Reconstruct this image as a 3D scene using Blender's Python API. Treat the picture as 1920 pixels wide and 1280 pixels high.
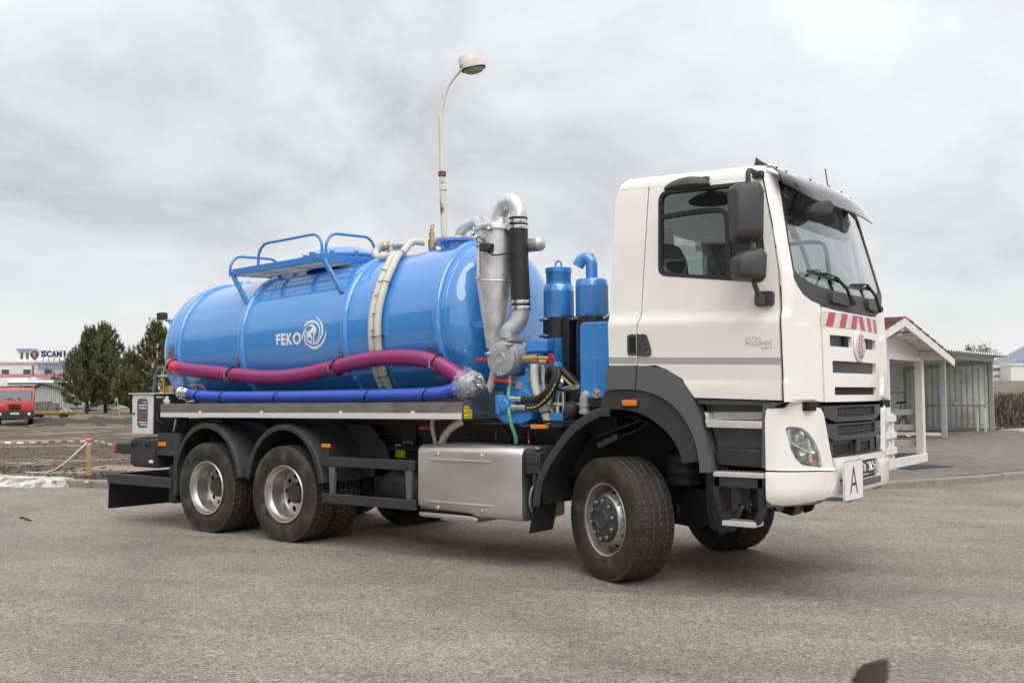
import bpy, bmesh, math, random
from math import sin, cos, pi, radians, sqrt, atan2, hypot
from mathutils import Vector, Matrix, noise as mnoise

for o in list(bpy.data.objects): bpy.data.objects.remove(o)
SC = bpy.context.scene
COL = SC.collection
random.seed(7)

# ------------------------------------------------------------------ camera
CAM = Vector((4.4772, -8.5636, 1.5643)); YAW, PITCH, ROLL = -0.64215, 0.0527, -0.00608
def cam_axes():
    f = Vector((sin(YAW)*cos(PITCH), cos(YAW)*cos(PITCH), sin(PITCH)))
    r = Vector((cos(YAW), -sin(YAW), 0)); u = r.cross(f)
    c, s = cos(ROLL), sin(ROLL)
    return c*r+s*u, -s*r+c*u, f
cr, cu, cf = cam_axes()
cd = bpy.data.cameras.new('camera'); cam = bpy.data.objects.new('camera', cd); COL.objects.link(cam)
cam.matrix_world = Matrix(((cr.x, cu.x, -cf.x, CAM.x), (cr.y, cu.y, -cf.y, CAM.y), (cr.z, cu.z, -cf.z, CAM.z), (0, 0, 0, 1)))
cd.sensor_width = 36; cd.lens = 1899.7/1920*36; cd.clip_start = 0.05; cd.clip_end = 6000
SC.camera = cam

# ------------------------------------------------------------------ world: overcast sky
SUN_EL, SUN_AZ = radians(52), radians(128)       # azimuth measured from +Y towards +X
wd = bpy.data.worlds.new('World'); SC.world = wd; wd.use_nodes = True
nt = wd.node_tree; nt.nodes.clear()
def N(t, nt_=None, **kw):
    n = (nt_ or nt).nodes.new(t)
    for k, v in kw.items():
        setattr(n, k, v)
    return n
L = nt.links.new
out = N('ShaderNodeOutputWorld')
sky = N('ShaderNodeTexSky'); sky.sky_type = 'NISHITA'; sky.sun_disc = False
sky.sun_elevation = SUN_EL; sky.sun_rotation = SUN_AZ
bg1 = N('ShaderNodeBackground'); bg1.inputs[1].default_value = 0.09; L(sky.outputs[0], bg1.inputs[0])
tc = N('ShaderNodeTexCoord'); sp = N('ShaderNodeSeparateXYZ'); L(tc.outputs['Generated'], sp.inputs[0])
zc = N('ShaderNodeMath', operation='MAXIMUM'); L(sp.outputs[2], zc.inputs[0]); zc.inputs[1].default_value = 0.0
za = N('ShaderNodeMath', operation='ADD'); L(zc.outputs[0], za.inputs[0]); za.inputs[1].default_value = 0.42
dx = N('ShaderNodeMath', operation='DIVIDE'); L(sp.outputs[0], dx.inputs[0]); L(za.outputs[0], dx.inputs[1])
dy = N('ShaderNodeMath', operation='DIVIDE'); L(sp.outputs[1], dy.inputs[0]); L(za.outputs[0], dy.inputs[1])
cb = N('ShaderNodeCombineXYZ'); L(dx.outputs[0], cb.inputs[0]); L(dy.outputs[0], cb.inputs[1]); cb.inputs[2].default_value = 3.7
n1 = N('ShaderNodeTexNoise'); n1.inputs['Scale'].default_value = 2.3; n1.inputs['Detail'].default_value = 9; n1.inputs['Roughness'].default_value = 0.58; n1.inputs['Distortion'].default_value = 0.25
L(cb.outputs[0], n1.inputs['Vector'])
rp = N('ShaderNodeValToRGB'); L(n1.outputs['Fac'], rp.inputs[0])
e = rp.color_ramp.elements; e[0].position = 0.33; e[0].color = (0.42, 0.425, 0.442, 1); e[1].position = 0.65; e[1].color = (0.655, 0.656, 0.664, 1)
m = rp.color_ramp.elements.new(0.50); m.color = (0.57, 0.572, 0.588, 1)
# towards the horizon the deck thins to an even pale white
hz = N('ShaderNodeMapRange'); hz.inputs[1].default_value = 0.0; hz.inputs[2].default_value = 0.15; hz.inputs[3].default_value = 0.85; hz.inputs[4].default_value = 0.0
L(zc.outputs[0], hz.inputs[0])
mx = N('ShaderNodeMixRGB'); L(hz.outputs[0], mx.inputs[0]); L(rp.outputs[0], mx.inputs[1]); mx.inputs[2].default_value = (0.82, 0.82, 0.81, 1)
bg2 = N('ShaderNodeBackground'); L(mx.outputs[0], bg2.inputs[0])
# an overcast sky grows brighter towards the zenith
zb = N('ShaderNodeMapRange'); zb.inputs[3].default_value = 0.90; zb.inputs[4].default_value = 1.9; L(zc.outputs[0], zb.inputs[0]); L(zb.outputs[0], bg2.inputs[1])
ms = N('ShaderNodeMixShader'); ms.inputs[0].default_value = 0.95; L(bg1.outputs[0], ms.inputs[1]); L(bg2.outputs[0], ms.inputs[2])
L(ms.outputs[0], out.inputs[0])

# ------------------------------------------------------------------ sun behind the cloud
sd = bpy.data.lights.new('sun', 'SUN'); sd.energy = 1.5; sd.angle = radians(50); sd.color = (1.0, 0.965, 0.92)
so = bpy.data.objects.new('sun', sd); COL.objects.link(so)
sdir = Vector((sin(SUN_AZ)*cos(SUN_EL), cos(SUN_AZ)*cos(SUN_EL), sin(SUN_EL)))
so.rotation_euler = sdir.to_track_quat('Z', 'Y').to_euler(); so.location = sdir*60

SC.view_settings.view_transform = 'Standard'; SC.view_settings.look = 'None'
SC.view_settings.exposure = 0.33; SC.view_settings.gamma = 1.0; SC.view_settings.use_curve_mapping = False
SC.render.engine = 'CYCLES'
SC.cycles.max_bounces = 8; SC.cycles.transparent_max_bounces = 24; SC.cycles.use_denoising = True

# ------------------------------------------------------------------ materials
MATS = {}
def mat(name, col, rough=0.5, metal=0.0, var=0.0, vscale=4.0, bump=0.0, bscale=60.0, coat=0.0, spec=0.5, alt=None, altpos=(0.5, 0.7), altscale=3.0, stretch=(1, 1, 1), rvar=0.0, attr=None, attrcol=None, rot=0.0):
    m_ = bpy.data.materials.new(name); m_.use_nodes = True
    t = m_.node_tree; b = t.nodes['Principled BSDF']; lk = t.links.new
    b.inputs['Roughness'].default_value = rough; b.inputs['Metallic'].default_value = metal
    b.inputs['Coat Weight'].default_value = coat; b.inputs['Coat Roughness'].default_value = 0.02; b.inputs['Coat IOR'].default_value = 1.75
    b.inputs['Specular IOR Level'].default_value = spec
    c4 = (*col, 1)
    b.inputs['Base Color'].default_value = c4
    co = N('ShaderNodeTexCoord', t); mp = N('ShaderNodeMapping', t); mp.inputs['Scale'].default_value = stretch
    if rot:
        m0_ = N('ShaderNodeMapping', t); m0_.inputs['Rotation'].default_value = (0, 0, rot); lk(co.outputs['Object'], m0_.inputs[0]); lk(m0_.outputs[0], mp.inputs[0])
    else: lk(co.outputs['Object'], mp.inputs[0])
    cur = None
    if var > 0:
        nn = N('ShaderNodeTexNoise', t); nn.inputs['Scale'].default_value = vscale; nn.inputs['Detail'].default_value = 6; nn.inputs['Roughness'].default_value = 0.6
        lk(mp.outputs[0], nn.inputs['Vector'])
        mr = N('ShaderNodeMapRange', t); mr.inputs[1].default_value = 0.28; mr.inputs[2].default_value = 0.72; mr.inputs[3].default_value = 1-var; mr.inputs[4].default_value = 1+var
        lk(nn.outputs['Fac'], mr.inputs[0])
        mm = N('ShaderNodeMixRGB', t, blend_type='MULTIPLY'); mm.inputs[0].default_value = 1; mm.inputs[1].default_value = c4; lk(mr.outputs[0], mm.inputs[2])
        cur = mm.outputs[0]
        if rvar > 0:
            r2 = N('ShaderNodeMapRange', t); r2.inputs[1].default_value = 0.3; r2.inputs[2].default_value = 0.7; r2.inputs[3].default_value = max(0.02, rough-rvar); r2.inputs[4].default_value = min(1, rough+rvar)
            lk(nn.outputs['Fac'], r2.inputs[0]); lk(r2.outputs[0], b.inputs['Roughness'])
    if alt is not None:
        n2 = N('ShaderNodeTexNoise', t); n2.inputs['Scale'].default_value = altscale; n2.inputs['Detail'].default_value = 8; n2.inputs['Roughness'].default_value = 0.65
        lk(mp.outputs[0], n2.inputs['Vector'])
        r3 = N('ShaderNodeMapRange', t); r3.inputs[1].default_value = altpos[0]; r3.inputs[2].default_value = altpos[1]
        lk(n2.outputs['Fac'], r3.inputs[0])
        m2 = N('ShaderNodeMixRGB', t); lk(r3.outputs[0], m2.inputs[0])
        if cur: lk(cur, m2.inputs[1])
        else: m2.inputs[1].default_value = c4
        m2.inputs[2].default_value = (*alt, 1); cur = m2.outputs[0]
    if attr:
        at_ = N('ShaderNodeAttribute', t); at_.attribute_name = attr
        m3 = N('ShaderNodeMixRGB', t); lk(at_.outputs['Fac'], m3.inputs[0])
        if cur: lk(cur, m3.inputs[1])
        else: m3.inputs[1].default_value = c4
        m3.inputs[2].default_value = (*attrcol, 1); cur = m3.outputs[0]
    if cur: lk(cur, b.inputs['Base Color'])
    if bump > 0:
        n4 = N('ShaderNodeTexNoise', t); n4.inputs['Scale'].default_value = bscale; n4.inputs['Detail'].default_value = 5
        lk(mp.outputs[0], n4.inputs['Vector'])
        bp = N('ShaderNodeBump', t); bp.inputs['Strength'].default_value = bump; bp.inputs['Distance'].default_value = 0.01
        lk(n4.outputs['Fac'], bp.inputs['Height']); lk(bp.outputs[0], b.inputs['Normal'])
    MATS[name] = m_
    return m_

def glassmat(name, tint=(0.75, 0.8, 0.78), refl=1.0, ior=1.5):
    m_ = bpy.data.materials.new(name); m_.use_nodes = True; t = m_.node_tree; t.nodes.clear(); lk = t.links.new
    o_ = N('ShaderNodeOutputMaterial', t); tr = N('ShaderNodeBsdfTransparent', t); gl = N('ShaderNodeBsdfGlossy', t)
    tr.inputs[0].default_value = (*tint, 1); gl.inputs['Roughness'].default_value = 0.0; gl.inputs[0].default_value = (1, 1, 1, 1)
    fr = N('ShaderNodeFresnel', t); ge = N('ShaderNodeNewGeometry', t); im = N('ShaderNodeMapRange', t)
    im.inputs[3].default_value = ior; im.inputs[4].default_value = 1/ior; lk(ge.outputs['Backfacing'], im.inputs[0]); lk(im.outputs[0], fr.inputs[0])
    mu = N('ShaderNodeMath', t, operation='MULTIPLY'); lk(fr.outputs[0], mu.inputs[0]); mu.inputs[1].default_value = refl
    cl = N('ShaderNodeMath', t, operation='MINIMUM'); lk(mu.outputs[0], cl.inputs[0]); cl.inputs[1].default_value = 1.0
    mi = N('ShaderNodeMixShader', t); lk(cl.outputs[0], mi.inputs[0]); lk(tr.outputs[0], mi.inputs[1]); lk(gl.outputs[0], mi.inputs[2])
    lk(mi.outputs[0], o_.inputs[0]); MATS[name] = m_
    return m_

mat('blue_paint', (0.038, 0.255, 0.66), 0.30, var=0.035, vscale=1.2, coat=1.0, bump=0.008, bscale=7)
mat('blue_metal', (0.042, 0.225, 0.60), 0.34, var=0.06, vscale=9, coat=0.35)
mat('pump_blue', (0.045, 0.245, 0.62), 0.42, var=0.12, vscale=14, bump=0.05, bscale=60)
mat('white_paint', (0.87, 0.856, 0.795), 0.30, var=0.035, vscale=2.4, coat=0.55, stretch=(1, 1, 0.35))
mat('fender_grey', (0.105, 0.107, 0.115), 0.55, var=0.06, vscale=20, bump=0.15, bscale=400)
mat('plastic_black', (0.026, 0.026, 0.028), 0.5, var=0.15, vscale=6, bump=0.12, bscale=350, alt=(0.055, 0.05, 0.045), altpos=(0.5, 0.8))
mat('mudguard_black', (0.033, 0.033, 0.036), 0.52, var=0.15, vscale=5, bump=0.15, bscale=300, alt=(0.075, 0.068, 0.06), altpos=(0.52, 0.8))
mat('well_black', (0.013, 0.013, 0.013), 0.85, var=0.3, vscale=5, alt=(0.16, 0.14, 0.115), altpos=(0.62, 0.72), altscale=38)
mat('frame_black', (0.018, 0.018, 0.020), 0.42, var=0.15, vscale=8, alt=(0.045, 0.042, 0.04), altpos=(0.55, 0.8))
mat('steel_black', (0.035, 0.037, 0.042), 0.38, var=0.12, vscale=10)
mat('mirror_black', (0.050, 0.049, 0.052), 0.48, var=0.05, bump=0.15, bscale=500)
mat('rubber_seal', (0.02, 0.018, 0.018), 0.55)
mat('grille_dark', (0.05, 0.05, 0.053), 0.5, var=0.08, vscale=10)
mat('void_black', (0.006, 0.006, 0.006), 0.8)
mat('stainless', (0.62, 0.60, 0.565), 0.40, 0.9, var=0.16, vscale=2.2, rvar=0.10, stretch=(0.4, 1, 1.6), bump=0.03, bscale=60)
mat('tray_steel', (0.40, 0.385, 0.355), 0.42, 1.0, var=0.13, vscale=4, rvar=0.08, stretch=(1, 1, 2), bump=0.03, bscale=30)
mat('alu_strip', (0.74, 0.73, 0.72), 0.5, 0.25, var=0.03)
mat('alu_step', (0.66, 0.66, 0.64), 0.42, 0.35, var=0.08, vscale=12, bump=0.05, bscale=80)
mat('galvanised', (0.70, 0.71, 0.72), 0.40, 0.72, var=0.22, vscale=10, rvar=0.12, stretch=(1, 1, 0.6), bump=0.08, bscale=24)
mat('cast_silver', (0.47, 0.48, 0.49), 0.42, 0.55, var=0.08, vscale=8, bump=0.05, bscale=60)
mat('chrome', (0.72, 0.72, 0.70), 0.18, 1.0)
mat('zinc', (0.62, 0.62, 0.60), 0.32, 1.0, var=0.1, vscale=20)
mat('brass', (0.50, 0.36, 0.15), 0.38, 0.9, var=0.15, vscale=25)
mat('rim_silver', (0.50, 0.49, 0.465), 0.33, 0.85, var=0.08, vscale=8)
mat('lamp_silver', (0.80, 0.81, 0.82), 0.25, 0.45)
mat('teal_pipe', (0.075, 0.15, 0.19), 0.4)
mat('hub_grey', (0.045, 0.046, 0.049), 0.5, var=0.1)
mat('tyre_rubber', (0.019, 0.0185, 0.018), 0.66, var=0.25, vscale=5, alt=(0.042, 0.038, 0.032), altpos=(0.50, 0.85), altscale=7, bump=0.1, bscale=120, attr='dust', attrcol=(0.17, 0.148, 0.115))
mat('hose_magenta', (0.255, 0.013, 0.135), 0.33, var=0.08, vscale=5, coat=0.3)
mat('hose_red', (0.60, 0.02, 0.055), 0.35, coat=0.3)
mat('hose_blue', (0.030, 0.088, 0.50), 0.35, var=0.08, vscale=5, coat=0.3)
mat('hose_white', (0.60, 0.585, 0.525), 0.45, var=0.08, vscale=8)
mat('hose_black', (0.016, 0.016, 0.016), 0.5, var=0.2, vscale=20)
mat('hose_green', (0.09, 0.33, 0.22), 0.3)
mat('yellow_mark', (0.68, 0.52, 0.03), 0.5)
mat('sticker_yellow', (0.78, 0.55, 0.02), 0.45, var=0.05)
mat('red_plastic', (0.55, 0.02, 0.03), 0.38)
mat('amber', (0.75, 0.22, 0.01), 0.25, coat=0.6)
mat('red_lens', (0.50, 0.012, 0.025), 0.2, coat=0.6)
mat('board_red', (0.52, 0.075, 0.08), 0.4)
mat('board_white', (0.66, 0.66, 0.66), 0.4)
mat('print_white', (0.80, 0.80, 0.80), 0.4)
mat('print_black', (0.03, 0.03, 0.03), 0.5)
mat('print_grey', (0.47, 0.48, 0.49), 0.35, 0.3)
mat('door_print', (0.56, 0.56, 0.54), 0.35)
mat('emblem_red', (0.36, 0.012, 0.03), 0.3, coat=0.5)
mat('brown_bracket', (0.20, 0.16, 0.12), 0.5, 0.4, var=0.12, vscale=20)
mat('cabinet_white', (0.66, 0.67, 0.66), 0.4, var=0.04)
mat('seat_cloth', (0.07, 0.07, 0.075), 0.8)
mat('interior_grey', (0.14, 0.145, 0.14), 0.7)
mat('tie_black', (0.012, 0.012, 0.012), 0.5)
glassmat('cab_glass', (0.70, 0.76, 0.74), 1.9, 1.5)
glassmat('screen_glass', (0.80, 0.845, 0.825), 1.45, 1.5)
glassmat('lens_glass', (0.93, 0.94, 0.94), 0.8, 1.45)
glassmat('visor_acrylic', (0.28, 0.275, 0.275), 1.5, 1.5)
def filmmat(name, dif):
    m_ = glassmat(name, (0.95, 0.96, 0.97), 0.9, 1.45); t = m_.node_tree; o_ = next(n for n in t.nodes if n.type == 'OUTPUT_MATERIAL'); src = o_.inputs[0].links[0].from_socket
    d_ = N('ShaderNodeBsdfDiffuse', t); d_.inputs[0].default_value = (0.82, 0.83, 0.84, 1); mi = N('ShaderNodeMixShader', t); mi.inputs[0].default_value = dif; t.links.new(src, mi.inputs[1]); t.links.new(d_.outputs[0], mi.inputs[2]); t.links.new(mi.outputs[0], o_.inputs[0])
filmmat('film', 0.16); filmmat('seat_film', 0.55)

# ------------------------------------------------------------------ builders
def link(name, me, m_, parent=None, smooth=38, bevel=0.0, label=None, kind=None, seg=2):
    o = bpy.data.objects.new(name, me); COL.objects.link(o)
    if m_:
        for q in ([m_] if isinstance(m_, str) else m_): me.materials.append(MATS[q])
    if smooth:
        me.shade_smooth(); me.set_sharp_from_angle(angle=radians(smooth))
    if bevel:
        b = o.modifiers.new('bevel', 'BEVEL'); b.width = bevel; b.segments = seg; b.limit_method = 'ANGLE'; b.angle_limit = radians(40)
        b.harden_normals = False
    if parent is not None:
        par(o, parent)
    if label: o['label'] = label
    if kind: o['kind'] = kind
    return o
def par(o, parent):
    o.parent = parent
    o.matrix_parent_inverse = wmat(parent).inverted()
def wmat(o):
    mt = Matrix.LocRotScale(o.location, o.rotation_euler, o.scale)
    if o.parent: return wmat(o.parent) @ o.matrix_parent_inverse @ mt
    return mt
def thing(name, label, cat, loc=(0, 0, 0), group=None, rotz=0):
    o = bpy.data.objects.new(name, None); COL.objects.link(o); o.empty_display_size = 0.2
    o.location = loc; o.rotation_euler = (0, 0, rotz)
    o['label'] = label; o['category'] = cat
    if group: o['group'] = group
    return o
def tag(o, label, cat, group=None):
    o['label'] = label; o['category'] = cat
    if group: o['group'] = group
    return o
def structure(o):
    o['kind'] = 'structure'; return o

class G:
    """collects shapes, links them as one mesh object"""
    def __init__(s): s.v = []; s.f = []; s.mi = []; s.m = 0
    def add(s, v, f, flip=False):
        b = len(s.v); s.v += [tuple(p) for p in v]
        for q in f:
            q = [b+i for i in q]
            if flip: q.reverse()
            s.f.append(q); s.mi.append(s.m)
        return s
    def box(s, x0, x1, y0, y1, z0, z1):
        v = [(x0, y0, z0), (x1, y0, z0), (x1, y1, z0), (x0, y1, z0), (x0, y0, z1), (x1, y0, z1), (x1, y1, z1), (x0, y1, z1)]
        return s.add(v, [(3, 2, 1, 0), (4, 5, 6, 7), (0, 1, 5, 4), (1, 2, 6, 5), (2, 3, 7, 6), (3, 0, 4, 7)])
    def obox(s, c, ax, ay, az, hx, hy, hz):
        c = Vector(c); ax = Vector(ax).normalized()*hx; ay = Vector(ay).normalized()*hy; az = Vector(az).normalized()*hz
        v = [c-ax-ay-az, c+ax-ay-az, c+ax+ay-az, c-ax+ay-az, c-ax-ay+az, c+ax-ay+az, c+ax+ay+az, c-ax+ay+az]
        fl = ax.cross(ay).dot(az) < 0
        return s.add(v, [(3, 2, 1, 0), (4, 5, 6, 7), (0, 1, 5, 4), (1, 2, 6, 5), (2, 3, 7, 6), (3, 0, 4, 7)], fl)
    def beam(s, a, b, wv, h, up=(0, 0, 1)):
        a = Vector(a); b = Vector(b); d = (b-a); ln = d.length; d.normalize(); u = Vector(up)
        sd_ = d.cross(u)
        if sd_.length < 1e-4: sd_ = d.cross(Vector((1, 0, 0)))
        sd_.normalize(); u = sd_.cross(d)
        return s.obox((a+b)/2, d, sd_, u, ln/2, wv/2, h/2)
    def rings(s, R, cap0=True, cap1=True, closed=True, loop=False):
        n = len(R[0]); v = [p for r in R for p in r]; f = []
        K = len(R)
        for i in range(K if loop else K-1):
            i2 = (i+1) % K
            for j in range(n if closed else n-1):
                k = (j+1) % n
                f.append((i*n+j, i*n+k, i2*n+k, i2*n+j))
        if cap0 and not loop: f.append(tuple(reversed(range(n))))
        if cap1 and not loop: f.append(tuple(range((K-1)*n, K*n)))
        return s.add(v, f)
    def lathe(s, prof, o=(0, 0, 0), axis=(0, 0, 1), seg=32, cap0=True, cap1=True):
        o = Vector(o); a = Vector(axis).normalized()
        t = Vector((1, 0, 0)) if abs(a.x) < 0.9 else Vector((0, 1, 0))
        u = a.cross(t).normalized(); w_ = a.cross(u)
        R = []
        for r, h in prof:
            r = max(r, 1e-5)
            R.append([o+a*h+(u*cos(2*pi*k/seg)+w_*sin(2*pi*k/seg))*r for k in range(seg)])
        return s.rings(R, cap0, cap1)
    def cyl(s, a, b, r, seg=20, r2=None):
        a = Vector(a); b = Vector(b); d = b-a
        return s.lathe([(r, 0), (r if r2 is None else r2, d.length)], a, d, seg)
    def tube(s, P, r, seg=12, caps=True, loop=False, rfun=None):
        P = [Vector(p) for p in P]; n = len(P)
        T = []
        for i in range(n):
            if loop: t = P[(i+1) % n]-P[i-1]
            else: t = P[min(i+1, n-1)]-P[max(i-1, 0)]
            T.append(t.normalized())
        u = T[0].orthogonal().normalized(); R = []
        for i in range(n):
            u = (u-T[i]*u.dot(T[i]));
            if u.length < 1e-6: u = T[i].orthogonal()
            u.normalize(); w_ = T[i].cross(u)
            rr = rfun(i/(n-1), i) if rfun else r
            R.append([P[i]+(u*cos(2*pi*k/seg)+w_*sin(2*pi*k/seg))*rr for k in range(seg)])
        return s.rings(R, caps, caps, True, loop)
    def prism(s, poly, y0, y1, plane='xz', off=(0, 0, 0)):
        """extrude a 2D outline; plane xz -> along y, yz -> along x, xy -> along z"""
        n = len(poly)
        def P(q, d):
            if plane == 'xz': return (q[0]+off[0], d+off[1], q[1]+off[2])
            if plane == 'yz': return (d+off[0], q[0]+off[1], q[1]+off[2])
            return (q[0]+off[0], q[1]+off[1], d+off[2])
        v = [P(q, y0) for q in poly]+[P(q, y1) for q in poly]
        f = [tuple(range(n)), tuple(reversed(range(n, 2*n)))]
        for i in range(n):
            k = (i+1) % n; f.append((i, n+i, n+k, k))
        return s.add(v, f)
    def strip(s, A, B):
        n = len(A); return s.add(list(A)+list(B), [(i, i+1, n+i+1, n+i) for i in range(n-1)])
    def ball(s, c, r, seg=16, sc=(1, 1, 1)):
        K = max(5, seg//2); R = []
        for i in range(K+1):
            th = -pi/2+pi*i/K
            R.append([(c[0]+sc[0]*max(1e-5, r*cos(th))*cos(2*pi*k/seg), c[1]+sc[1]*max(1e-5, r*cos(th))*sin(2*pi*k/seg), c[2]+sc[2]*r*sin(th)) for k in range(seg)])
        return s.rings(R)
    def mesh(s, name, fix=True):
        me = bpy.data.meshes.new(name); me.from_pydata(s.v, [], s.f)
        me.polygons.foreach_set('material_index', s.mi)
        if fix:
            bm = bmesh.new(); bm.from_mesh(me)
            bmesh.ops.remove_doubles(bm, verts=bm.verts, dist=1e-5)
            bmesh.ops.recalc_face_normals(bm, faces=bm.faces)
            bm.to_mesh(me); bm.free()
        me.update(); return me
    def obj(s, name, m_, parent=None, fix=True, **kw):
        return link(name, s.mesh(name, fix), m_, parent, **kw)

def smoothpath(P, n=8, loop=False):
    """Catmull-Rom through the points"""
    P = [Vector(p) for p in P]; out_ = []; K = len(P)
    rng = range(K) if loop else range(K-1)
    for i in rng:
        if loop: p0, p1, p2, p3 = P[i-1], P[i], P[(i+1) % K], P[(i+2) % K]
        else: p0, p1, p2, p3 = P[max(i-1, 0)], P[i], P[i+1], P[min(i+2, K-1)]
        for k in range(n):
            t = k/n
            out_.append(0.5*((2*p1)+(-p0+p2)*t+(2*p0-5*p1+4*p2-p3)*t*t+(-p0+3*p1-3*p2+p3)*t**3))
    if not loop: out_.append(P[-1])
    return out_
def resample(P, step):
    out_ = [P[0]]; acc = 0
    for a, b in zip(P, P[1:]):
        d = (b-a).length; t = step-acc
        while t <= d:
            out_.append(a+(b-a)*(t/d)); t += step
        acc = d-(t-step)
    return out_
def roundpoly(P, r, n=5):
    """2D polygon with rounded corners; r number or list"""
    out_ = []; K = len(P)
    for i in range(K):
        a = Vector(P[i-1]).to_2d() if len(P[i-1]) > 2 else Vector(P[i-1]); b = Vector(P[i]); c = Vector(P[(i+1) % K])
        ri = r[i] if isinstance(r, (list, tuple)) else r
        if ri <= 0: out_.append(tuple(b)); continue
        d1 = (a-b); d2 = (c-b); l1, l2 = d1.length, d2.length; d1.normalize(); d2.normalize()
        ang = d1.angle(d2); cut = min(ri/max(1e-3, math.tan(ang/2)), l1*0.49, l2*0.49)
        p, q = b+d1*cut, b+d2*cut
        for k in range(n+1):
            t = k/n; out_.append(tuple((1-t)**2*p+2*t*(1-t)*b+t*t*q))
    return out_
def rrect(x0, x1, z0, z1, r, n=4): return roundpoly([(x0, z0), (x1, z0), (x1, z1), (x0, z1)], r, n)

def patch(polys, mapf, d0, d1, step=0.08, extra_v=(), extra_u=()):
    """polys: outline + holes in (u, v); slab between depths d0 and d1, bent onto a surface by mapf(u, v, d)"""
    bm = bmesh.new(); ed = []
    for poly in polys:
        vs = [bm.verts.new((p[0], p[1], d1)) for p in poly]
        ed += [bm.edges.new((vs[i], vs[(i+1) % len(vs)])) for i in range(len(vs))]
    bmesh.ops.triangle_fill(bm, edges=ed, use_beauty=True, use_dissolve=False, normal=(0, 0, 1))
    if len(polys) == 1 and not bm.faces: bm.faces.new(bm.verts)
    us = [v.co.x for v in bm.verts]; vs_ = [v.co.y for v in bm.verts]
    if step:
        def cuts(lo, hi, ex):
            n = int((hi-lo)/step); return [lo+(hi-lo)*(i+0.5)/max(1, n) for i in range(n)]+[q for q in ex if lo < q < hi]
        for c in cuts(min(us), max(us), extra_u):
            bmesh.ops.bisect_plane(bm, geom=bm.verts[:]+bm.edges[:]+bm.faces[:], plane_co=(c, 0, 0), plane_no=(1, 0, 0))
        for c in cuts(min(vs_), max(vs_), extra_v):
            bmesh.ops.bisect_plane(bm, geom=bm.verts[:]+bm.edges[:]+bm.faces[:], plane_co=(0, c, 0), plane_no=(0, 1, 0))
    if abs(d1-d0) > 1e-6:
        r = bmesh.ops.extrude_face_region(bm, geom=bm.faces[:])
        for el in r['geom']:
            if isinstance(el, bmesh.types.BMVert): el.co.z = d0
    for v in bm.verts: v.co = mapf(v.co.x, v.co.y, v.co.z)
    bmesh.ops.recalc_face_normals(bm, faces=bm.faces)
    me = bpy.data.meshes.new('patch'); bm.to_mesh(me); bm.free()
    return me
def pobj(name, polys, mapf, d0, d1, m_, parent=None, step=0.08, smooth=30, bevel=0, extra_v=(), **kw):
    return link(name, patch(polys, mapf, d0, d1, step, extra_v), m_, parent, smooth=smooth, bevel=bevel, **kw)
def mirror(o, parent=None, label=None):
    """the same part on the truck's other side"""
    me = o.data.copy()
    for v in me.vertices: v.co.y = -v.co.y
    me.flip_normals()
    c = bpy.data.objects.new(o.name.split('.')[0], me); COL.objects.link(c)
    for md in o.modifiers:
        b = c.modifiers.new('bevel', 'BEVEL'); b.width = md.width; b.segments = md.segments; b.limit_method = 'ANGLE'; b.angle_limit = md.angle_limit
    par(c, parent or o.parent)
    return c
def textmesh(s, bold=0.0, align='LEFT', spacing=1.0):
    cu_ = bpy.data.curves.new('lettering', 'FONT'); cu_.body = s; cu_.size = 1.0; cu_.offset = bold; cu_.align_x = align; cu_.space_character = spacing; cu_.resolution_u = 3
    ob = bpy.data.objects.new('lettering', cu_); COL.objects.link(ob)
    dg = bpy.context.evaluated_depsgraph_get(); dg.update()
    me = bpy.data.meshes.new_from_object(ob.evaluated_get(dg)); bpy.data.objects.remove(ob); bpy.data.curves.remove(cu_)
    return me
def lettering(name, s, box, mapf, m_, parent, d0=0.002, d1=0.005, bold=0.0, spacing=1.0, step=0.06, label=None):
    """text stretched to fill box (u0, u1, v0, v1) and bent onto a surface"""
    me = textmesh(s, bold, spacing=spacing)
    bm = bmesh.new(); bm.from_mesh(me); bpy.data.meshes.remove(me)
    x0 = min(v.co.x for v in bm.verts); x1 = max(v.co.x for v in bm.verts); y0 = min(v.co.y for v in bm.verts); y1 = max(v.co.y for v in bm.verts)
    for v in bm.verts:
        v.co = Vector((box[0]+(v.co.x-x0)/(x1-x0)*(box[1]-box[0]), box[2]+(v.co.y-y0)/(y1-y0)*(box[3]-box[2]), d1))
    bmesh.ops.remove_doubles(bm, verts=bm.verts, dist=1e-6)
    for k in range(1, int(abs(box[3]-box[2])/step)+1):
        bmesh.ops.bisect_plane(bm, geom=bm.verts[:]+bm.edges[:]+bm.faces[:], plane_co=(0, min(box[2], box[3])+k*step, 0), plane_no=(0, 1, 0))
    for k in range(1, int(abs(box[1]-box[0])/step)+1):
        bmesh.ops.bisect_plane(bm, geom=bm.verts[:]+bm.edges[:]+bm.faces[:], plane_co=(min(box[0], box[1])+k*step, 0, 0), plane_no=(1, 0, 0))
    r = bmesh.ops.extrude_face_region(bm, geom=bm.faces[:])
    for el in r['geom']:
        if isinstance(el, bmesh.types.BMVert): el.co.z = d0
    for v in bm.verts: v.co = mapf(v.co.x, v.co.y, v.co.z)
    bmesh.ops.recalc_face_normals(bm, faces=bm.faces)
    m2 = bpy.data.meshes.new('lettering'); bm.to_mesh(m2); bm.free()
    return link(name, m2, m_, parent, smooth=20, label=label)
def lerp(x, xs, ys):
    if x <= xs[0]: return ys[0]
    for a, b, c, d in zip(xs, xs[1:], ys, ys[1:]):
        if x <= b: return c+(d-c)*(x-a)/(b-a)
    return ys[-1]
def smst(a, b, x):
    t = max(0, min(1, (x-a)/(b-a))); return t*t*(3-2*t)
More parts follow.
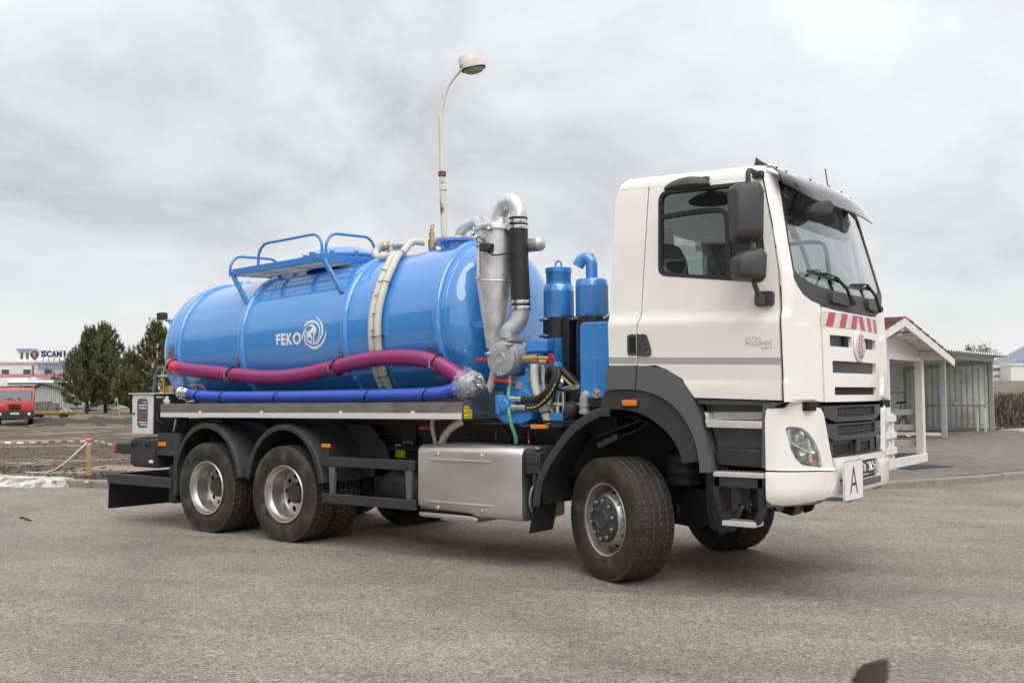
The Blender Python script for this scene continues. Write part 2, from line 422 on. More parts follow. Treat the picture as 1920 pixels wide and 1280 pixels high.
# ================================================================== TRUCK: cab
truck = thing('tank_truck', 'white cab six-wheel vacuum tanker with a blue tank parked on the asphalt', 'truck', (0, 0, 0))
T = truck
def cw(z): return lerp(z, [1.5, 1.645, 1.670, 2.12, 2.145, 2.195, 2.22, 3.2, 3.30, 3.40], [1.235, 1.236, 1.227, 1.232, 1.229, 1.203, 1.198, 1.100, 1.085, 1.03])
def cfz(z): return lerp(z, [1.45, 2.30, 2.48, 3.15, 3.32, 3.40], [1.70, 1.69, 1.678, 1.515, 1.462, 1.40])
RC = 0.05
def shear(x): return -0.03*(x-0.8)
def FX(y, z):
    a = abs(y); w_ = cw(z); x = cfz(z)-0.113*min(a, .7)**2-0.125*max(0, a-.7)
    if a > w_-RC: x -= RC-sqrt(max(0, RC*RC-(a-(w_-RC))**2))
    return x
def side(x, z, d): return Vector((x, -(cw(z-shear(x))+d), z))           # near side, outward = -y
def front(y, z, d): return Vector((FX(y, z)+d, y, z))
def corner(t, z, d):
    """t runs along the plan outline: t<0 metres back along the side from the corner, t>0 metres of |y| inwards from it"""
    w_ = cw(z); xs = FX(w_, z)
    if t <= 0: return Vector((xs+t, -(w_+d), z))
    if t < 0.08:
        k = t/0.08; a = k*pi/2
        c0 = Vector((xs, -(w_-RC), z)); n = Vector((sin(a), -cos(a), 0))
        return c0+n*(RC+d)
    y = -(w_-RC)+(t-0.08)
    return Vector((FX(y, z)+d, y, z))
def t_of_y(y, z): return (y+(cw(z)-RC))+0.08

SK0, SK1 = -0.022, 0.012
EV = (1.645, 1.670, 2.12, 2.145, 2.195, 2.22, 3.2, 3.3)
# dark inner tub behind the skin panels
g = G(); R = []
for z in (1.50, 1.8, 2.10, 2.22, 2.36):
    w_ = cw(z)-0.03; pts = [(0.03, -w_, z)]
    pts += [(x, -w_, z) for x in (0.5, 1.0, FX(w_, z)-0.03)]
    pts += [(FX(y, z)-0.035, y, z) for y in [-w_+0.08+(w_*2-0.16)*k/14 for k in range(15)]]
    pts += [(x, w_, z) for x in (FX(w_, z)-0.03, 1.0, 0.5, 0.03)]
    R.append(pts)
g.rings(R, True, False); g.obj('cab_tub', 'void_black', T)
g = G(); g.box(0.03, 1.40, -1.12, 1.12, 2.0, 2.04); g.obj('cab_floor', 'interior_grey', T)
# rear wall with its set-back centre panel
rww = rrect(-0.62, 0.62, 2.56, 3.05, 0.07)
rw = pobj('rear_wall', [[(-1.20, 1.80), (1.20, 1.80), (1.20, 2.2), (1.085, 3.24), (1.03, 3.34), (-1.03, 3.34), (-1.085, 3.24), (-1.20, 2.2)], rww], lambda y, z, d: Vector((0.05-d, y, z)), 0.0, 0.038, 'white_paint', T, step=0, bevel=0.008)
pobj('rear_window', [rww], lambda y, z, d: Vector((0.03-d, y, z)), 0.0, 0.004, 'screen_glass', rw, step=0)
pobj('rear_panel', [[(-1.13, 1.85), (1.13, 1.85), (1.06, 2.9), (1.0, 3.2), (-1.0, 3.2), (-1.06, 2.9)], rrect(-0.64, 0.64, 2.54, 3.07, 0.07)], lambda y, z, d: Vector((0.015-d, y, z)), 0.0, 0.05, 'white_paint', T, step=0, bevel=0.02, seg=3)

# ---- side skin: rear quarter panel and door
SEAM = [(0.292, 1.55), (0.292, 2.13), (0.318, 2.20), (0.326, 2.6), (0.345, 3.395)]
def seamx(z): return lerp(z, [p[1] for p in SEAM], [p[0] for p in SEAM])
quarter = [(0.018, 1.80), (0.286, 1.80)]+[(x-0.006, z) for x, z in SEAM[1:4]]+[(0.338, 3.34), (0.10, 3.352), (0.045, 3.31), (0.020, 3.2), (0.012, 2.2)]
q1 = pobj('quarter_panel', [quarter], side, SK0, SK1, 'white_paint', T, step=0.12, extra_v=EV, bevel=0.004); mirror(q1)
winp = roundpoly([(0.463, 2.538), (1.412, 2.409), (1.318, 3.232), (0.438, 3.262)], [0.09, 0.10, 0.12, 0.10], 6)
door_o = [(0.298, 1.795), (0.46, 1.80), (0.56, 1.765), (0.70, 1.685), (0.79, 1.56), (0.81, 1.535), (1.526, 1.512), (1.523, 1.75), (1.516, 2.2), (1.488, 2.53), (1.426, 2.87), (1.332, 3.300), (0.352, 3.338), (0.332, 2.6), (0.324, 2.20), (0.298, 2.13)]
door = pobj('door', [door_o, winp], side, SK0, SK1, 'white_paint', T, step=0.10, extra_v=EV, bevel=0.004, label='white passenger door with grey stripe and black handle'); door_far = mirror(door)
door_far['label'] = 'white driver door on the side away from the camera'
def inset(poly, d):
    c = Vector((sum(p[0] for p in poly)/len(poly), sum(p[1] for p in poly)/len(poly)))
    out_ = []
    K = len(poly)
    for i in range(K):
        a, b, c2 = Vector(poly[i-1]), Vector(poly[i]), Vector(poly[(i+1) % K])
        t = (c2-a)
        if t.length < 1e-6: out_.append(tuple(b)); continue
        t.normalize(); n = Vector((-t.y, t.x))
        if n.dot(c-b) < 0: n = -n
        out_.append(tuple(b+n*d))
    return out_
for far in (0, 1):
    P_ = door_far if far else door
    fr = pobj('window_seal', [inset(winp, 0.001), inset(winp, 0.030)], side, -0.02, 0.016, 'rubber_seal', P_, step=0.2, bevel=0.004)
    gp = pobj('window_pane', [inset(winp, 0.02)], side, -0.012, -0.007, 'cab_glass', P_, step=0)
    bar_c = smoothpath([(0.455, 3.052), (0.75, 3.062), (0.95, 3.056), (1.035, 3.03), (1.075, 2.95), (1.09, 2.75), (1.112, 2.46)], 6)
    up = [tuple(p.to_2d()) for p in bar_c]; lo = []
    for i, p in enumerate(bar_c):
        t = (bar_c[min(i+1, len(bar_c)-1)]-bar_c[max(i-1, 0)]).normalized(); lo.append((p.x+t.y*0.036*1, p.y-t.x*0.036))
    lo = [(x if abs(x-ux) > 1e-6 else x, z) for (x, z), (ux, uz) in zip(lo, up)]
    sb = pobj('window_bar', [up+lo[::-1]], side, -0.014, 0.010, 'rubber_seal', P_, step=0)
    stripe = pobj('stripe', [[(0.299, 1.816), (1.529, 1.780), (1.529, 1.834), (0.299, 1.868)]], side, 0.0125, 0.0135, 'print_grey', P_, step=0.3, smooth=0)
    if far:
        for o in (fr, gp, sb, stripe):
            for v in o.data.vertices: v.co.y = -v.co.y
            o.data.flip_normals()
sq = pobj('stripe', [[(0.02, 1.824), (0.285, 1.816), (0.285, 1.868), (0.02, 1.877)]], side, 0.0125, 0.0135, 'print_grey', q1, step=0, smooth=0)
# door handle: recess bowl on the quarter panel and flap on the door
hb = pobj('handle_recess', [roundpoly([(0.203, 1.885), (0.284, 1.885), (0.284, 2.06), (0.203, 2.06)], [.03, 0.004, .004, .03])], side, 0.0, 0.019, 'mirror_black', q1, step=0, bevel=0.006)
pobj('grip_hollow', [roundpoly([(0.222, 1.91), (0.282, 1.91), (0.282, 2.035), (0.222, 2.035)], [.02, .003, .003, .02])], side, 0.0, 0.0205, 'void_black', hb, step=0)
hd = pobj('door_handle', [roundpoly([(0.300, 1.878), (0.425, 1.874), (0.425, 1.93), (0.385, 2.055), (0.300, 2.06)], [.004, .025, .02, .025, .004])], side, 0.0, 0.024, 'mirror_black', door, step=0, bevel=0.008)
g = G(); c = side(0.402, 1.907, 0.024); g.cyl(c+Vector((0, 0.002, 0)), c+Vector((0, -0.004, 0)), 0.011); g.obj('lock', 'chrome', door)
# badge lettering on the door
lettering('badge_lettering', 'TATRA', (1.251, 1.376, 1.976, 1.997), side, 'door_print', door, 0.0125, 0.0155, bold=-0.005, spacing=1.1)
lettering('badge_lettering', 'PHOENIX', (1.250, 1.462, 1.930, 1.968), side, 'door_print', door, 0.0125, 0.0160, bold=0.01)
lettering('badge_lettering', 'EURO 6', (1.376, 1.462, 1.903, 1.918), side, 'door_print', door, 0.0125, 0.0150)

# ---- corner panel with A-pillar
def TY(y, z): return t_of_y(y, z)
cp = []
EDGE = [(1.50, 1.545), (2.2, 1.535), (2.53, 1.506), (2.87, 1.443), (3.300, 1.346)]
def edge_t(z): return lerp(z, [q[0] for q in EDGE], [q[1] for q in EDGE])-FX(cw(z), z)
WSB = [(-0.70, 2.262), (-0.85, 2.285), (-0.963, 2.323), (-1.05, 2.39), (-1.095, 2.452)]
GL = [(-1.085, 2.50), (-1.04, 2.75), (-0.985, 3.0), (-0.93, 3.22)]
corner_poly = [(edge_t(z), z) for z in (1.50, 1.85, 2.15, 2.25, 2.53, 2.7, 2.87, 3.1, 3.29)]
corner_poly += [(TY(-0.93, 3.29), 3.29)]+[(TY(y-0.012, z), z) for y, z in reversed(GL)]+[(TY(y-0.008, z), z) for y, z in reversed(WSB)]
corner_poly += [(TY(-0.707, z), z) for z in (2.24, 2.0, 1.75, 1.497)]
ck = pobj('corner_panel', [corner_poly], corner, SK0, SK1, 'white_paint', T, step=0.02, extra_v=EV)
ckm = mirror(ck)
# air deflector standing proud on the corner panel
dfl = roundpoly([(0.055, 1.515), (TY(-0.80, 1.6), 1.515), (TY(-0.86, 1.6), 1.63), (TY(-0.885, 1.7), 1.70), (TY(-0.885, 2.0), 2.05), (TY(-0.93, 2.1), 2.075), (0.055, 2.09)], [.002, .04, .05, .05, .02, .03, .002])
d1_ = pobj('air_deflector', [dfl], lambda t, z, d: corner(t, z, 0.0125+(d-0.0125)*smst(0.05, 0.20, t)), 0.010, 0.032, 'white_paint', ck, step=0.03, bevel=0.006)
for s_ in (ckm,):
    d2_ = mirror(d1_, s_)

# ---- front panel (hood) with its openings
def frontp(y, z, d): return Vector((FX(y, z)+d, y, z))
hood = [(-0.694, 1.494), (0.694, 1.494), (0.694, 2.246), (0.5, 2.232), (0.25, 2.224), (0, 2.222), (-0.25, 2.224), (-0.5, 2.232), (-0.694, 2.246)]
def slot(y0, y1, z0, z1, r): return roundpoly([(y0, z0), (y1, z0), (y1, z1), (y0, z1)], r, 4)
sl_a = slot(-0.585, -0.165, 1.937, 2.028, 0.012); sl_b = slot(0.165, 0.585, 1.937, 2.028, 0.012)
sl_2 = slot(-0.555, 0.555, 1.725, 1.822, 0.014); sl_3 = slot(-0.53, 0.53, 1.548, 1.612, 0.012)
hd_ = pobj('hood', [hood, sl_a, sl_b, sl_2, sl_3], frontp, -0.03, 0.020, 'white_paint', T, step=0.09, bevel=0.007)
pobj('slot_backing', [[(-0.64, 1.52), (0.64, 1.52), (0.64, 2.05), (-0.64, 2.05)]], frontp, -0.034, -0.012, 'grille_dark', hd_, step=0.1)
pobj('grab_handle', [slot(-0.30, -0.22, 1.94, 2.025, 0.01)], frontp, -0.012, 0.012, 'void_black', hd_, step=0)
pobj('grab_handle', [slot(0.22, 0.30, 1.94, 2.025, 0.01)], frontp, -0.012, 0.012, 'void_black', hd_, step=0)
# fine mesh in the lowest slot
g = G()
for k in range(44):
    y = -0.52+1.04*k/43; g.beam(front(y-0.012, 1.55, -0.006), front(y+0.012, 1.61, -0.006), 0.004, 0.004)
    g.beam(front(y+0.012, 1.55, -0.006), front(y-0.012, 1.61, -0.006), 0.004, 0.004)
g.obj('slot_mesh', 'plastic_black', hd_, smooth=0, fix=False)
# warning board: red and silver chevrons
bz0, bz1 = 2.092, 2.212
pobj('warning_board', [roundpoly([(-0.69, bz0), (0.69, bz0), (0.69, bz1), (-0.69, bz1)], 0.004)], frontp, 0.018, 0.0235, 'board_white', hd_, step=0.1, smooth=20)
wb = hd_.children[-1]
for k in range(3):
    for s_ in (-1, 1):
        y0 = 0.655-0.235*k; wdt = 0.118; sk = 0.062
        q = [(s_*(y0), bz0+0.002), (s_*(y0-wdt), bz0+0.002), (s_*(y0-wdt-sk), bz1-0.002), (s_*(y0-sk), bz1-0.002)]
        if s_ < 0: q = q[::-1]
        pobj('red_stripe', [q], frontp, 0.0238, 0.0246, 'board_red', wb, step=0.1, smooth=0)
# emblem
g = G(); ec = Vector((FX(0, 1.95)+0.022, 0, 1.952)); ax_ = Vector((1, 0, 0.02))
g.lathe([(0.132, 0), (0.132, 0.008), (0.124, 0.016), (0.112, 0.016)], ec, ax_, 48); em = g.obj('emblem', 'print_white', hd_)
g = G(); g.lathe([(0.112, 0), (0.112, 0.014), (0.10, 0.020), (0.02, 0.024)], ec, ax_, 48); g.obj('emblem_disc', 'emblem_red', hd_)
g = G(); g.lathe([(0.104, 0), (0.104, 0.022), (0.099, 0.024), (0.099, 0)], ec, ax_, 48, False, False); g.obj('emblem_ring', 'print_white', hd_)
def emb(u, v, d): return Vector((ec.x+0.020+d, u, ec.z+v))
xs_ = [-0.082, -0.045, -0.009, 0.030, 0.066]; hs_ = [0.042, 0.074, 0.086, 0.074, 0.042]
for ch, x, h in zip('TATRA', xs_, hs_):
    lettering('emblem_letter', ch, (x-0.002, x+0.027, -h, h), emb, 'print_white', hd_, 0.0, 0.006, bold=-0.012, step=1)
# black apron under the windscreen
ap_b = [(-1.10, 2.458), (-1.052, 2.388), (-0.965, 2.320), (-0.85, 2.282), (-0.70, 2.258), (-0.5, 2.240), (-0.25, 2.231), (0, 2.228)]
ap_t = [(-1.072, 2.520), (-1.0, 2.475), (-0.85, 2.432), (-0.65, 2.405), (-0.4, 2.39), (0, 2.385)]
ap = [(y, z) for y, z in ap_b]+[(-y, z) for y, z in reversed(ap_b[:-1])]+[(-y, z) for y, z in ap_t]+[(y, z) for y, z in reversed(ap_t[:-1])]
aproN = pobj('windscreen_apron', [ap], front, -0.03, 0.010, 'grille_dark', T, step=0.09, bevel=0.004)
# windscreen
gl = [(-1.085, 2.46), (-0.7, 2.36), (0, 2.34), (0.7, 2.36), (1.085, 2.46)]+[(-y, z) for y, z in GL]+[(0.5, 3.27), (0, 3.285), (-0.5, 3.27)]+[(y, z) for y, z in reversed(GL)]
ws = pobj('windscreen', [gl], front, -0.006, -0.001, 'screen_glass', T, step=0.12)
band = [(y, z) for y, z in GL]; 
for s_ in (1, -1):
    A = [(s_*(y-0.004), z) for y, z in [(-1.095, 2.46)]+GL]; B = [(s_*(y+0.03), z) for y, z in [(-1.075, 2.47)]+GL]
    pobj('windscreen_seal', [A+B[::-1]], front, -0.012, 0.004, 'rubber_seal', ws, step=0.12)
tp = [(-0.93, 3.22), (-0.5, 3.268), (0, 3.28), (0.5, 3.268), (0.93, 3.22)]
pobj('windscreen_seal', [tp+[(y, z-0.05) for y, z in reversed(tp)]], front, -0.012, 0.003, 'rubber_seal', ws, step=0.12)
pobj('sticker', [rrect(-0.875, -0.815, 3.12, 3.205, 0.006)], front, -0.012, -0.009, 'print_white', ws, step=0)
g = G(); c = front(-0.845, 3.165, -0.0085); g.cyl(c+Vector((0.0, 0, 0)), c+Vector((0.002, 0, 0)), 0.019); g.obj('sticker_mark', 'emblem_red', ws)

# ---- roof
g = G(); R = []
def rring(w_, fz_, xr, z, rc):
    pts = []; n = 8
    xf = lambda y: fz_-0.09*min(abs(y), .7)**2-0.12*max(0, abs(y)-.7)
    pts += [(xr+rc-rc*cos(pi/2*k/n), -(w_-rc+rc*sin(pi/2*k/n)), 0) for k in range(n+1)]
    xe = xf(w_-0.05)-0.05
    pts += [(xr+rc+(xe-xr-rc)*k/6, -w_, 0) for k in range(1, 6)]
    pts += [(xe+0.05*sin(pi/2*k/n), -(w_-0.05+0.05*cos(pi/2*k/n)), 0) for k in range(n+1)]
    half = pts
    ys = [-(w_-0.05)+(w_-0.05)*k/8 for k in range(1, 8)]
    half = half+[(xf(y), y, 0) for y in ys]
    full = half+[(xf(0), 0, 0)]+[(x, -y, 0) for x, y, _ in reversed(half)]
    return [Vector((x, y, z+shear(x)*1.25)) for x, y, _ in full]
for w_, f_, xr, z, rc in ((1.100, 1.455, 0.022, 3.285, 0.06), (1.094, 1.450, 0.026, 3.315, 0.06), (1.078, 1.435, 0.040, 3.348, 0.07), (1.045, 1.405, 0.065, 3.378, 0.08), (0.98, 1.36, 0.11, 3.398, 0.1), (0.6, 1.1, 0.3, 3.415, 0.1), (0.2, 0.8, 0.5, 3.42, 0.05)):
    R.append(rring(w_, f_, xr, z, rc))
g.rings(R, False, True); g.obj('roof', 'white_paint', T, smooth=50)
g = G(); g.prism([(1.21, 3.395), (1.33, 3.385), (1.26, 3.43), (1.225, 3.462)], -0.93, -0.90); g.obj('roof_fin', 'mirror_black', T, bevel=0.006)
g = G(); g.tube([(1.30, 0.55, 3.36), (1.27, 0.55, 3.62)], 0.006, 8); g.obj('aerial', 'mirror_black', T)
# interior: headlining, seats, dash, steering wheel
g = G(); g.box(0.08, 1.30, -1.0, 1.0, 3.28, 3.31); g.obj('headlining', 'interior_grey', T)
g = G(); g.prism([(1.02, 3.27), (1.44, 3.21), (1.42, 3.05), (1.36, 2.96), (1.18, 3.03)], -0.86, 0.86); g.obj('overhead_console', 'interior_grey', T, bevel=0.02)
for y in (-0.62, 0.62):
    sp_ = [(0.30, 2.10), (0.42, 2.10), (0.34, 2.75), (0.26, 2.9), (0.16, 2.88), (0.20, 2.5)]
    g = G(); g.prism(sp_, y-0.24, y+0.24); st = g.obj('seat', 'seat_cloth', T, bevel=0.04, seg=3)
    g = G(); g.box(0.25, 0.80, y-0.25, y+0.25, 2.05, 2.24); g.obj('cushion', 'seat_cloth', st, bevel=0.04)
    g = G(); g.prism([(0.13, 2.86), (0.26, 2.87), (0.25, 3.05), (0.14, 3.04)], y-0.15, y+0.15); g.obj('headrest', 'seat_cloth', st, bevel=0.03)
    # crumpled protective film over the seat
    random.seed(int(y*100)+3); g = G(); nx, ny = 9, 12; vv = []
    for i in range(ny+1):
        tt = i/ny; px_ = lerp(tt, [0, .35, .6, .75, 1], [0.07, 0.12, 0.33, 0.62, 0.86]); pz = lerp(tt, [0, .12, .35, .6, .75, 1], [2.95, 3.10, 3.02, 2.62, 2.40, 2.24])
        for j in range(nx+1):
            vv.append((px_+random.uniform(-.03, .03), y-0.30+0.60*j/nx, pz+random.uniform(-.03, .03)))
    g.add(vv, [(i*(nx+1)+j, i*(nx+1)+j+1, (i+1)*(nx+1)+j+1, (i+1)*(nx+1)+j) for i in range(ny) for j in range(nx)]); g.obj('seat_film', 'seat_film', st, smooth=25)
g = G(); g.prism([(1.12, 2.1), (1.12, 2.42), (1.22, 2.46), (1.60, 2.36), (1.60, 2.05)], -1.05, 1.05); g.obj('dashboard', 'interior_grey', T, bevel=0.03)
g = G(); g.lathe([(0.20, -0.012), (0.212, 0), (0.20, 0.012), (0.188, 0)], (1.03, 0.62, 2.55), (-0.75, 0, 0.65), 28, False, False); g.cyl((1.03, 0.62, 2.55), (1.2, 0.62, 2.38), 0.04); g.obj('steering_wheel', 'seat_cloth', T)
g = G(); g.tube(smoothpath([front(-1.02, 2.88, -0.09), front(-0.92, 2.885, -0.07), front(-0.80, 2.86, -0.05), front(-0.74, 2.75, -0.04), front(-0.70, 2.50, -0.04)], 6), 0.016); g.obj('grab_rail', 'interior_grey', T)
g = G(); g.tube(smoothpath([front(-0.70, 3.14, -0.06), front(-0.74, 3.0, -0.05), front(-0.76, 2.95, -0.05)], 4), 0.012); c = front(-0.765, 2.88, -0.06); g.obox(c, (1, 0, .2), (0, 1, 0), (-.2, 0, 1), 0.015, 0.035, 0.09); g.obj('inner_mirror', 'rubber_seal', T, bevel=0.006)

# ---- sun visor outside, tinted acrylic
g = G(); nv = 34; rows = [(0.0, -0.015, 3.345), (0.35, 0.075, 3.300), (0.7, 0.160, 3.215), (1.0, 0.215, 3.095)]
def vis(t, k):
    y = -1.055+2.11*k/nv; a = abs(y)
    # plan outline follows the screen, deeper in the middle; ends wrap back onto the pillars
    d = lerp(t, [r_[0] for r_ in rows], [r_[1] for r_ in rows]); z = lerp(t, [r_[0] for r_ in rows], [r_[2] for r_ in rows])
    e_ = smst(0.70, 1.06, a)
    x = 1.475-0.10*min(a, .7)**2-0.13*max(0, a-.7)+d*(1-0.45*e_)
    return Vector((x, y, z+0.012*(1-(a/1.055)**2)*(1-t)+0.11*e_*t))
V = [[vis(t, k) for k in range(nv+1)] for t in (0, .18, .35, .55, .7, .85, 1.0)]
top = [p for r_ in V for p in r_]; bot = [p+Vector((-0.006, 0, -0.010)) for p in top]
W_ = nv+1; K = len(V)
F_ = [(i*W_+j, i*W_+j+1, (i+1)*W_+j+1, (i+1)*W_+j) for i in range(K-1) for j in range(nv)]
nn_ = len(top); F_ += [tuple(nn_+q for q in reversed(f)) for f in F_]
for i in range(K-1): F_ += [(i*W_, (i+1)*W_, nn_+(i+1)*W_, nn_+i*W_), (i*W_+nv, nn_+i*W_+nv, nn_+(i+1)*W_+nv, (i+1)*W_+nv)]
for j in range(nv): F_ += [(j, nn_+j, nn_+j+1, j+1), ((K-1)*W_+j, (K-1)*W_+j+1, nn_+(K-1)*W_+j+1, nn_+(K-1)*W_+j)]
g.add(top+bot, F_); visor = g.obj('sun_visor', 'visor_acrylic', T, smooth=50)
for y in (-0.98, -0.86, -0.45, -0.12, 0.22, 0.55):
    p = vis(0.30, int((y+1.055)/2.11*nv)); g = G(); g.lathe([(0.011, -0.004), (0.011, 0.004), (0.007, 0.006)], p, (0.35, 0, 1), 12); g.obj('visor_fixing', 'rubber_seal', visor)
g = G(); g.prism([(1.43, 3.27), (1.50, 3.27), (1.56, 3.19), (1.45, 3.22)], -0.90, -0.86); g.prism([(1.43, 3.27), (1.50, 3.27), (1.56, 3.19), (1.45, 3.22)], 0.62, 0.66); g.obj('visor_bracket', 'rubber_seal', visor)

# ---- mirrors
def pod(name, poly, y0, y1, m_, parent, bev=0.03, taper=0.82, label=None):
    """rounded mirror housing: outline in (x, z) on the glass side, tapered to the back"""
    g = G(); cx = sum(p[0] for p in poly)/len(poly); cz = sum(p[1] for p in poly)/len(poly)
    R = []
    for t, k in ((0, 0.94), (0.04, 0.985), (0.10, 1.0), (0.45, 0.985), (0.75, 0.93), (0.92, 0.84), (1.0, 0.70)):
        R.append([(cx+(x-cx)*k, y0+(y1-y0)*t, cz+(z-cz)*k) for x, z in poly])
    g.rings(R); return g.obj(name, m_, parent, smooth=50, label=label)
def turned(o, c, ang, axis='Z'):
    m_ = Matrix.Translation(c) @ Matrix.Rotation(ang, 4, axis) @ Matrix.Translation(-Vector(c))
    o.data.transform(m_); o.data.update(); return o
# main mirror and wide-angle mirror on the arm in front of the door glass; y runs outwards
MY = -1.40
m1 = pod('mirror_housing', roundpoly([(-0.15, -0.21), (0.15, -0.19), (0.165, 0.20), (0.12, 0.265), (-0.09, 0.255), (-0.165, 0.215)], [.06, .05, .03, .05, .05, .06], 6), 0.07, -0.09, 'mirror_black', T, label='tall main mirror housing')
m1.data.transform(Matrix.Diagonal((0.80, 1, 1.0, 1))); m1.data.transform(Matrix.Rotation(radians(40), 4, 'Z')); m1.data.transform(Matrix.Translation((1.345, MY, 2.905)))
m2 = pod('mirror_housing', roundpoly([(-0.15, -0.105), (0.14, -0.125), (0.155, 0.09), (0.10, 0.14), (-0.09, 0.105), (-0.165, 0.05)], [.06, .05, .03, .05, .05, .05], 6), 0.07, -0.09, 'mirror_black', T, label='small wide-angle mirror housing')
m2.data.transform(Matrix.Diagonal((0.84, 1, 1.0, 1))); m2.data.transform(Matrix.Rotation(radians(40), 4, 'Z')); m2.data.transform(Matrix.Translation((1.362, MY, 2.525)))
g = G(); g.tube(smoothpath([(1.33, -1.14, 3.27), (1.345, -1.28, 3.27), (1.35, -1.36, 3.25), (1.352, -1.375, 3.15), (1.36, -1.38, 2.9), (1.37, -1.38, 2.62), (1.385, -1.38, 2.42), (1.405, -1.365, 2.33), (1.41, -1.32, 2.285), (1.41, -1.26, 2.285)], 8), 0.020, 12); arm = g.obj('mirror_arm', 'mirror_black', T)
g = G(); g.box(1.28, 1.37, -1.15, -1.09, 3.245, 3.30); g.obj('arm_mount', 'mirror_black', arm, bevel=0.012)
pobj('arm_mount', [rrect(1.325, 1.475, 2.23, 2.345, 0.03)], side, 0.0, 0.05, 'mirror_black', arm, step=0, bevel=0.016, seg=3)
g = G(); g.cyl((1.41, -1.33, 2.235), (1.41, -1.33, 2.305), 0.034); g.obj('arm_knuckle', 'mirror_black', arm, bevel=0.008)
# kerb mirror over the door
g = G(); R = []
for t, k in ((0, 1.0), (0.15, 0.985), (0.4, 0.90), (0.65, 0.74), (0.85, 0.5), (0.97, 0.2)):
    R.append([(0.80+0.20*k*cos(a)+0.03*t, -1.31-0.115*k*sin(a), 3.205+0.085*t-0.02*(0.20*k*cos(a))) for a in [2*pi*q/28 for q in range(28)]])
kp = g.rings(R).obj('kerb_mirror', 'mirror_black', T, smooth=50, bevel=0.006, label='shallow dish-shaped kerb mirror above the door')
g = G(); c_ = (0.80, -1.31, 3.202); g.lathe([(0.0, 0.0), (0.1, 0.002)], c_, (0, 0, -1), 20); 
g = G(); g.beam((0.80, -1.08, 3.31), (0.83, -1.28, 3.275), 0.07, 0.03); g.box(0.74, 0.90, -1.13, -1.06, 3.28, 3.32); g.obj('kerb_mirror_arm', 'mirror_black', T, bevel=0.01)
# front mirror hanging before the screen
fm = pod('front_mirror', roundpoly([(-0.165, -0.05), (0.13, -0.07), (0.185, 0.0), (0.12, 0.06), (-0.12, 0.055)], .045, 6), 0.04, -0.06, 'mirror_black', T, label='oval mirror hanging under the sun visor')
fm.data.transform(Matrix.Rotation(radians(75), 4, 'Z')); fm.data.transform(Matrix.Rotation(radians(12), 4, 'X')); fm.data.transform(Matrix.Translation((1.60, -0.59, 3.055)))
g = G(); g.tube(smoothpath([(1.46, -0.60, 3.22), (1.55, -0.60, 3.17), (1.59, -0.59, 3.08)], 4), 0.014, 10); g.obj('front_mirror_arm', 'mirror_black', T)

# ---- wipers with their humps on the apron
for py, ey, ty in ((-0.19, -0.44, -0.90), (0.70, 0.32, -0.15)):
    g = G(); p0 = front(py, 2.315, 0.045); p1 = front(ey, 2.50, 0.035); p2 = front(ty, 2.512 if ty < -.5 else 2.455, 0.03)
    g.tube([p0, p0.lerp(p1, 0.5)+Vector((0.02, 0, 0.01)), p1], 0.013, 8); g.tube([p1, p1.lerp(p2, 0.4)+Vector((0.012, 0, 0.01)), p1.lerp(p2, .75)], 0.007, 8)
    wp = g.obj('wiper', 'rubber_seal', T)
    g = G(); a_ = front(ey+0.10, p1.z-0.03, 0.022); g.beam(a_, p2, 0.022, 0.012, (1, 0, 0))
    for k in (0.15, 0.5, 0.85): g.beam(a_.lerp(p2, k)+Vector((0.0, -0.03, .012)), a_.lerp(p2, k)+Vector((.015, 0.05, .02)), 0.012, 0.012)
    g.obj('wiper_blade', 'rubber_seal', wp)
    g = G(); g.lathe([(0.034, -0.03), (0.034, 0.02), (0.02, 0.03)], p0, (1, 0, 0.3), 16); g.obj('wiper_pivot', 'rubber_seal', wp)
    # grille hump behind the arm foot
    c = front((py+ey)/2-0.05, 2.325, 0.0); hp = roundpoly([(-0.20, -0.035), (0.16, -0.05), (0.19, 0.0), (-0.18, 0.055)], .03)
    pobj('wiper_cowl', [[(c.y+u, c.z+v) for u, v in hp]], front, 0.0, 0.045, 'mirror_black', aproN, step=0.1, bevel=0.02, seg=3)
# ================================================================== TRUCK: bumper, grille, lamps
BP = smoothpath([(0, 1.752, 0), (-0.25, 1.749, 0), (-0.45, 1.738, 0), (-0.65, 1.712, 0), (-0.9, 1.652, 0), (-1.08, 1.572, 0), (-1.18, 1.495, 0), (-1.232, 1.41, 0), (-1.245, 1.30, 0), (-1.245, 1.1, 0)], 10)
BPL = [0.0]
for a, b in zip(BP, BP[1:]): BPL.append(BPL[-1]+(b-a).length)
def bcurve(u):
    s = 1 if u >= 0 else -1; u = abs(u); ys = [p.x for p in BP]; xs = [p.y for p in BP]
    y = lerp(u, BPL, ys); x = lerp(u, BPL, xs); e = 0.004
    ty = lerp(u+e, BPL, ys)-lerp(max(0, u-e), BPL, ys); tx = lerp(u+e, BPL, xs)-lerp(max(0, u-e), BPL, xs)
    n = Vector((-ty, tx)); n.normalize()      # (x, y) outward
    return x, s*y, n.x, s*n.y
def uy(y): return lerp(abs(y), [-p.x for p in BP], BPL)*(1 if y <= 0 else -1)
def tuck(z): return -0.055*max(0, (0.815-z)/0.10)**2 + (0.018*smst(0.985, 0.965, z) if z < 0.985 else 0)
def ux(x): return next(l for p, l in zip(BP, BPL) if p.y <= x and p.x < -1.0)
def bmap(u, z, d):
    x, y, nx, ny = bcurve(u); d += tuck(z); return Vector((x+nx*d, y+ny*d, z))
hl_pts = [(-1.157, 1.303), (-1.125, 1.316), (-1.035, 1.304), (-0.965, 1.262), (-0.895, 1.188), (-0.845, 1.108), (-0.812, 0.995), (-0.850, 0.990), (-0.945, 1.000), (-1.025, 1.010), (-1.085, 1.062), (-1.122, 1.135), (-1.145, 1.24)]
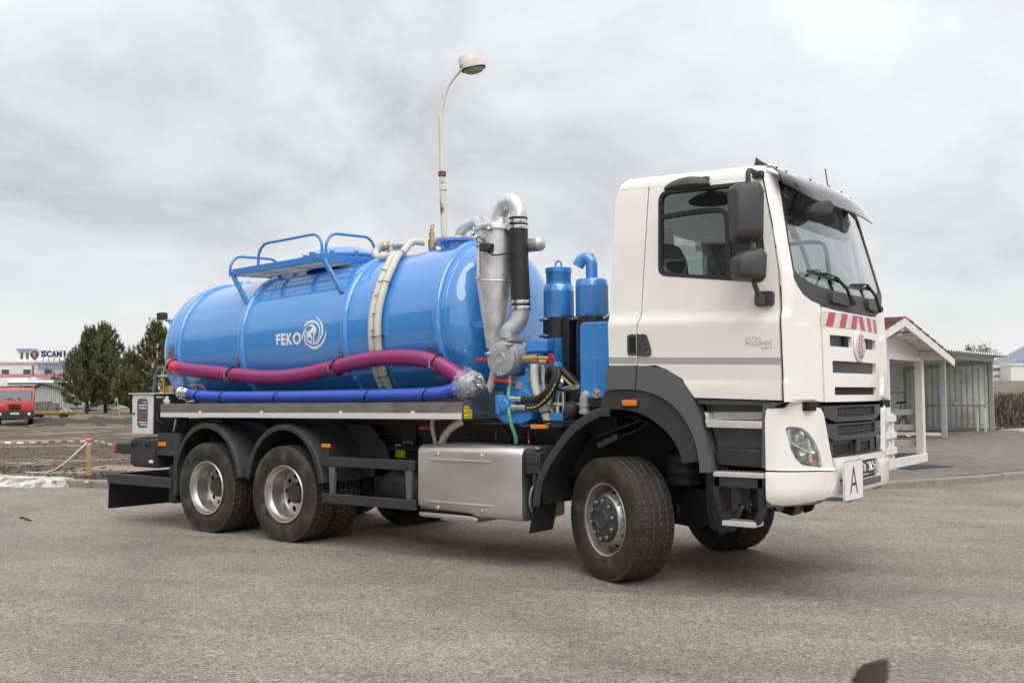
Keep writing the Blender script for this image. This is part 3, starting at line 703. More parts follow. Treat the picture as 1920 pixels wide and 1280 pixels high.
hl_u = [tuple(q) for q in roundpoly([(uy(y), z) for y, z in hl_pts], [.006, .012, .04, .05, .05, .05, .006, .02, .03, .05, .04, .04, .03], 3)]
cor = [(ux(1.392), 0.985), (ux(1.397), 1.36), (ux(1.405), 1.435), (ux(1.415), 1.448), (uy(-1.155), 1.452), (uy(-1.125), 1.49), (uy(-1.10), 1.518), (uy(-1.039), 1.522), (uy(-1.01), 1.49), (uy(-0.95), 1.462), (uy(-0.82), 1.447), (uy(-0.782), 1.40), (uy(-0.70), 1.10), (uy(-0.652), 0.965), (uy(-0.665), 0.958), (uy(-0.9), 0.972)]
corp = pobj('headlight_panel', [cor, hl_u], bmap, -0.04, 0.0, 'white_paint', T, step=0.05, bevel=0.008, extra_v=(0.985,)); corm = mirror(corp)
low = [(ux(1.395), 0.972), (ux(1.400), 0.755), (ux(1.42), 0.728), (uy(-1.18), 0.715), (uy(-1.0), 0.722), (uy(-0.765), 0.745), (uy(-0.69), 0.86), (uy(-0.645), 0.948), (uy(-0.9), 0.962)]
lowp = pobj('bumper_corner', [low], bmap, -0.05, 0.0, 'white_paint', T, step=0.045, bevel=0.012, seg=3); mirror(lowp)
g = G(); R = []
for k in range(15):
    u = uy(-1.24)+(uy(-0.74)-uy(-1.24))*k/14; R.append([bmap(u, z, d) for z, d in ((0.735, -0.06), (0.722, -0.015), (0.70, -0.03), (0.705, -0.08))])
g.rings(R); sp1 = g.obj('bumper_lip', 'cast_silver', T, smooth=50); mirror(sp1)
cen = [(uy(-0.655), 1.045), (uy(-0.60), 1.055), (uy(0.60), 1.055), (uy(0.655), 1.045), (uy(0.635), 0.945), (uy(0.69), 0.86), (uy(0.755), 0.755), (uy(0.4), 0.768), (uy(0), 0.772), (uy(-0.4), 0.768), (uy(-0.755), 0.755), (uy(-0.69), 0.86), (uy(-0.635), 0.945)]
ph = [(uy(-0.30), 0.865), (uy(0.30), 0.865), (uy(0.30), 1.01), (uy(-0.30), 1.01)]
cenp = pobj('bumper', [cen, ph], bmap, -0.06, 0.004, 'white_paint', T, step=0.06, bevel=0.012, seg=3)
pobj('plate_recess', [[(uy(-0.31), 0.80), (uy(0.31), 0.80), (uy(0.31), 1.02), (uy(-0.31), 1.02)]], bmap, -0.06, -0.035, 'void_black', cenp, step=0.1)
pobj('plate_recess_lip', [rrect(uy(0.31), uy(-0.31), 0.805, 0.862, 0.02)], bmap, -0.05, 0.012, 'fender_grey', cenp, step=0.1, bevel=0.012)
# registration plate, black holder with light characters
pl = pobj('number_plate', [rrect(uy(0.27), uy(-0.27), 0.876, 1.0, 0.01)], bmap, -0.03, -0.012, 'print_black', cenp, step=0.15)
def platem(u, z, d): return bmap(-u, z, d-0.012+0.018*0)
for q_, (ch, a_) in enumerate(zip('3H8315', (-0.225, -0.155, -0.085, 0.03, 0.10, 0.17))): lettering('plate_character', ch, (a_, a_+0.052, 0.918, 0.988), platem, 'print_white', pl, 0.0, 0.003, step=0.2)
pobj('plate_strip', [[(uy(-0.16), 0.886), (uy(0.03), 0.886), (uy(0.03), 0.898), (uy(-0.16), 0.898)]], bmap, -0.012, -0.009, 'print_grey', pl, step=0)
pobj('plate_seal', [rrect(uy(0.235), uy(0.185), 0.884, 0.904, 0.004)], bmap, -0.012, -0.008, 'amber', pl, step=0)
# A sign
g = G(); sc_ = Vector((1.805, -0.50, 0.878)); tx_ = Vector((0.045, 1.0, 0)).normalized()
g.obox(sc_, tx_, (tx_.y, -tx_.x, 0.0), (0, 0, 1), 0.20, 0.006, 0.155); sign = g.obj('waste_sign', 'print_white', T, bevel=0.004, label='white sign board with a tall black letter A')
nrm = Vector((tx_.y, -tx_.x, 0))
def sgm(u, v, d): return sc_+tx_*u+Vector((0, 0, v))+nrm*(0.006+d)
lettering('sign_letter', 'A', (-0.082, 0.082, -0.105, 0.105), sgm, 'print_black', sign, 0.0, 0.002, bold=-0.012, step=1)
g = G()
for u0, u1, v0, v1 in ((-.2, .2, .151, .155), (-.2, .2, -.155, -.151), (-.2, -.196, -.155, .155), (.196, .2, -.155, .155)):
    g.add([sgm(u0, v0, .002), sgm(u1, v0, .002), sgm(u1, v1, .002), sgm(u0, v1, .002)], [(0, 1, 2, 3)])
g.obj('sign_border', 'print_black', sign, smooth=0, fix=False)
for q_ in (-0.1, 0.1): g = G(); g.beam(sc_+tx_*q_-nrm*0.004, sc_+tx_*q_-nrm*0.08, 0.03, 0.02); g.obj('sign_bracket', 'steel_black', sign)

# grille between the headlight panels
def FG(y): return 1.650-0.09*y*y
def gmap(y, z, d): return Vector((FG(y)+d, y, z))
g = G(); g.box(1.46, 1.52, -0.80, 0.80, 0.95, 1.50); g.obj('radiator', 'void_black', T)
for y in (-1, 1):
    pobj('grille_cheek', [[(y*0.50, 1.05), (y*0.69, 1.06), (y*0.76, 1.40), (y*0.74, 1.46), (y*0.56, 1.46)]], gmap, -0.06, 0.005, 'grille_dark', T, step=0.1, bevel=0.01)
def holes(y0, y1, z0, z1, nx, nz, rx, rz):
    H = []
    for i in range(nx):
        for j in range(nz):
            cy = y0+(y1-y0)*(i+0.5)/nx+(0.25 if j % 2 else -0.25)*(y1-y0)/nx*0.5; cz = z0+(z1-z0)*(j+0.5)/nz
            H.append([(cy+rx*cos(2*pi*k/8+pi/8), cz+rz*sin(2*pi*k/8+pi/8)) for k in range(8)])
    return H
for z0, z1 in ((1.368, 1.462), (1.218, 1.318)):
    bar = pobj('grille_bar', [roundpoly([(-0.70, z0+0.01), (-0.52, z0-0.035), (0.52, z0-0.035), (0.70, z0+0.01), (0.72, z1), (-0.72, z1)], .03), rrect(-0.475, 0.475, z0+0.004, z1-0.012, 0.012)], gmap, -0.02, 0.055, 'grille_dark', T, step=0.1, bevel=0.018, seg=3)
    pobj('grille_mesh', [rrect(-0.49, 0.49, z0-0.004, z1-0.004, 0.01)]+holes(-0.465, 0.465, z0+0.008, z1-0.016, 22, 3, 0.0155, 0.0105), gmap, 0.018, 0.034, 'grille_dark', bar, step=0, smooth=20)
lowg = pobj('grille_bar', [roundpoly([(-0.64, 1.05), (0.64, 1.05), (0.66, 1.185), (-0.66, 1.185)], .02), rrect(-0.47, -0.10, 1.065, 1.15, 0.01), rrect(0.10, 0.47, 1.065, 1.15, 0.01)], gmap, -0.04, 0.012, 'grille_dark', T, step=0.1, bevel=0.008)
for y0 in (-0.485, 0.085):
    pobj('grille_mesh', [rrect(y0, y0+0.40, 1.058, 1.158, 0.01)]+holes(y0+0.02, y0+0.38, 1.07, 1.145, 9, 3, 0.0155, 0.0105), gmap, -0.02, -0.004, 'grille_dark', lowg, step=0, smooth=20)
g = G(); g.prism([(1.655, 1.05), (1.665, 1.20), (1.70, 1.20), (1.69, 1.05)], -0.05, 0.05); g.obj('grille_post', 'grille_dark', T, bevel=0.01)
g = G()
for k in range(8):
    a = [Vector((bcurve(uy(y))[0]-0.02-0.022*k, y, 1.058)) for y in [-0.60+1.2*q/8 for q in range(9)]]
    g.tube(a, 0.008, 6)
g.obj('bumper_step_tread', 'plastic_black', cenp)
pobj('bumper_step', [[(uy(-0.64), 1.03), (uy(0.64), 1.03), (uy(0.64), 1.05), (uy(-0.64), 1.05)]], bmap, -0.22, -0.01, 'plastic_black', cenp, step=0.1)
g = G(); g.box(1.49, 1.66, -1.02, -0.80, 1.43, 1.50); gb = g.obj('bracket_plate', 'void_black', T); mirror(gb)

# headlights
for far in (0, 1):
    P_ = corm if far else corp
    items = []
    items.append(pobj('headlight', [hl_u], bmap, -0.085, -0.070, 'lamp_silver', P_, step=0.05))
    rim_ = pobj('lamp_surround', [[(u, z) for u, z in hl_u], inset(hl_u, 0.009)], bmap, -0.07, -0.012, 'lamp_silver', P_, step=0.06)
    items.append(rim_)
    c1 = [(uy(-1.08), 1.19), (uy(-0.985), 1.15), (uy(-0.965), 1.06), (uy(-1.05), 1.075)]
    for (cy, cz, r_) in ((-1.035, 1.235, 0.045), (-1.01, 1.115, 0.060), (-0.90, 1.13, 0.058)):
        u = uy(cy); a_ = bmap(u, cz, -0.020); b_ = bmap(u, cz, -0.068); n_ = (a_-b_).normalized()
        gg = G(); gg.lathe([(r_, 0.05), (r_*0.9, 0.03), (r_*0.55, 0.006), (0.014, 0.0)], b_, n_, 24, False, True); items.append(gg.obj('reflector_bowl', 'chrome', P_))
        gg = G(); gg.ball(b_+n_*0.02, 0.017, 12); items.append(gg.obj('bulb', 'print_white', P_))
    items.append(pobj('lamp_divider', [[(uy(-0.955), 1.225), (uy(-0.925), 1.20), (uy(-0.905), 1.02), (uy(-0.94), 1.035)]], bmap, -0.07, -0.02, 'lamp_silver', P_, step=0.06, bevel=0.006))
    items.append(pobj('lamp_shelf', [[(uy(-1.10), 1.175), (uy(-1.085), 1.18), (uy(-0.955), 1.125), (uy(-0.955), 1.112)]], bmap, -0.07, -0.02, 'lamp_silver', P_, step=0.06))
    items.append(pobj('lamp_shelf', [[(uy(-1.085), 1.065), (uy(-1.03), 1.052), (uy(-0.90), 1.025), (uy(-0.82), 1.03), (uy(-0.808), 1.0), (uy(-0.97), 1.025), (uy(-1.04), 1.055)]], bmap, -0.07, -0.03, 'rim_silver', P_, step=0.06))
    items.append(pobj('indicator', [[(uy(-0.915), 1.05), (uy(-0.872), 1.047), (uy(-0.870), 1.005), (uy(-0.913), 1.009)]], bmap, -0.07, -0.018, 'amber', P_, step=0))
    items.append(pobj('side_reflector', [[(uy(-1.13), 1.29), (uy(-1.105), 1.293), (uy(-1.112), 1.15), (uy(-1.125), 1.17)]], bmap, -0.07, -0.03, 'lamp_silver', P_, step=0.05))
    items.append(pobj('headlight_lens', [inset(hl_u, 0.004)], bmap, -0.010, -0.006, 'lens_glass', P_, step=0.05, smooth=60))
    if far:
        for o in items:
            for v in o.data.vertices: v.co.y = -v.co.y
            o.data.flip_normals()

# ================================================================== TRUCK: wheel arch, steps
def both(o): mirror(o); return o
arcp = lambda P: [tuple(p.to_2d()) for p in smoothpath([(x, z, 0) for x, z in P], 5)]
arch = [(0.015, 1.806)]+arcp([(0.29, 1.800), (0.45, 1.788), (0.57, 1.752), (0.69, 1.675), (0.78, 1.555), (0.865, 1.335), (0.925, 1.12), (0.948, 1.02), (0.945, 0.95)])+arcp([(0.845, 0.945), (0.838, 1.06), (0.80, 1.21), (0.725, 1.355), (0.62, 1.470), (0.48, 1.553), (0.30, 1.598), (0.15, 1.605)])+[(0.0, 1.605), (-0.012, 1.70)]
both(pobj('fender', [arch], lambda x, z, d: Vector((x, -(1.225+d), z)), -0.12, 0.025, 'fender_grey', T, step=0.1, bevel=0.018, seg=3))
g = G(); g.prism([(0.284, 1.80), (0.292, 1.80), (0.290, 1.70), (0.276, 1.60), (0.268, 1.60), (0.282, 1.70)], -1.2515, -1.24); both(g.obj('fender_seam', 'void_black', T, smooth=0))
inner = [(-0.035, 1.60)]+arcp([(0.15, 1.602), (0.30, 1.595), (0.475, 1.550), (0.615, 1.468), (0.718, 1.355), (0.795, 1.205), (0.838, 1.03)])+arcp([(0.69, 1.015), (0.655, 1.11), (0.59, 1.215), (0.50, 1.30), (0.36, 1.385), (0.20, 1.43), (0.0, 1.44), (-0.085, 1.415)])+[(-0.06, 1.50)]
both(pobj('wheel_arch_lip', [inner], lambda x, z, d: Vector((x, -(1.215+d), z)), -0.16, 0.016, 'mudguard_black', T, step=0.1, bevel=0.012))
g = G(); g.prism([(0.0, 1.597), (0.30, 1.592), (0.47, 1.545), (0.61, 1.465), (0.71, 1.352), (0.79, 1.192), (0.83, 1.035), (0.80, 1.035), (0.765, 1.18), (0.69, 1.33), (0.59, 1.44), (0.46, 1.515), (0.30, 1.557), (0.0, 1.562)], -1.2345, -1.2); both(g.obj('wheel_arch_trim', 'plastic_black', T))
g = G(); g.box(0.150, 0.285, -1.262, -1.22, 1.468, 1.517); ind = g.obj('side_marker', 'amber', T, bevel=0.008); mirror(ind)
g = G(); g.box(0.138, 0.297, -1.245, -1.21, 1.457, 1.528); both(g.obj('marker_frame', 'plastic_black', T, bevel=0.006))
# rear half of the front mudguard: curved strip with a rolled lip, and the flap
pr_o = smoothpath([(0.02, 1.455, 0), (-0.06, 1.455, 0), (-0.15, 1.43, 0), (-0.28, 1.365, 0), (-0.42, 1.265, 0), (-0.57, 1.10, 0), (-0.70, 0.92, 0), (-0.765, 0.76, 0), (-0.795, 0.59, 0)], 6)
def arcstrip(name, P, wlip, y_out, y_in, m_, lipw=0.0, drop=0.075, parent=T):
    """mudguard: skin between y_out and y_in with a lip that turns in towards the wheel"""
    g = G(); R = []
    K = len(P)
    for i, p in enumerate(P):
        t = (P[min(i+1, K-1)]-P[max(i-1, 0)]).normalized(); n = Vector((t.y, -t.x))     # (x, z) normal
        if n.dot(Vector((0.0, 0.5))-Vector((p.x-wlip, p.y))) < 0: n = -n
        q = lambda dd, y: Vector((p.x+n.x*dd, y, p.y+n.y*dd))
        R.append([q(0.0, y_in), q(0.0, y_out+0.02), q(0.012, y_out+0.003), q(drop*0.5, y_out), q(drop, y_out+0.004), q(drop+0.004, y_out+0.02), q(drop-0.004, y_out+0.03), q(0.03, y_out+0.03), q(0.014, y_in)])
    g.rings(R, True, True, True)
    return g.obj(name, m_, parent, smooth=40)
both(arcstrip('front_mudguard', pr_o, 0.0, -1.245, -0.80, 'mudguard_black'))
fl = [(-0.775, 0.62), (-0.795, 0.345), (-0.80, 0.34), (-0.765, 0.62)]
g = G(); rows_ = []
for k in range(9):
    t = k/8; z = 0.66-0.32*t; x = -0.775-0.045*t*t; rows_.append([(x, -1.235+0.36*j/6, z+0.05*(j/6)*0) for j in range(7)])
R = [r_+[(a-0.012, b, c) for a, b, c in reversed(r_)] for r_ in rows_]; g.rings(R)
both(g.obj('mud_flap', 'well_black', T))
# inner wheel-well wall, dirty
g = G(); wl = smoothpath([(-0.70, 0.60, 0), (-0.70, 0.85, 0), (-0.55, 1.10, 0), (-0.35, 1.28, 0), (-0.1, 1.36, 0), (0.2, 1.37, 0), (0.45, 1.28, 0)], 5)
A = [(p.x, -1.19, p.y) for p in wl]; B = [(p.x, -0.74, p.y) for p in wl]; g.strip(A, B)
g.add([(-0.70, -0.74, 0.55), (0.2, -0.74, 0.55)]+[(p.x, -0.74, p.y) for p in wl], []); both(g.obj('wheel_well', 'well_black', T, fix=False))
g = G(); g.box(-0.9, 1.35, -0.60, 0.60, 0.80, 1.50); g.obj('engine_block', 'void_black', T)
# entry: backing wall, aluminium upper step, lower steps on hanging plates
bk = [(0.80, 1.53), (1.43, 1.50), (1.43, 1.44), (1.395, 1.42), (1.37, 1.0), (1.36, 0.985), (0.945, 1.0), (0.90, 1.22), (0.86, 1.36)]
both(pobj('entry_wall', [bk], lambda x, z, d: Vector((x, -(1.09+d), z)), -0.02, 0.0, 'fender_grey', T, step=0.0, bevel=0.01))
g = G(); g.prism([(1.345, 0.995), (1.40, 0.995), (1.43, 1.44), (1.52, 1.50), (1.365, 1.50)], -1.225, -1.0); both(g.obj('entry_post', 'fender_grey', T, bevel=0.012))
g = G(); g.prism([(0.80, 1.53), (1.46, 1.51), (1.46, 1.47), (0.82, 1.48)], -1.21, -1.0); both(g.obj('door_sill', 'fender_grey', T, bevel=0.01))
st1 = [(0.884, 1.415), (0.905, 1.325), (0.93, 1.305), (1.35, 1.302), (1.36, 1.34), (0.935, 1.345)]
g = G(); g.prism([(0.905, 1.300), (1.362, 1.296), (1.365, 1.352), (0.892, 1.360)], -1.240, -1.05); g.prism([(0.880, 1.422), (0.890, 1.350), (1.366, 1.345), (1.366, 1.425)], -1.105, -1.092); g.prism([(0.880, 1.422), (0.890, 1.350), (0.915, 1.350), (0.905, 1.41)], -1.22, -1.1)
s1 = both(g.obj('entry_step', 'alu_step', T, bevel=0.006))
g = G()
for k in range(6): g.box(0.97+0.062*k, 1.01+0.062*k, -1.215, -1.115, 1.354, 1.3605)
for c in (both(g.obj('step_slot', 'plastic_black', s1)),): pass
g = G(); g.prism([(0.945, 1.125), (0.985, 1.13), (1.015, 1.145), (1.36, 1.135), (1.352, 1.02), (1.33, 1.0), (0.96, 1.005)], -1.19, -1.0); both(g.obj('step_box', 'plastic_black', T, bevel=0.015))
g = G(); g.box(0.95, 1.375, -1.23, -1.02, 0.918, 0.957); s2 = both(g.obj('entry_step', 'alu_step', T, bevel=0.006))
g = G()
for k in range(12):
    g.lathe([(0.010, 0), (0.010, 0.006), (0.005, 0.008)], (0.975+0.034*k, -1.20, 0.957), (0, 0, 1), 8); g.lathe([(0.010, 0), (0.010, 0.006), (0.005, 0.008)], (0.975+0.034*k, -1.10, 0.957), (0, 0, 1), 8)
g.obj('step_stud', 'zinc', s2)
g = G(); g.box(0.955, 1.37, -1.215, -1.20, 0.84, 0.917); g.box(0.955, 1.0, -1.215, -1.05, 0.835, 0.917); g.box(1.31, 1.355, -1.215, -1.05, 0.835, 0.917); both(g.obj('step_carrier', 'steel_black', T, bevel=0.004))
for xt, xb in ((0.965, 1.025), (1.34, 1.265)):
    sg = 1 if xb > xt else -1
    P = smoothpath([(xt, -1.19, 0.84), (xt+0.005*sg, -1.19, 0.76), (xt+0.02*sg, -1.17, 0.66), (xb, -1.15, 0.555)], 5); g = G()
    R = [[p+Vector((-0.022, -0.02, 0)), p+Vector((0.022, -0.02, 0)), p+Vector((0.022, 0.05, 0)), p+Vector((-0.022, 0.05, 0))] for p in P]; g.rings(R); both(g.obj('step_hanger', 'plastic_black', T, smooth=50))
g = G(); g.box(1.005, 1.28, -1.20, -1.03, 0.537, 0.577); both(g.obj('entry_step', 'alu_step', T, bevel=0.006))
g = G(); g.prism([(1.12, 0.84), (1.30, 0.82), (1.30, 0.66), (1.14, 0.66)], -0.92, -0.90); g.box(1.0, 1.34, -0.94, -0.93, 0.80, 0.95); g.prism([(0.98, 0.95), (1.15, 0.95), (1.15, 0.62), (1.1, 0.66)], -0.985, -0.975); both(g.obj('bracket_plate', 'steel_black', T))
g = G(); g.prism([(0.70, 0.98), (0.92, 0.98), (0.93, 0.60), (0.86, 0.42), (0.74, 0.45), (0.70, 0.6)], -0.86, -0.62); g.prism([(0.78, 0.62), (1.02, 0.62), (0.94, 0.45), (0.86, 0.42)], -0.95, -0.9); both(g.obj('cab_mount', 'frame_black', T, bevel=0.012))
g = G(); g.tube([(1.02, -0.9, 0.66), (1.25, -0.6, 0.75)], 0.02, 8); g.tube([(0.95, -0.92, 0.655), (1.02, -1.12, 0.60)], 0.012, 8); g.obj('stay_rod', 'zinc', T)
# air spring and knuckle behind the front wheel
for s_ in (-1, 1):
    g = G(); g.lathe([(0.10, 0), (0.145, 0.02), (0.150, 0.06), (0.13, 0.085), (0.150, 0.11), (0.152, 0.16), (0.13, 0.185), (0.15, 0.21), (0.152, 0.25), (0.13, 0.28), (0.10, 0.29)], (0.42, s_*0.70, 0.78), (0, 0, 1), 28); g.obj('air_spring', 'plastic_black', T)
    g = G(); g.lathe([(0.09+0.02*(k % 2), 0.018*k) for k in range(12)], (0.25, s_*0.62, 0.55), (0.3, -s_*0.8, 0), 20); g.obj('axle_boot', 'hose_black', T)
    g = G(); g.cyl((0.05, s_*0.3, 0.5), (0.05, s_*0.92, 0.5), 0.10); g.prism([(0.3, 0.75), (0.6, 0.75), (0.66, 0.5), (0.5, 0.42), (0.2, 0.45)], s_*0.5, s_*0.62); g.obj('half_axle', 'frame_black', T)
# under-cab hoses and valve
g = G(); g.tube(smoothpath([(-0.25, -1.0, 1.20), (-0.05, -1.0, 1.27), (0.1, -0.95, 1.33), (0.3, -0.9, 1.42)], 5), 0.016, 8); g.tube(smoothpath([(-0.2, -0.98, 1.18), (0.05, -0.95, 1.23), (0.2, -0.9, 1.32)], 5), 0.012, 8); g.obj('air_line', 'hose_black', T)
g = G(); g.obox((-0.13, -1.0, 1.16), (0.9, 0, .4), (0, 1, 0), (-.4, 0, .9), 0.11, 0.05, 0.03); g.obj('well_bracket', 'steel_black', T, bevel=0.01)
# ================================================================== TRUCK: wheels
def tyre_mesh(kind):
    """tyre turned about local y, outer sidewall towards -y; tread blocks cut as relief"""
    wd_, R_, rr = (0.385, 0.525, 0.29) if kind == 'front' else (0.315, 0.525, 0.29)
    h = wd_/2
    prof = []
    def sw(s):     # sidewall from bead to shoulder
        return [(rr, s*h*0.74), (rr+0.015, s*h*0.82), (rr+0.05, s*h*0.94), (rr+0.075, s*h*0.965), (rr+0.080, s*h*0.985), (rr+0.11, s*h*0.998), (rr+0.14, s*h), (rr+0.17, s*h*0.985), (rr+0.185, s*h*0.985), (rr+0.19, s*h*0.965), (R_-0.035, s*h*0.95), (R_-0.018, s*h*0.935), (R_-0.006, s*h*0.91)]
    tw = h*0.89; NT = 44 if kind == 'front' else 40
    a = sw(-1); b = [(R_-0.010*(abs(-1+2*k/NT))**3, -tw+2*tw*k/NT) for k in range(NT+1)]; c = list(reversed(sw(1)))
    prof = a+b+c; i0 = len(a); i1 = len(a)+len(b)
    NC = 336; v = []; dust = []
    for k in range(NC):
        th = 2*pi*k/NC
        for i, (r, y) in enumerate(prof):
            d = 0; gr = 0
            if i0 <= i < i1:
                u = y/tw            # -1..1 across
                s = th*R_           # arc length
                if kind == 'front':
                    zig = 0.0065*math.asin(math.sin(s*2*pi/0.060))/1.57
                    for gc in (-0.60, -0.20, 0.20, 0.60):
                        if abs(y+zig-gc*tw) < 0.0066: gr = 1; d = 0.014
                    if abs(u) > 0.80 and (s % 0.042) < 0.006: gr = max(gr, .8); d = max(d, 0.008)
                    elif (s % 0.0425) < 0.0042 and abs(u) <= 0.8: gr = max(gr, .25); d = max(d, 0.003)
                else:
                    # staggered hexagonal blocks
                    pu = (y+tw)/(2*tw)*4.0; row = int(min(3, pu)); pit = 0.078
                    ss = (s/pit+(0.5 if row % 2 else 0.0)) % 1.0
                    fu = pu-row; edge = min(fu, 1-fu); zz = 0.10*abs(ss-0.5)*2
                    if edge < 0.06+0.10*max(0, abs(ss-0.5)-0.33)*6 and 0 < pu < 4: gr = 1; d = 0.014
                    sk_ = (ss+0.22*(fu-0.5)*(1 if row % 2 else -1)) % 1.0
                    if min(sk_, 1-sk_) < 0.075: gr = 1; d = 0.014
            elif i in (i0-1, i0-2, i1, i1+1):
                s = th*R_
                if (s % 0.039) < 0.010: d = 0.007; gr = .6
            rr_ = r-d
            v.append((rr_*cos(th), y, rr_*sin(th)))
            sd_ = 0.0
            if not (i0 <= i < i1): sd_ = max(0, min(0.75, 0.42*(mnoise.noise(Vector((cos(th)*3, sin(th)*3, r*9)))+0.15)))*(0.6 if kind == 'front' else 1)+(0.15 if (i <= 1 or i >= len(prof)-2) else 0)
            dust.append(max(gr*(0.7 if kind == 'front' else 1.0)*(0.75+0.25*mnoise.noise(Vector((th*9, y*20, 1)))), sd_))
    n = len(prof); f = []
    for k in range(NC):
        k2 = (k+1) % NC
        for i in range(n-1): f.append((k*n+i, k*n+i+1, k2*n+i+1, k2*n+i))
    # close the inside between the beads
    for k in range(NC):
        k2 = (k+1) % NC; f.append((k*n, k2*n, k2*n+n-1, k*n+n-1))
    me = bpy.data.meshes.new('tyre_'+kind); me.from_pydata(v, [], f)
    at_ = me.attributes.new('dust', 'FLOAT', 'POINT'); at_.data.foreach_set('value', dust)
    bm = bmesh.new(); bm.from_mesh(me); bmesh.ops.recalc_face_normals(bm, faces=bm.faces); bm.to_mesh(me); bm.free()
    me.materials.append(MATS['tyre_rubber']); me.shade_smooth(); me.set_sharp_from_angle(angle=radians(40))
    return me
TY_F, TY_R = tyre_mesh('front'), tyre_mesh('rear')
def rim_mesh(kind):
    g = G()
    if kind == 'front':
        pr = [(0.288, 0.0), (0.303, -0.150), (0.312, -0.158), (0.306, -0.166), (0.292, -0.160), (0.288, -0.150), (0.284, -0.10), (0.270, -0.075), (0.262, 0.02), (0.268, 0.15), (0.30, 0.17)]
        g.lathe([(r, y) for r, y in pr], (0, 0, 0), (0, 1, 0), 72, False, False)
        pass
        g.lathe([(0.205, -0.150), (0.195, -0.158), (0.19, -0.158)], (0, 0, 0), (0, 1, 0), 72, False, False)
    else:
        pr = [(0.288, 0.0), (0.303, -0.135), (0.312, -0.146), (0.306, -0.155), (0.291, -0.150), (0.286, -0.135), (0.279, -0.105), (0.262, -0.085), (0.258, -0.03), (0.252, -0.012), (0.248, 0.04), (0.244, 0.066), (0.238, 0.072)]
        g.lathe(pr, (0, 0, 0), (0, 1, 0), 72, False, False)
        pass
        g.lathe([(0.26, 0.12), (0.30, 0.15), (0.305, 0.16)], (0, 0, 0), (0, 1, 0), 48, False, False)
    me = g.mesh('rim_'+kind, True); me.materials.append(MATS['rim_silver']); me.shade_smooth(); me.set_sharp_from_angle(angle=radians(32)); return me
def disc_mesh(kind):
    """dished wheel disc with ten round hand holes"""
    ro, yo, ri, yi, rh, hr, hw = (0.264, -0.040, 0.203, -0.152, 0.238, 0.019, 0.028) if kind == 'front' else (0.240, 0.072, 0.098, 0.052, 0.190, 0.029, 0.031)
    C_ = lambda r, n: [(r*cos(2*pi*k/n), r*sin(2*pi*k/n)) for k in range(n)]
    P_ = [C_(ro, 120), C_(ri, 80)]
    for q in range(10):
        a = 2*pi*q/10; e_ = Vector((cos(a), sin(a))); f_ = Vector((-sin(a), cos(a)))
        P_.append([tuple(e_*(rh+hr*cos(t))+f_*hw*sin(t)) for t in [2*pi*k/20 for k in range(20)]])
    me = patch(P_, lambda u, v, d: Vector((u, yo+(yi-yo)*(ro-hypot(u, v))/(ro-ri)+d, v)), 0.0, 0.012, 0)
    me.materials.append(MATS['rim_silver']); me.shade_smooth(); me.set_sharp_from_angle(angle=radians(30)); return me
def hub_mesh(kind):
    g = G()
    if kind == 'front': g.lathe([(0.195, -0.10), (0.198, -0.150), (0.192, -0.172), (0.180, -0.180), (0.085, -0.184), (0.080, -0.196), (0.072, -0.200), (0.066, -0.190), (0.01, -0.190)], (0, 0, 0), (0, 1, 0), 48)
    else: g.lathe([(0.115, 0.08), (0.112, 0.010), (0.105, -0.006), (0.062, -0.010), (0.058, -0.016), (0.02, -0.018)], (0, 0, 0), (0, 1, 0), 48)
    me = g.mesh('hub_'+kind); me.materials.append(MATS['hub_grey']); me.shade_smooth(); me.set_sharp_from_angle(angle=radians(32)); return me
def drum_mesh():
    g = G(); g.lathe([(0.24, 0.02), (0.24, 0.17)], (0, 0, 0), (0, 1, 0), 40); me = g.mesh('drum'); me.materials.append(MATS['void_black']); return me
def nut_mesh():
    g = G(); g.lathe([(0.017, 0), (0.017, -0.016), (0.011, -0.018), (0.010, -0.028), (0.003, -0.030)], (0, 0, 0), (0, 1, 0), 6); me = g.mesh('nut'); me.materials.append(MATS['zinc']); return me
def nutcup_mesh():
    g = G(); g.lathe([(0.024, -0.004), (0.024, -0.0055), (0.004, -0.0055)], (0, 0, 0), (0, 1, 0), 16, False, True); me = g.mesh('nut_cup'); me.materials.append(MATS['void_black']); return me
DC_F, DC_R = disc_mesh('front'), disc_mesh('rear')
RM_F, RM_R, HB_F, HB_R, DRM, NUT, CUP = rim_mesh('front'), rim_mesh('rear'), hub_mesh('front'), hub_mesh('rear'), drum_mesh(), nut_mesh(), nutcup_mesh()
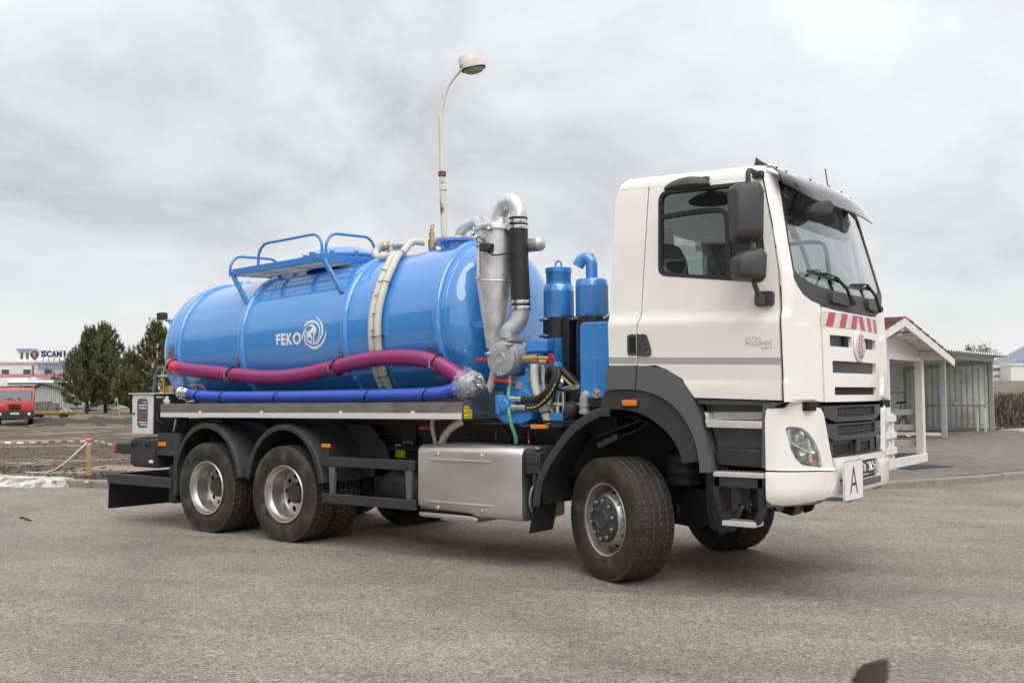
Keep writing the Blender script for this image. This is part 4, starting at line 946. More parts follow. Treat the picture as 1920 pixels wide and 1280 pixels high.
# recess the hand-hole view with a drum behind the disc
g = G()
def sub(name, me, parent, loc=(0, 0, 0), lmat=None):
    o = bpy.data.objects.new(name, me); COL.objects.link(o); o.parent = parent
    if lmat is not None: o.matrix_local = lmat
    else: o.location = loc
    return o
def wheel(kind, x, y, rot, plain=False):
    """wheel part: rim with tyre, hub, drum and nuts as its sub-parts; rot turns it about z"""
    w_ = bpy.data.objects.new('wheel', RM_F if kind == 'front' else RM_R); COL.objects.link(w_)
    w_.location = (x, y, 0.512); w_.rotation_euler = (0, random.uniform(0, 6), rot); w_.rotation_mode = 'XYZ'
    w_.matrix_basis = Matrix.Translation((x, y, 0.512)) @ Matrix.Rotation(rot, 4, 'Z') @ Matrix.Rotation(random.uniform(0, 6), 4, 'Y')
    w_.parent = T
    sub('tyre', TY_F if kind == 'front' else TY_R, w_)
    if not plain:
        sub('wheel_disc', DC_F if kind == 'front' else DC_R, w_)
        sub('hub', HB_F if kind == 'front' else HB_R, w_)
        sub('brake_drum', DRM, w_, (0, 0.10 if kind == 'rear' else -0.02, 0))
        if kind == 'front':
            for k in range(10):
                a = 2*pi*(k+0.2)/10; sub('wheel_nut', NUT, w_, (0.160*cos(a), -0.178, 0.160*sin(a))); sub('nut_recess', CUP, w_, (0.160*cos(a), -0.1765, 0.160*sin(a)))
    return w_
STEER = 0.43
WB1, WB2 = -4.0975, -5.4427
wheel('front', 0, -1.05, -STEER); wheel('front', 0, 1.05, pi-STEER)
for x in (WB1, WB2):
    wheel('rear', x, -1.085, 0); wheel('rear', x, -0.735, pi, True); wheel('rear', x, 0.735, 0, True); wheel('rear', x, 1.085, pi)
for x in (WB1, WB2):
    g = G(); g.cyl((x, -0.75, 0.52), (x, 0.75, 0.52), 0.13); g.ball((x, 0, 0.55), 0.26); g.obj('rear_axle', 'frame_black', T)
# rear mudguards
for x in (WB1, WB2):
    P = []
    for k in range(25):
        a = radians(188)-radians(196)*k/24
        P.append(Vector((x+0.632*cos(a), 0.575+0.69*max(-0.2, sin(a))*(1.0), 0)))
    P = [Vector((P[0].x-0.002, 0.665, 0))]+[p for p in P if p.y > 0.67]+[Vector((P[-1].x+0.002, 0.665, 0))]
    both(arcstrip('rear_mudguard', P, x, -1.252, -0.56, 'mudguard_black', drop=0.062))
g = G(); g.prism([(WB1+0.30, 1.26), (WB1+0.52, 1.0), (WB1+0.63, 0.68), (WB1+1.0, 0.72), (WB1+0.95, 1.0), (WB1+0.7, 1.24)], -0.62, -0.60); g.obj('mudguard_wall', 'mudguard_black', T)
for x, lab in ((WB1+0.64, 0),):
    g = G(); g.box(x-0.02, x+0.10, -1.262, -1.235, 1.03, 1.068); g.obj('side_marker', 'amber', T, bevel=0.006)
    g = G(); g.box(x+0.0, x+0.075, -1.245, -1.23, 0.93, 1.03); g.obj('marker_foot', 'plastic_black', T)

# ================================================================== TRUCK: chassis
for s_ in (-1, 1):
    g = G(); g.prism([(-6.95, 1.14), (1.1, 1.14), (1.1, 0.86), (-6.95, 0.86)], s_*0.44, s_*0.36); g.obj('frame_rail', 'frame_black', T)
    g = G(); g.prism([(-6.4, 1.30), (-0.15, 1.30), (-0.15, 1.145), (-6.4, 1.145)], s_*0.47, s_*0.39); g.obj('sub_frame', 'frame_black', T)
    g = G(); g.prism([(-6.45, 1.31), (-0.15, 1.31), (-0.15, 1.302), (-6.45, 1.302)], s_*0.62, s_*0.30); g.obj('frame_flange', 'steel_black', T)
g = G(); g.cyl((-6.3, 0, 0.70), (1.0, 0, 0.70), 0.17, 24); g.obj('backbone_tube', 'frame_black', T)
for x in (-6.6, -5.0, -3.2, -1.6, -0.4):
    g = G(); g.box(x-0.08, x+0.08, -0.40, 0.40, 0.75, 1.12); g.obj('cross_member', 'frame_black', T)
for x in (-3.62, -2.96, -1.7):
    g = G(); g.box(x-0.11, x+0.11, -0.485, -0.472, 1.02, 1.26); pl_ = g.obj('mounting_plate', 'frame_black', T)
    for k in (-1, 0, 1):
        g = G(); g.lathe([(0.016, 0), (0.016, 0.014), (0.006, 0.016)], (x+0.055*k, -0.485, 1.062), (0, -1, 0), 8); g.obj('bolt', 'zinc', pl_)
g = G(); g.box(-3.18, -3.035, -0.462, -0.450, 0.895, 1.04); yl = g.obj('warning_label', 'sticker_yellow', T)
# air tanks and boxes filling the bay behind the side rail
g = G(); g.lathe([(0.03, 0), (0.13, 0.03), (0.15, 0.08), (0.15, 0.62), (0.13, 0.67), (0.03, 0.70)], (-3.1, -0.66, 0.62), (1, 0, 0), 28); g.obj('air_tank', 'plastic_black', T)
g = G(); g.box(-3.35, -2.2, -0.62, 0.3, 0.42, 0.80); g.box(-3.0, -2.2, -0.80, 0.3, 1.0, 1.03); g.obj('battery_box', 'void_black', T, bevel=0.02)
g = G(); g.box(-2.2, -0.9, -0.8, 0.8, 0.55, 0.95); g.obj('gearbox', 'void_black', T, bevel=0.05)
# side underrun guard
g = G(); g.box(-3.48, -2.190, -1.245, -1.215, 0.838, 0.937); ug = g.obj('underrun_rail', 'steel_black', T, bevel=0.006); mirror(ug)
g = G(); g.box(-3.48, -2.172, -1.245, -1.215, 0.458, 0.558); ug2 = g.obj('underrun_rail', 'steel_black', T, bevel=0.006); mirror(ug2)
for x in (-3.345, -2.27):
    g = G(); g.prism([(x-0.045, 0.838), (x+0.045, 0.838), (x+0.025, 0.558), (x-0.03, 0.558)], -1.238, -1.20); up_ = g.obj('rail_hanger', 'fender_grey', T, bevel=0.004); mirror(up_)
    g = G(); g.box(x-0.03, x+0.03, -1.215, -0.45, 0.86, 0.92); up_ = g.obj('rail_arm', 'steel_black', T, bevel=0.004); mirror(up_)
# stainless exhaust silencer cover
sy = lambda x, z, d: Vector((x, -(1.25+d), z))
prof = roundpoly([(-1.245, 0.50), (-1.245, 1.10), (-0.55, 1.10), (-0.55, 0.44), (-1.20, 0.44)], [0.10, 0.085, 0.03, 0.03, 0.05], 7)
def boxprof(z_low):
    return roundpoly([(-1.25, z_low), (-1.25, 1.092), (-0.55, 1.092), (-0.55, z_low)], [0.09, 0.085, 0.03, 0.03], 7)
g = G(); XS = [(-2.14, 0.468, .97), (-2.125, 0.468, 1.0), (-1.56, 0.463, 1.0), (-1.50, 0.455, 1.0), (-1.45, 0.437, 1.0), (-1.42, 0.432, 1.0), (-0.915, 0.432, 1.0), (-0.90, 0.435, .97)]
g.rings([[((x), y if k == 1 else -0.9+(y+0.9)*k, z if k == 1 else 0.76+(z-0.76)*k) for y, z in boxprof(zl)] for x, zl, k in XS]); sbx = g.obj('silencer_box', 'stainless', T, smooth=45)
for z in (0.955, 0.555):
    g = G(); R = []
    for k in range(13):
        x = -2.02+0.80*k/12; hgt = 0.012*smst(0, 0.08, k/12)*smst(1, 0.92, k/12); R.append([(x, -1.247, z-0.014), (x, -1.251-hgt, z-0.006), (x, -1.251-hgt, z+0.006), (x, -1.247, z+0.014)])
    g.rings(R); g.obj('pressed_bead', 'stainless', sbx)
for x, z in ((-1.89, 1.005), (-1.36, 1.005), (-1.89, 0.505), (-1.36, 0.505)):
    g = G(); g.lathe([(0.026, -0.002), (0.022, 0.003), (0.014, 0.001), (0.010, 0.010), (0.003, 0.011)], (x, -1.249, z), (0, -1, 0), 16); g.obj('screw', 'zinc', sbx)
g = G(); g.prism([(-2.15, 0.448), (-2.13, 0.405), (-1.5, 0.40), (-1.44, 0.385), (-1.42, 0.43), (-1.5, 0.445)], -1.23, -0.9); g.obj('box_deflector', 'stainless', sbx, bevel=0.01)
# fittings between box and front wheel
g = G(); g.box(-0.88, -0.72, -1.22, -1.0, 0.86, 1.05); g.cyl((-0.78, -1.21, 0.86), (-0.78, -1.21, 0.75), 0.02); g.box(-0.86, -0.74, -1.23, -1.2, 0.95, 1.02); g.obj('urea_pump', 'plastic_black', T, bevel=0.01)
g = G(); g.cyl((-0.885, -1.0, 1.07), (-0.885, -1.0, 1.09), 0.03); g.obj('pipe_union', 'zinc', T)
g = G(); g.tube(smoothpath([(-0.80, -1.16, 0.80), (-0.84, -1.18, 0.70), (-0.86, -1.17, 0.58), (-0.84, -1.12, 0.48)], 5), 0.014, 8); g.obj('fuel_line', 'zinc', T)
# ================================================================== TRUCK: tank
TT = 0.044; TR = 0.89
TA = Vector((cos(TT), 0, sin(TT))); TU = Vector((-sin(TT), 0, cos(TT))); TC = Vector((-4.4, 0, 2.219))
def tp_(s, th, r): return TC+TA*s+(Vector((0, -cos(th), 0))+TU*sin(th))*r
def tmap(s, v, d): return tp_(s, v/TR, TR+d)
g = G(); prof = []
HD = 0.34
for k in range(15):
    a = pi/2*k/14; prof.append((TR*sin(a)**0.82 if k else 0.0, -2.34-HD*cos(a)**1.0))
prof += [(TR, -2.2), (TR, -1.0), (TR, 0.8), (TR, 2.2)]
for k in range(14, -1, -1):
    a = pi/2*k/14; prof.append((TR*sin(a)**0.82 if k else 0.0, 2.32+HD*cos(a)**1.0))
g.lathe(prof, TC, TA, 128, False, False); tank = g.obj('tank', 'blue_paint', T, smooth=60, label='long glossy blue vacuum tank with lettering')
for s in (-2.095, -0.86, 0.875, 2.20):
    g = G(); g.lathe([(TR-0.004, s-0.050), (TR+0.014, s-0.047), (TR+0.034, s-0.030), (TR+0.040, s-0.012), (TR+0.040, s+0.012), (TR+0.034, s+0.030), (TR+0.014, s+0.047), (TR-0.004, s+0.050)], TC, TA, 128, False, False); g.obj('tank_rib', 'blue_paint', tank, smooth=60)
    g = G(); g.lathe([(TR-0.003, s-0.135), (TR+0.004, s-0.133), (TR+0.004, s+0.10), (TR-0.003, s+0.102)], TC, TA, 128, False, False); g.obj('rib_pad', 'blue_paint', tank, smooth=60)
for s in (-2.33, 2.31):
    g = G(); g.lathe([(TR-0.002, s-0.008), (TR+0.004, s), (TR-0.002, s+0.008)], TC, TA, 128, False, False); g.obj('weld_seam', 'blue_paint', tank, smooth=60)
# saddles between tank and frame
for s in (-1.9, -0.6, 0.7, 1.95):
    g = G(); x = -4.4+s; g.prism([(-0.45, 1.31), (0.45, 1.31), (0.62, 1.58+s*0.044), (0.35, 1.42+s*0.044), (-0.35, 1.42+s*0.044), (-0.62, 1.58+s*0.044)], x-0.09, x+0.09, 'yz'); g.obj('tank_saddle', 'blue_metal', T)
# lettering
SOL = ((0.000695797, 0.00017829, -0.45062565, -1.46022e-07), (-6.0296e-05, -0.00050969, 0.374793, 2.842e-08))
def px2t(x, y): return tuple(c[0]*x+c[1]*y+c[2]+c[3]*y*y for c in SOL)
for ch, x0, x1, y0, y1 in (('F', 230, 330, 870, 590), ('E', 350, 462, 862, 578), ('K', 484, 622, 856, 566), ('O', 634, 832, 848, 548)):
    a = px2t(x0, (y0+y1)/2)[0]; b = px2t(x1, (y0+y1)/2)[0]; xm = (x0+x1)/2
    lettering('tank_letter', ch, (a, b, px2t(xm, y0)[1], px2t(xm, y1)[1]), tmap, 'print_white', tank, 0.0005, 0.002, bold=0.035, step=0.04)
def swirl(outer, inner):
    o_ = smoothpath([(x, y, 0) for x, y in outer], 5); i_ = smoothpath([(x, y, 0) for x, y in inner], 5)
    return [px2t(p.x, p.y) for p in o_]+[px2t(p.x, p.y) for p in i_][1:-1]
SWL = [swirl([(1425, 485), (1410, 640), (1345, 800), (1250, 910), (1150, 952), (1060, 925), (985, 850), (965, 815)], [(965, 815), (1040, 858), (1130, 884), (1220, 858), (1310, 775), (1375, 650), (1425, 485)]),
       swirl([(1180, 160), (1270, 240), (1335, 350), (1360, 470), (1340, 600), (1280, 730), (1190, 825), (1100, 835), (1020, 790), (985, 700)], [(985, 700), (1040, 760), (1110, 800), (1180, 780), (1255, 700), (1305, 580), (1318, 450), (1290, 330), (1240, 240), (1180, 160)]),
       swirl([(872, 470), (930, 370), (1010, 295), (1110, 268), (1210, 300), (1270, 390), (1285, 520), (1255, 650), (1190, 740), (1140, 750)], [(1140, 750), (1190, 722), (1240, 640), (1262, 520), (1245, 420), (1190, 340), (1110, 318), (1020, 335), (940, 400), (872, 470)]),
       swirl([(868, 745), (852, 650), (880, 560), (930, 470), (1000, 400), (1080, 362), (1150, 390), (1195, 470), (1185, 560), (1140, 630), (1135, 720)], [(1135, 720), (1085, 720), (1050, 660), (1000, 690), (985, 610), (1020, 520), (1100, 440), (1050, 400), (985, 430), (920, 520), (885, 600), (868, 745)]),
       [px2t(*q) for q in ((895, 600), (905, 640), (930, 845), (985, 845), (985, 540), (960, 505), (905, 560))],
       [px2t(*q) for q in ((1040, 560), (1065, 620), (1075, 830), (1145, 830), (1145, 520), (1080, 510))]]
for i, q in enumerate(SWL): pobj('swirl_stroke', [q], tmap, 0.0005, 0.002+0.0002*i, 'print_white', tank, step=0.05, smooth=20)
for x in (0, 150):
    pobj('tank_numeral', [[px2t(*q) for q in ((918+x, 585), (940+x, 553), (970+x, 550), (970+x, 815), (942+x, 818), (942+x, 600), (920+x, 610))]], tmap, 0.001, 0.0040, 'blue_paint', tank, step=0.05, smooth=20)
# maker's plate on the rear ring
plq = [(-2.045, -0.42), (-1.75, -0.44), (-1.735, -0.61), (-2.025, -0.585)]
mp_ = pobj('maker_plate', [plq], tmap, 0.002, 0.006, 'cabinet_white', tank, step=0.05, smooth=20)
def mpm(u, v, d):
    return tmap(-2.045+u*0.3+0.02*(1-v)*0, -0.425-0.02*u-(1-v)*0.165-0.03*4*(u-.5)**2*(v > .4), 0.006+d)
lettering('plate_lettering', 'KOBIT', (0.26, 0.76, 0.58, 0.92), mpm, 'red_plastic', mp_, 0.0003, 0.002, bold=0.03, step=0.2)
for k, (a, b) in enumerate(((.42, .58), (.22, .86), (.3, .8))):
    pobj('plate_line', [[(a, 0.40-0.12*k), (b, 0.40-0.12*k), (b, 0.43-0.12*k), (a, 0.43-0.12*k)]], mpm, 0.0003, 0.0015, 'fender_grey', mp_, step=0, smooth=0)
# manhole domes, flange and small pads on top
def topd(s, y, h): return TC+TA*s+Vector((0, y, 0))+TU*(sqrt(TR*TR-y*y)+h)
g = G(); o_ = topd(-0.10, 0.06, -0.03); g.lathe([(0.44, 0), (0.44, 0.14), (0.47, 0.145), (0.47, 0.17), (0.44, 0.18), (0.38, 0.235), (0.25, 0.275), (0.08, 0.29), (0.0, 0.29)], o_, TU, 56); mh = g.obj('manhole_dome', 'blue_paint', tank, smooth=40)
for k in range(10):
    a = 2*pi*k/10+0.2; p = o_+Vector((0.455*cos(a), 0.455*sin(a), 0.15)); g = G(); g.obox(p+Vector((0, 0, .0)), (cos(a), sin(a), 0), (-sin(a), cos(a), 0), (0, 0, 1), 0.035, 0.02, 0.05); g.obj('dome_clamp', 'blue_metal', mh)
g = G(); o_ = topd(-2.02, 0.1, -0.02); g.lathe([(0.12, 0), (0.12, 0.05), (0.10, 0.09), (0.03, 0.11)], o_, TU, 32); g.obj('rear_dome', 'blue_paint', tank)
g = G(); o_ = topd(1.75, 0.0, -0.02); g.lathe([(0.17, 0), (0.17, 0.07), (0.24, 0.075), (0.24, 0.10)], o_, TU, 40); fg = g.obj('inlet_flange', 'blue_paint', tank)
g = G(); g.lathe([(0.24, 0.102), (0.24, 0.122), (0.10, 0.13)], o_, TU, 40); g.obj('flange_lid', 'galvanised', fg)
for k in range(8):
    a = 2*pi*k/8; g = G(); g.cyl(o_+Vector((0.215*cos(a), 0.215*sin(a), 0.12)), o_+Vector((0.215*cos(a), 0.215*sin(a), 0.145)), 0.014, 8); g.obj('flange_bolt', 'zinc', fg)
g = G(); P = smoothpath([o_+Vector((0.02, 0.02, 0.12)), o_+Vector((0.05, 0.02, 0.19)), o_+Vector((0.13, -0.02, 0.235)), o_+Vector((0.25, -0.08, 0.245)), o_+Vector((0.50, -0.22, 0.245))], 6); g.tube(P, 0.062, 20); g.obj('inlet_pipe', 'galvanised', T)
# valves and pads behind the platform
o_ = topd(1.40, 0.0, -0.01)
g = G(); g.cyl(o_, o_+Vector((0, 0, 0.06)), 0.045); g.obj('valve_socket', 'blue_metal', tank)
g = G(); g.lathe([(0.045, 0.06), (0.045, 0.16), (0.030, 0.17), (0.030, 0.24), (0.022, 0.25), (0.022, 0.28)], o_, TU, 20); sv = g.obj('safety_valve', 'brass', T)
g = G(); q = o_+Vector((0, 0, 0.305)); g.tube([q+Vector((0.024*cos(a), 0.008*sin(a), 0.024*sin(a))) for a in [2*pi*k/14 for k in range(14)]], 0.006, 6, False, True); g.obj('valve_ring', 'red_plastic', sv)
for s in (0.72, 0.95):
    g = G(); q = topd(s, -0.12, -0.02); g.lathe([(0.09, 0), (0.09, 0.04), (0.13, 0.045), (0.13, 0.065)], q, TU, 28); g.obj('pad_flange', 'blue_paint', tank)
g = G(); q = topd(0.86, -0.10, 0.05); g.cyl(q, q+Vector((0, 0, 0.09)), 0.05); g.tube(smoothpath([q+Vector((0.18, .08, 0.10)), q+Vector((0, 0, 0.10)), q+Vector((-0.12, -0.06, 0.08)), q+Vector((-0.17, -0.10, 0.0))], 5), 0.046, 14); g.obj('overflow_elbow', 'zinc', T)
for k in (0.2, 0.65):
    p = q+Vector((-0.12*k, -0.06*k, 0.10-0.02*k)); g = G(); g.lathe([(0.054, -0.014), (0.054, 0.014)], p, (-0.9, -0.45, -.1), 18); g.obj('hose_clamp', 'brass', T)

# ---- platform above the manhole
pz = lambda x: 3.118+0.030*(x+3.96)-0.004
PX0, PX1, PY0, PY1 = -5.615, -3.955, -0.80, -0.02
c4 = [Vector((PX0, PY0, pz(PX0))), Vector((PX1, PY0, pz(PX1))), Vector((PX1+0.03, PY1, pz(PX1)+0.03)), Vector((PX0+0.03, PY1, pz(PX0)+0.03))]
g = G()
for i in range(4): g.beam(c4[i], c4[(i+1) % 4], 0.022, 0.075)
plf = g.obj('platform', 'blue_metal', T, bevel=0.003)
g = G()
for t in (0.31, 0.615): g.beam(c4[0].lerp(c4[3], t)-Vector((0, 0, 0.005)), c4[1].lerp(c4[2], t)-Vector((0, 0, 0.005)), 0.03, 0.04)
for t in (0.28, 0.62): g.beam(c4[0].lerp(c4[1], t), c4[3].lerp(c4[2], t), 0.05, 0.045)
g.obj('platform_bearer', 'blue_metal', plf)
# grating planks: serrated galvanised channels with open slots
for i, (a, b) in enumerate(((0.03, 0.29), (0.33, 0.60), (0.64, 0.97))):
    g = G(); n = 46
    for k in range(n):
        t0 = 0.012+0.976*k/n; t1 = t0+0.976/n*0.42
        P_ = lambda s_, t: (c4[0].lerp(c4[1], s_)).lerp(c4[3].lerp(c4[2], s_), t)+Vector((0, 0, -0.005))
        q = [P_(t0, a), P_(t1, a), P_(t1, b), P_(t0, b)]; g.add(q+[p-Vector((0, 0, 0.006)) for p in q], [(0, 1, 2, 3), (7, 6, 5, 4), (0, 4, 5, 1), (1, 5, 6, 2), (2, 6, 7, 3), (3, 7, 4, 0)])
    for t in (a, (a+b)/2, b):
        p0, p1 = P_(0.008, t), P_(0.992, t); g.beam(p0-Vector((0, 0, 0.010)), p1-Vector((0, 0, 0.010)), 0.014, 0.05)
    g.obj('grating_plank', 'alu_step', plf, smooth=0)
# hand rails
def rail(p0, p1, h, r=0.085):
    u = (p1-p0).normalized(); z = Vector((0, 0, 1)); a = p0+z*(h-r*2); b = p1+z*(h-r*2)
    arc1 = [a+u*(r*2*(1-cos(t)))+z*(r*2*sin(t)) for t in [pi/2*k/8 for k in range(9)]]
    arc2 = [b-u*(r*2*(1-cos(t)))+z*(r*2*sin(t)) for t in [pi/2*(8-k)/8 for k in range(9)]]
    g = G(); g.tube([p0]+arc1+arc2+[p1], 0.0165, 12); return g.obj('hand_rail', 'blue_metal', plf)
zz = Vector((0, 0, -0.03))
rail(c4[0].lerp(c4[1], 0.325)+zz, c4[0].lerp(c4[1], 0.985)+zz, 0.31)
rail(c4[1].lerp(c4[2], 0.045)+zz, c4[1].lerp(c4[2], 1.0)+zz, 0.31)
rail(c4[0].lerp(c4[3], 0.015)+zz, c4[0].lerp(c4[3], 0.98)+zz, 0.24)
for x in (-5.56, -3.955):
    a_ = Vector((x, PY0+0.01, pz(x)-0.03)); s = -0.85 if x < -5 else 0.74; b_ = tp_(s, radians(30), TR+0.004)
    g = G(); g.beam(a_, b_, 0.045, 0.045, (1, 0, 0)); g.obj('platform_strut', 'blue_metal', plf, bevel=0.004)
for p in (c4[0].lerp(c4[1], 0.05), c4[0].lerp(c4[1], 0.955)):
    g = G(); g.lathe([(0.013, 0), (0.013, 0.010), (0.005, 0.012)], p+Vector((0, -0.011, 0.01)), (0, -1, 0), 8); g.obj('bolt', 'zinc', plf)

# ---- hose brackets on the tank and the two suction hoses
for s, v0, v1 in ((-2.245, 0.075, -0.20), (-0.925, -0.155, -0.32), (0.805, -0.20, -0.33), (2.07, -0.255, -0.43)):
    bk_ = pobj('hose_bracket', [roundpoly([(s-0.042, v1), (s+0.042, v1), (s+0.042, v0), (s-0.042, v0)], [0.004, .004, .04, .04], 5)], tmap, 0.008, 0.016, 'brown_bracket', tank, step=0.06, bevel=0.002)
    g = G(); p = tmap(s, v0-0.045, 0.016); n_ = (p-tmap(s, v0-0.045, 0)).normalized(); g.lathe([(0.014, 0), (0.014, 0.009), (0.005, 0.011)], p, n_, 8); g.obj('bolt', 'zinc', bk_)
def corrug(P, r, amp, pitch, seg=20):
    Q = resample(smoothpath(P, 10), pitch/4); g = G(); n = len(Q)
    g.tube(Q, r, seg, True, False, lambda t, i: r+amp*(1 if i % 4 in (0, 1) else -1)*(0.5 if i % 2 else 1)); return g
MP = [(-6.62, -0.30, 2.02), (-6.70, -0.55, 2.02), (-6.66, -0.82, 1.99), (-6.50, -0.965, 1.945), (-6.25, -1.0, 1.91), (-5.86, -1.0, 1.872), (-5.24, -0.99, 1.820), (-4.66, -0.99, 1.782), (-4.11, -0.99, 1.798), (-3.60, -0.985, 1.868), (-3.11, -0.985, 1.938), (-2.64, -0.99, 1.957), (-2.21, -0.995, 1.912), (-1.90, -1.0, 1.79), (-1.73, -1.01, 1.685)]
msuc = thing('suction_hose', 'ribbed magenta suction hose slung along the tank above the tray', 'hose', (0, 0, 0))
Q = smoothpath(MP, 10)
g = corrug(MP[3:], 0.080, 0.0042, 0.036); g.obj('hose_body', 'hose_magenta', msuc, smooth=60)
g = corrug(MP[:5], 0.0825, 0.0040, 0.036); g.obj('hose_body', 'hose_red', msuc, smooth=60, label='red rear end of the hose')
def coupling(p, d, r, parent):
    g = G(); g.lathe([(r*1.02, -0.02), (r*1.12, 0.0), (r*1.12, 0.05), (r*1.32, 0.055), (r*1.36, 0.085), (r*1.2, 0.09), (r*1.1, 0.13), (r*1.22, 0.14), (r*1.22, 0.165), (r*0.95, 0.17), (r*0.85, 0.10), (r*.1, .09)], p, d, 36, False, True); return g.obj('coupling', 'chrome', parent)
dM = (Q[-1]-Q[-4]).normalized(); coupling(Q[-1], dM, 0.084, msuc)
# crumpled clear film over the coupling
def film(p, d, r, ln, parent, seed):
    random.seed(seed); g = G(); d = Vector(d).normalized(); u = d.orthogonal().normalized(); w_ = d.cross(u); R = []; n = 30
    for i in range(9):
        t = i/8; R.append([Vector(p)+d*(ln*t-0.06)+(u*cos(2*pi*k/n)+w_*sin(2*pi*k/n))*(r*(1.0+0.16*random.uniform(-1, 1)+0.10*sin(pi*t))*(1 if t < .85 else (1-t)*3.6+.46)) for k in range(n)])
    g.rings(R, False, False); return g.obj('plastic_wrap', 'film', parent, smooth=20, fix=False)
film(Q[-1], dM, 0.125, 0.26, msuc, 5)
BPth = [(-6.03, -1.05, 1.600), (-5.55, -1.06, 1.568), (-4.78, -1.06, 1.560), (-3.38, -1.06, 1.563), (-2.18, -1.06, 1.577), (-1.84, -1.06, 1.615), (-1.66, -1.07, 1.655)]
bh = thing('suction_hose', 'ribbed deep blue hose lying along the steel side tray', 'hose', (0, 0, 0))
QB = smoothpath(BPth, 10); g = corrug(BPth, 0.066, 0.003, 0.030); g.obj('hose_body', 'hose_blue', bh, smooth=60)
dB = (QB[-1]-QB[-4]).normalized(); coupling(QB[-1], dB, 0.068, bh); film(QB[-1]-dB*0.05, dB, 0.105, 0.27, bh, 9)
coupling(QB[0], (QB[0]-QB[3]).normalized(), 0.072, bh)
for x in (-5.83, -5.36, -4.36, -3.0, -2.22):
    i = min(range(len(QB)), key=lambda k: abs(QB[k].x-x)); p = QB[i]
    g = G(); tl = (0.42, 0, 1.0); u = Vector(tl).normalized(); g.tube([p+Vector((0, cos(a)*0.074, 0))+u*(sin(a)*0.078) for a in [2*pi*k/24 for k in range(24)]], 0.006, 6, False, True); g.obj('cable_tie', 'tie_black', bh)
for x in (-6.48, -5.28, -3.56, -2.10):      # strap and cradle under the magenta hose at each bracket
    i = min(range(len(Q)), key=lambda k: abs(Q[k].x-x)); p = Q[i]
    g = G(); g.tube([p+Vector((0.035*sin(a), -cos(a)*0.089, sin(a)*0.089)) for a in [radians(-70)+radians(190)*k/16 for k in range(17)]], 0.009, 6)
    g.obj('hose_strap', 'tie_black', T)
    g = G(); R = [[p+Vector((e-0.012, -cos(a)*r_, sin(a)*r_)) for e, r_ in ((-0.045, 0.091), (0.045, 0.091), (0.045, 0.099), (-0.045, 0.099))] for a in [radians(-20)-radians(120)*k/10 for k in range(11)]]; g.rings(R); g.obj('hose_cradle', 'brown_bracket', T)
    g = G(); g.cyl(p+Vector((-0.02, -0.095, -0.04)), p+Vector((-0.01, -0.105, 0.03)), 0.009, 8); g.obj('strap_bolt', 'zinc', T)

# ---- steel side tray
g = G(); zt = lambda x: 1.497+0.0036*(x+1.58); zb = lambda x: 1.340+0.004*(x+1.58)
X0, X1 = -6.33, -1.582
def tray_sec(x): return [(x, -1.25, zb(x)), (x, -1.25, zt(x)), (x, -1.244, zt(x)+0.003), (x, -1.236, zt(x)), (x, -1.236, zb(x)+0.012), (x, -0.86, zb(x)+0.03), (x, -0.86, zt(x)+0.14), (x, -0.852, zt(x)+0.14), (x, -0.852, zb(x))]
R = [tray_sec(X0+(X1-X0)*k/16) for k in range(17)]; g.rings(R); tray = g.obj('side_tray', 'tray_steel', T, smooth=20)
pobj('tray_strip', [[(X0+0.005, zb(X0)+0.002), (X1-0.004, zb(X1)+0.002), (X1-0.004, zb(X1)+0.058), (X0+0.005, zb(X0)+0.056)]], lambda u, v, d: Vector((u, -1.25-d, v)), 0.0005, 0.003, 'alu_strip', tray, step=0.5, smooth=0)
for x in (-5.55, -4.45, -3.2, -2.2):
    g = G(); g.box(x-0.022, x+0.022, -1.2545, -1.2495, zb(x)+0.052, zb(x)+0.078); g.obj('strip_clip', 'print_white', tray)
ep = [(-1.25, zb(X1)), (-1.25, zt(X1)+0.002), (-0.86, zt(X1)+0.105), (-0.62, zt(X1)+0.10), (-0.50, zb(X1)-0.005)]
g = G(); g.prism([(y, z) for y, z in ep], X1, X1+0.006, 'yz'); tend = g.obj('tray_end', 'tray_steel', tray, smooth=20)
for z0, z1, y0, y1 in ((1.346, 1.385, -1.225, -1.11), (1.389, 1.428, -1.225, -1.11), (1.432, 1.463, -1.225, -1.15)):
    g = G(); g.box(X1+0.006, X1+0.008, y0, y1, z0, z1); st_ = g.obj('warning_label', 'sticker_yellow', tend)
    g = G(); g.add([(X1+0.0085, y0+0.008, z0+0.006), (X1+0.0085, y0+0.032, z0+0.006), (X1+0.0085, y0+0.020, z0+0.026)], [(0, 1, 2)])
    for k in range(3): g.box(X1+0.008, X1+0.0088, y0+0.045, y1-0.008, z0+0.008+0.008*k, z0+0.011+0.008*k)
    g.obj('label_print', 'print_black', st_, smooth=0, fix=False)

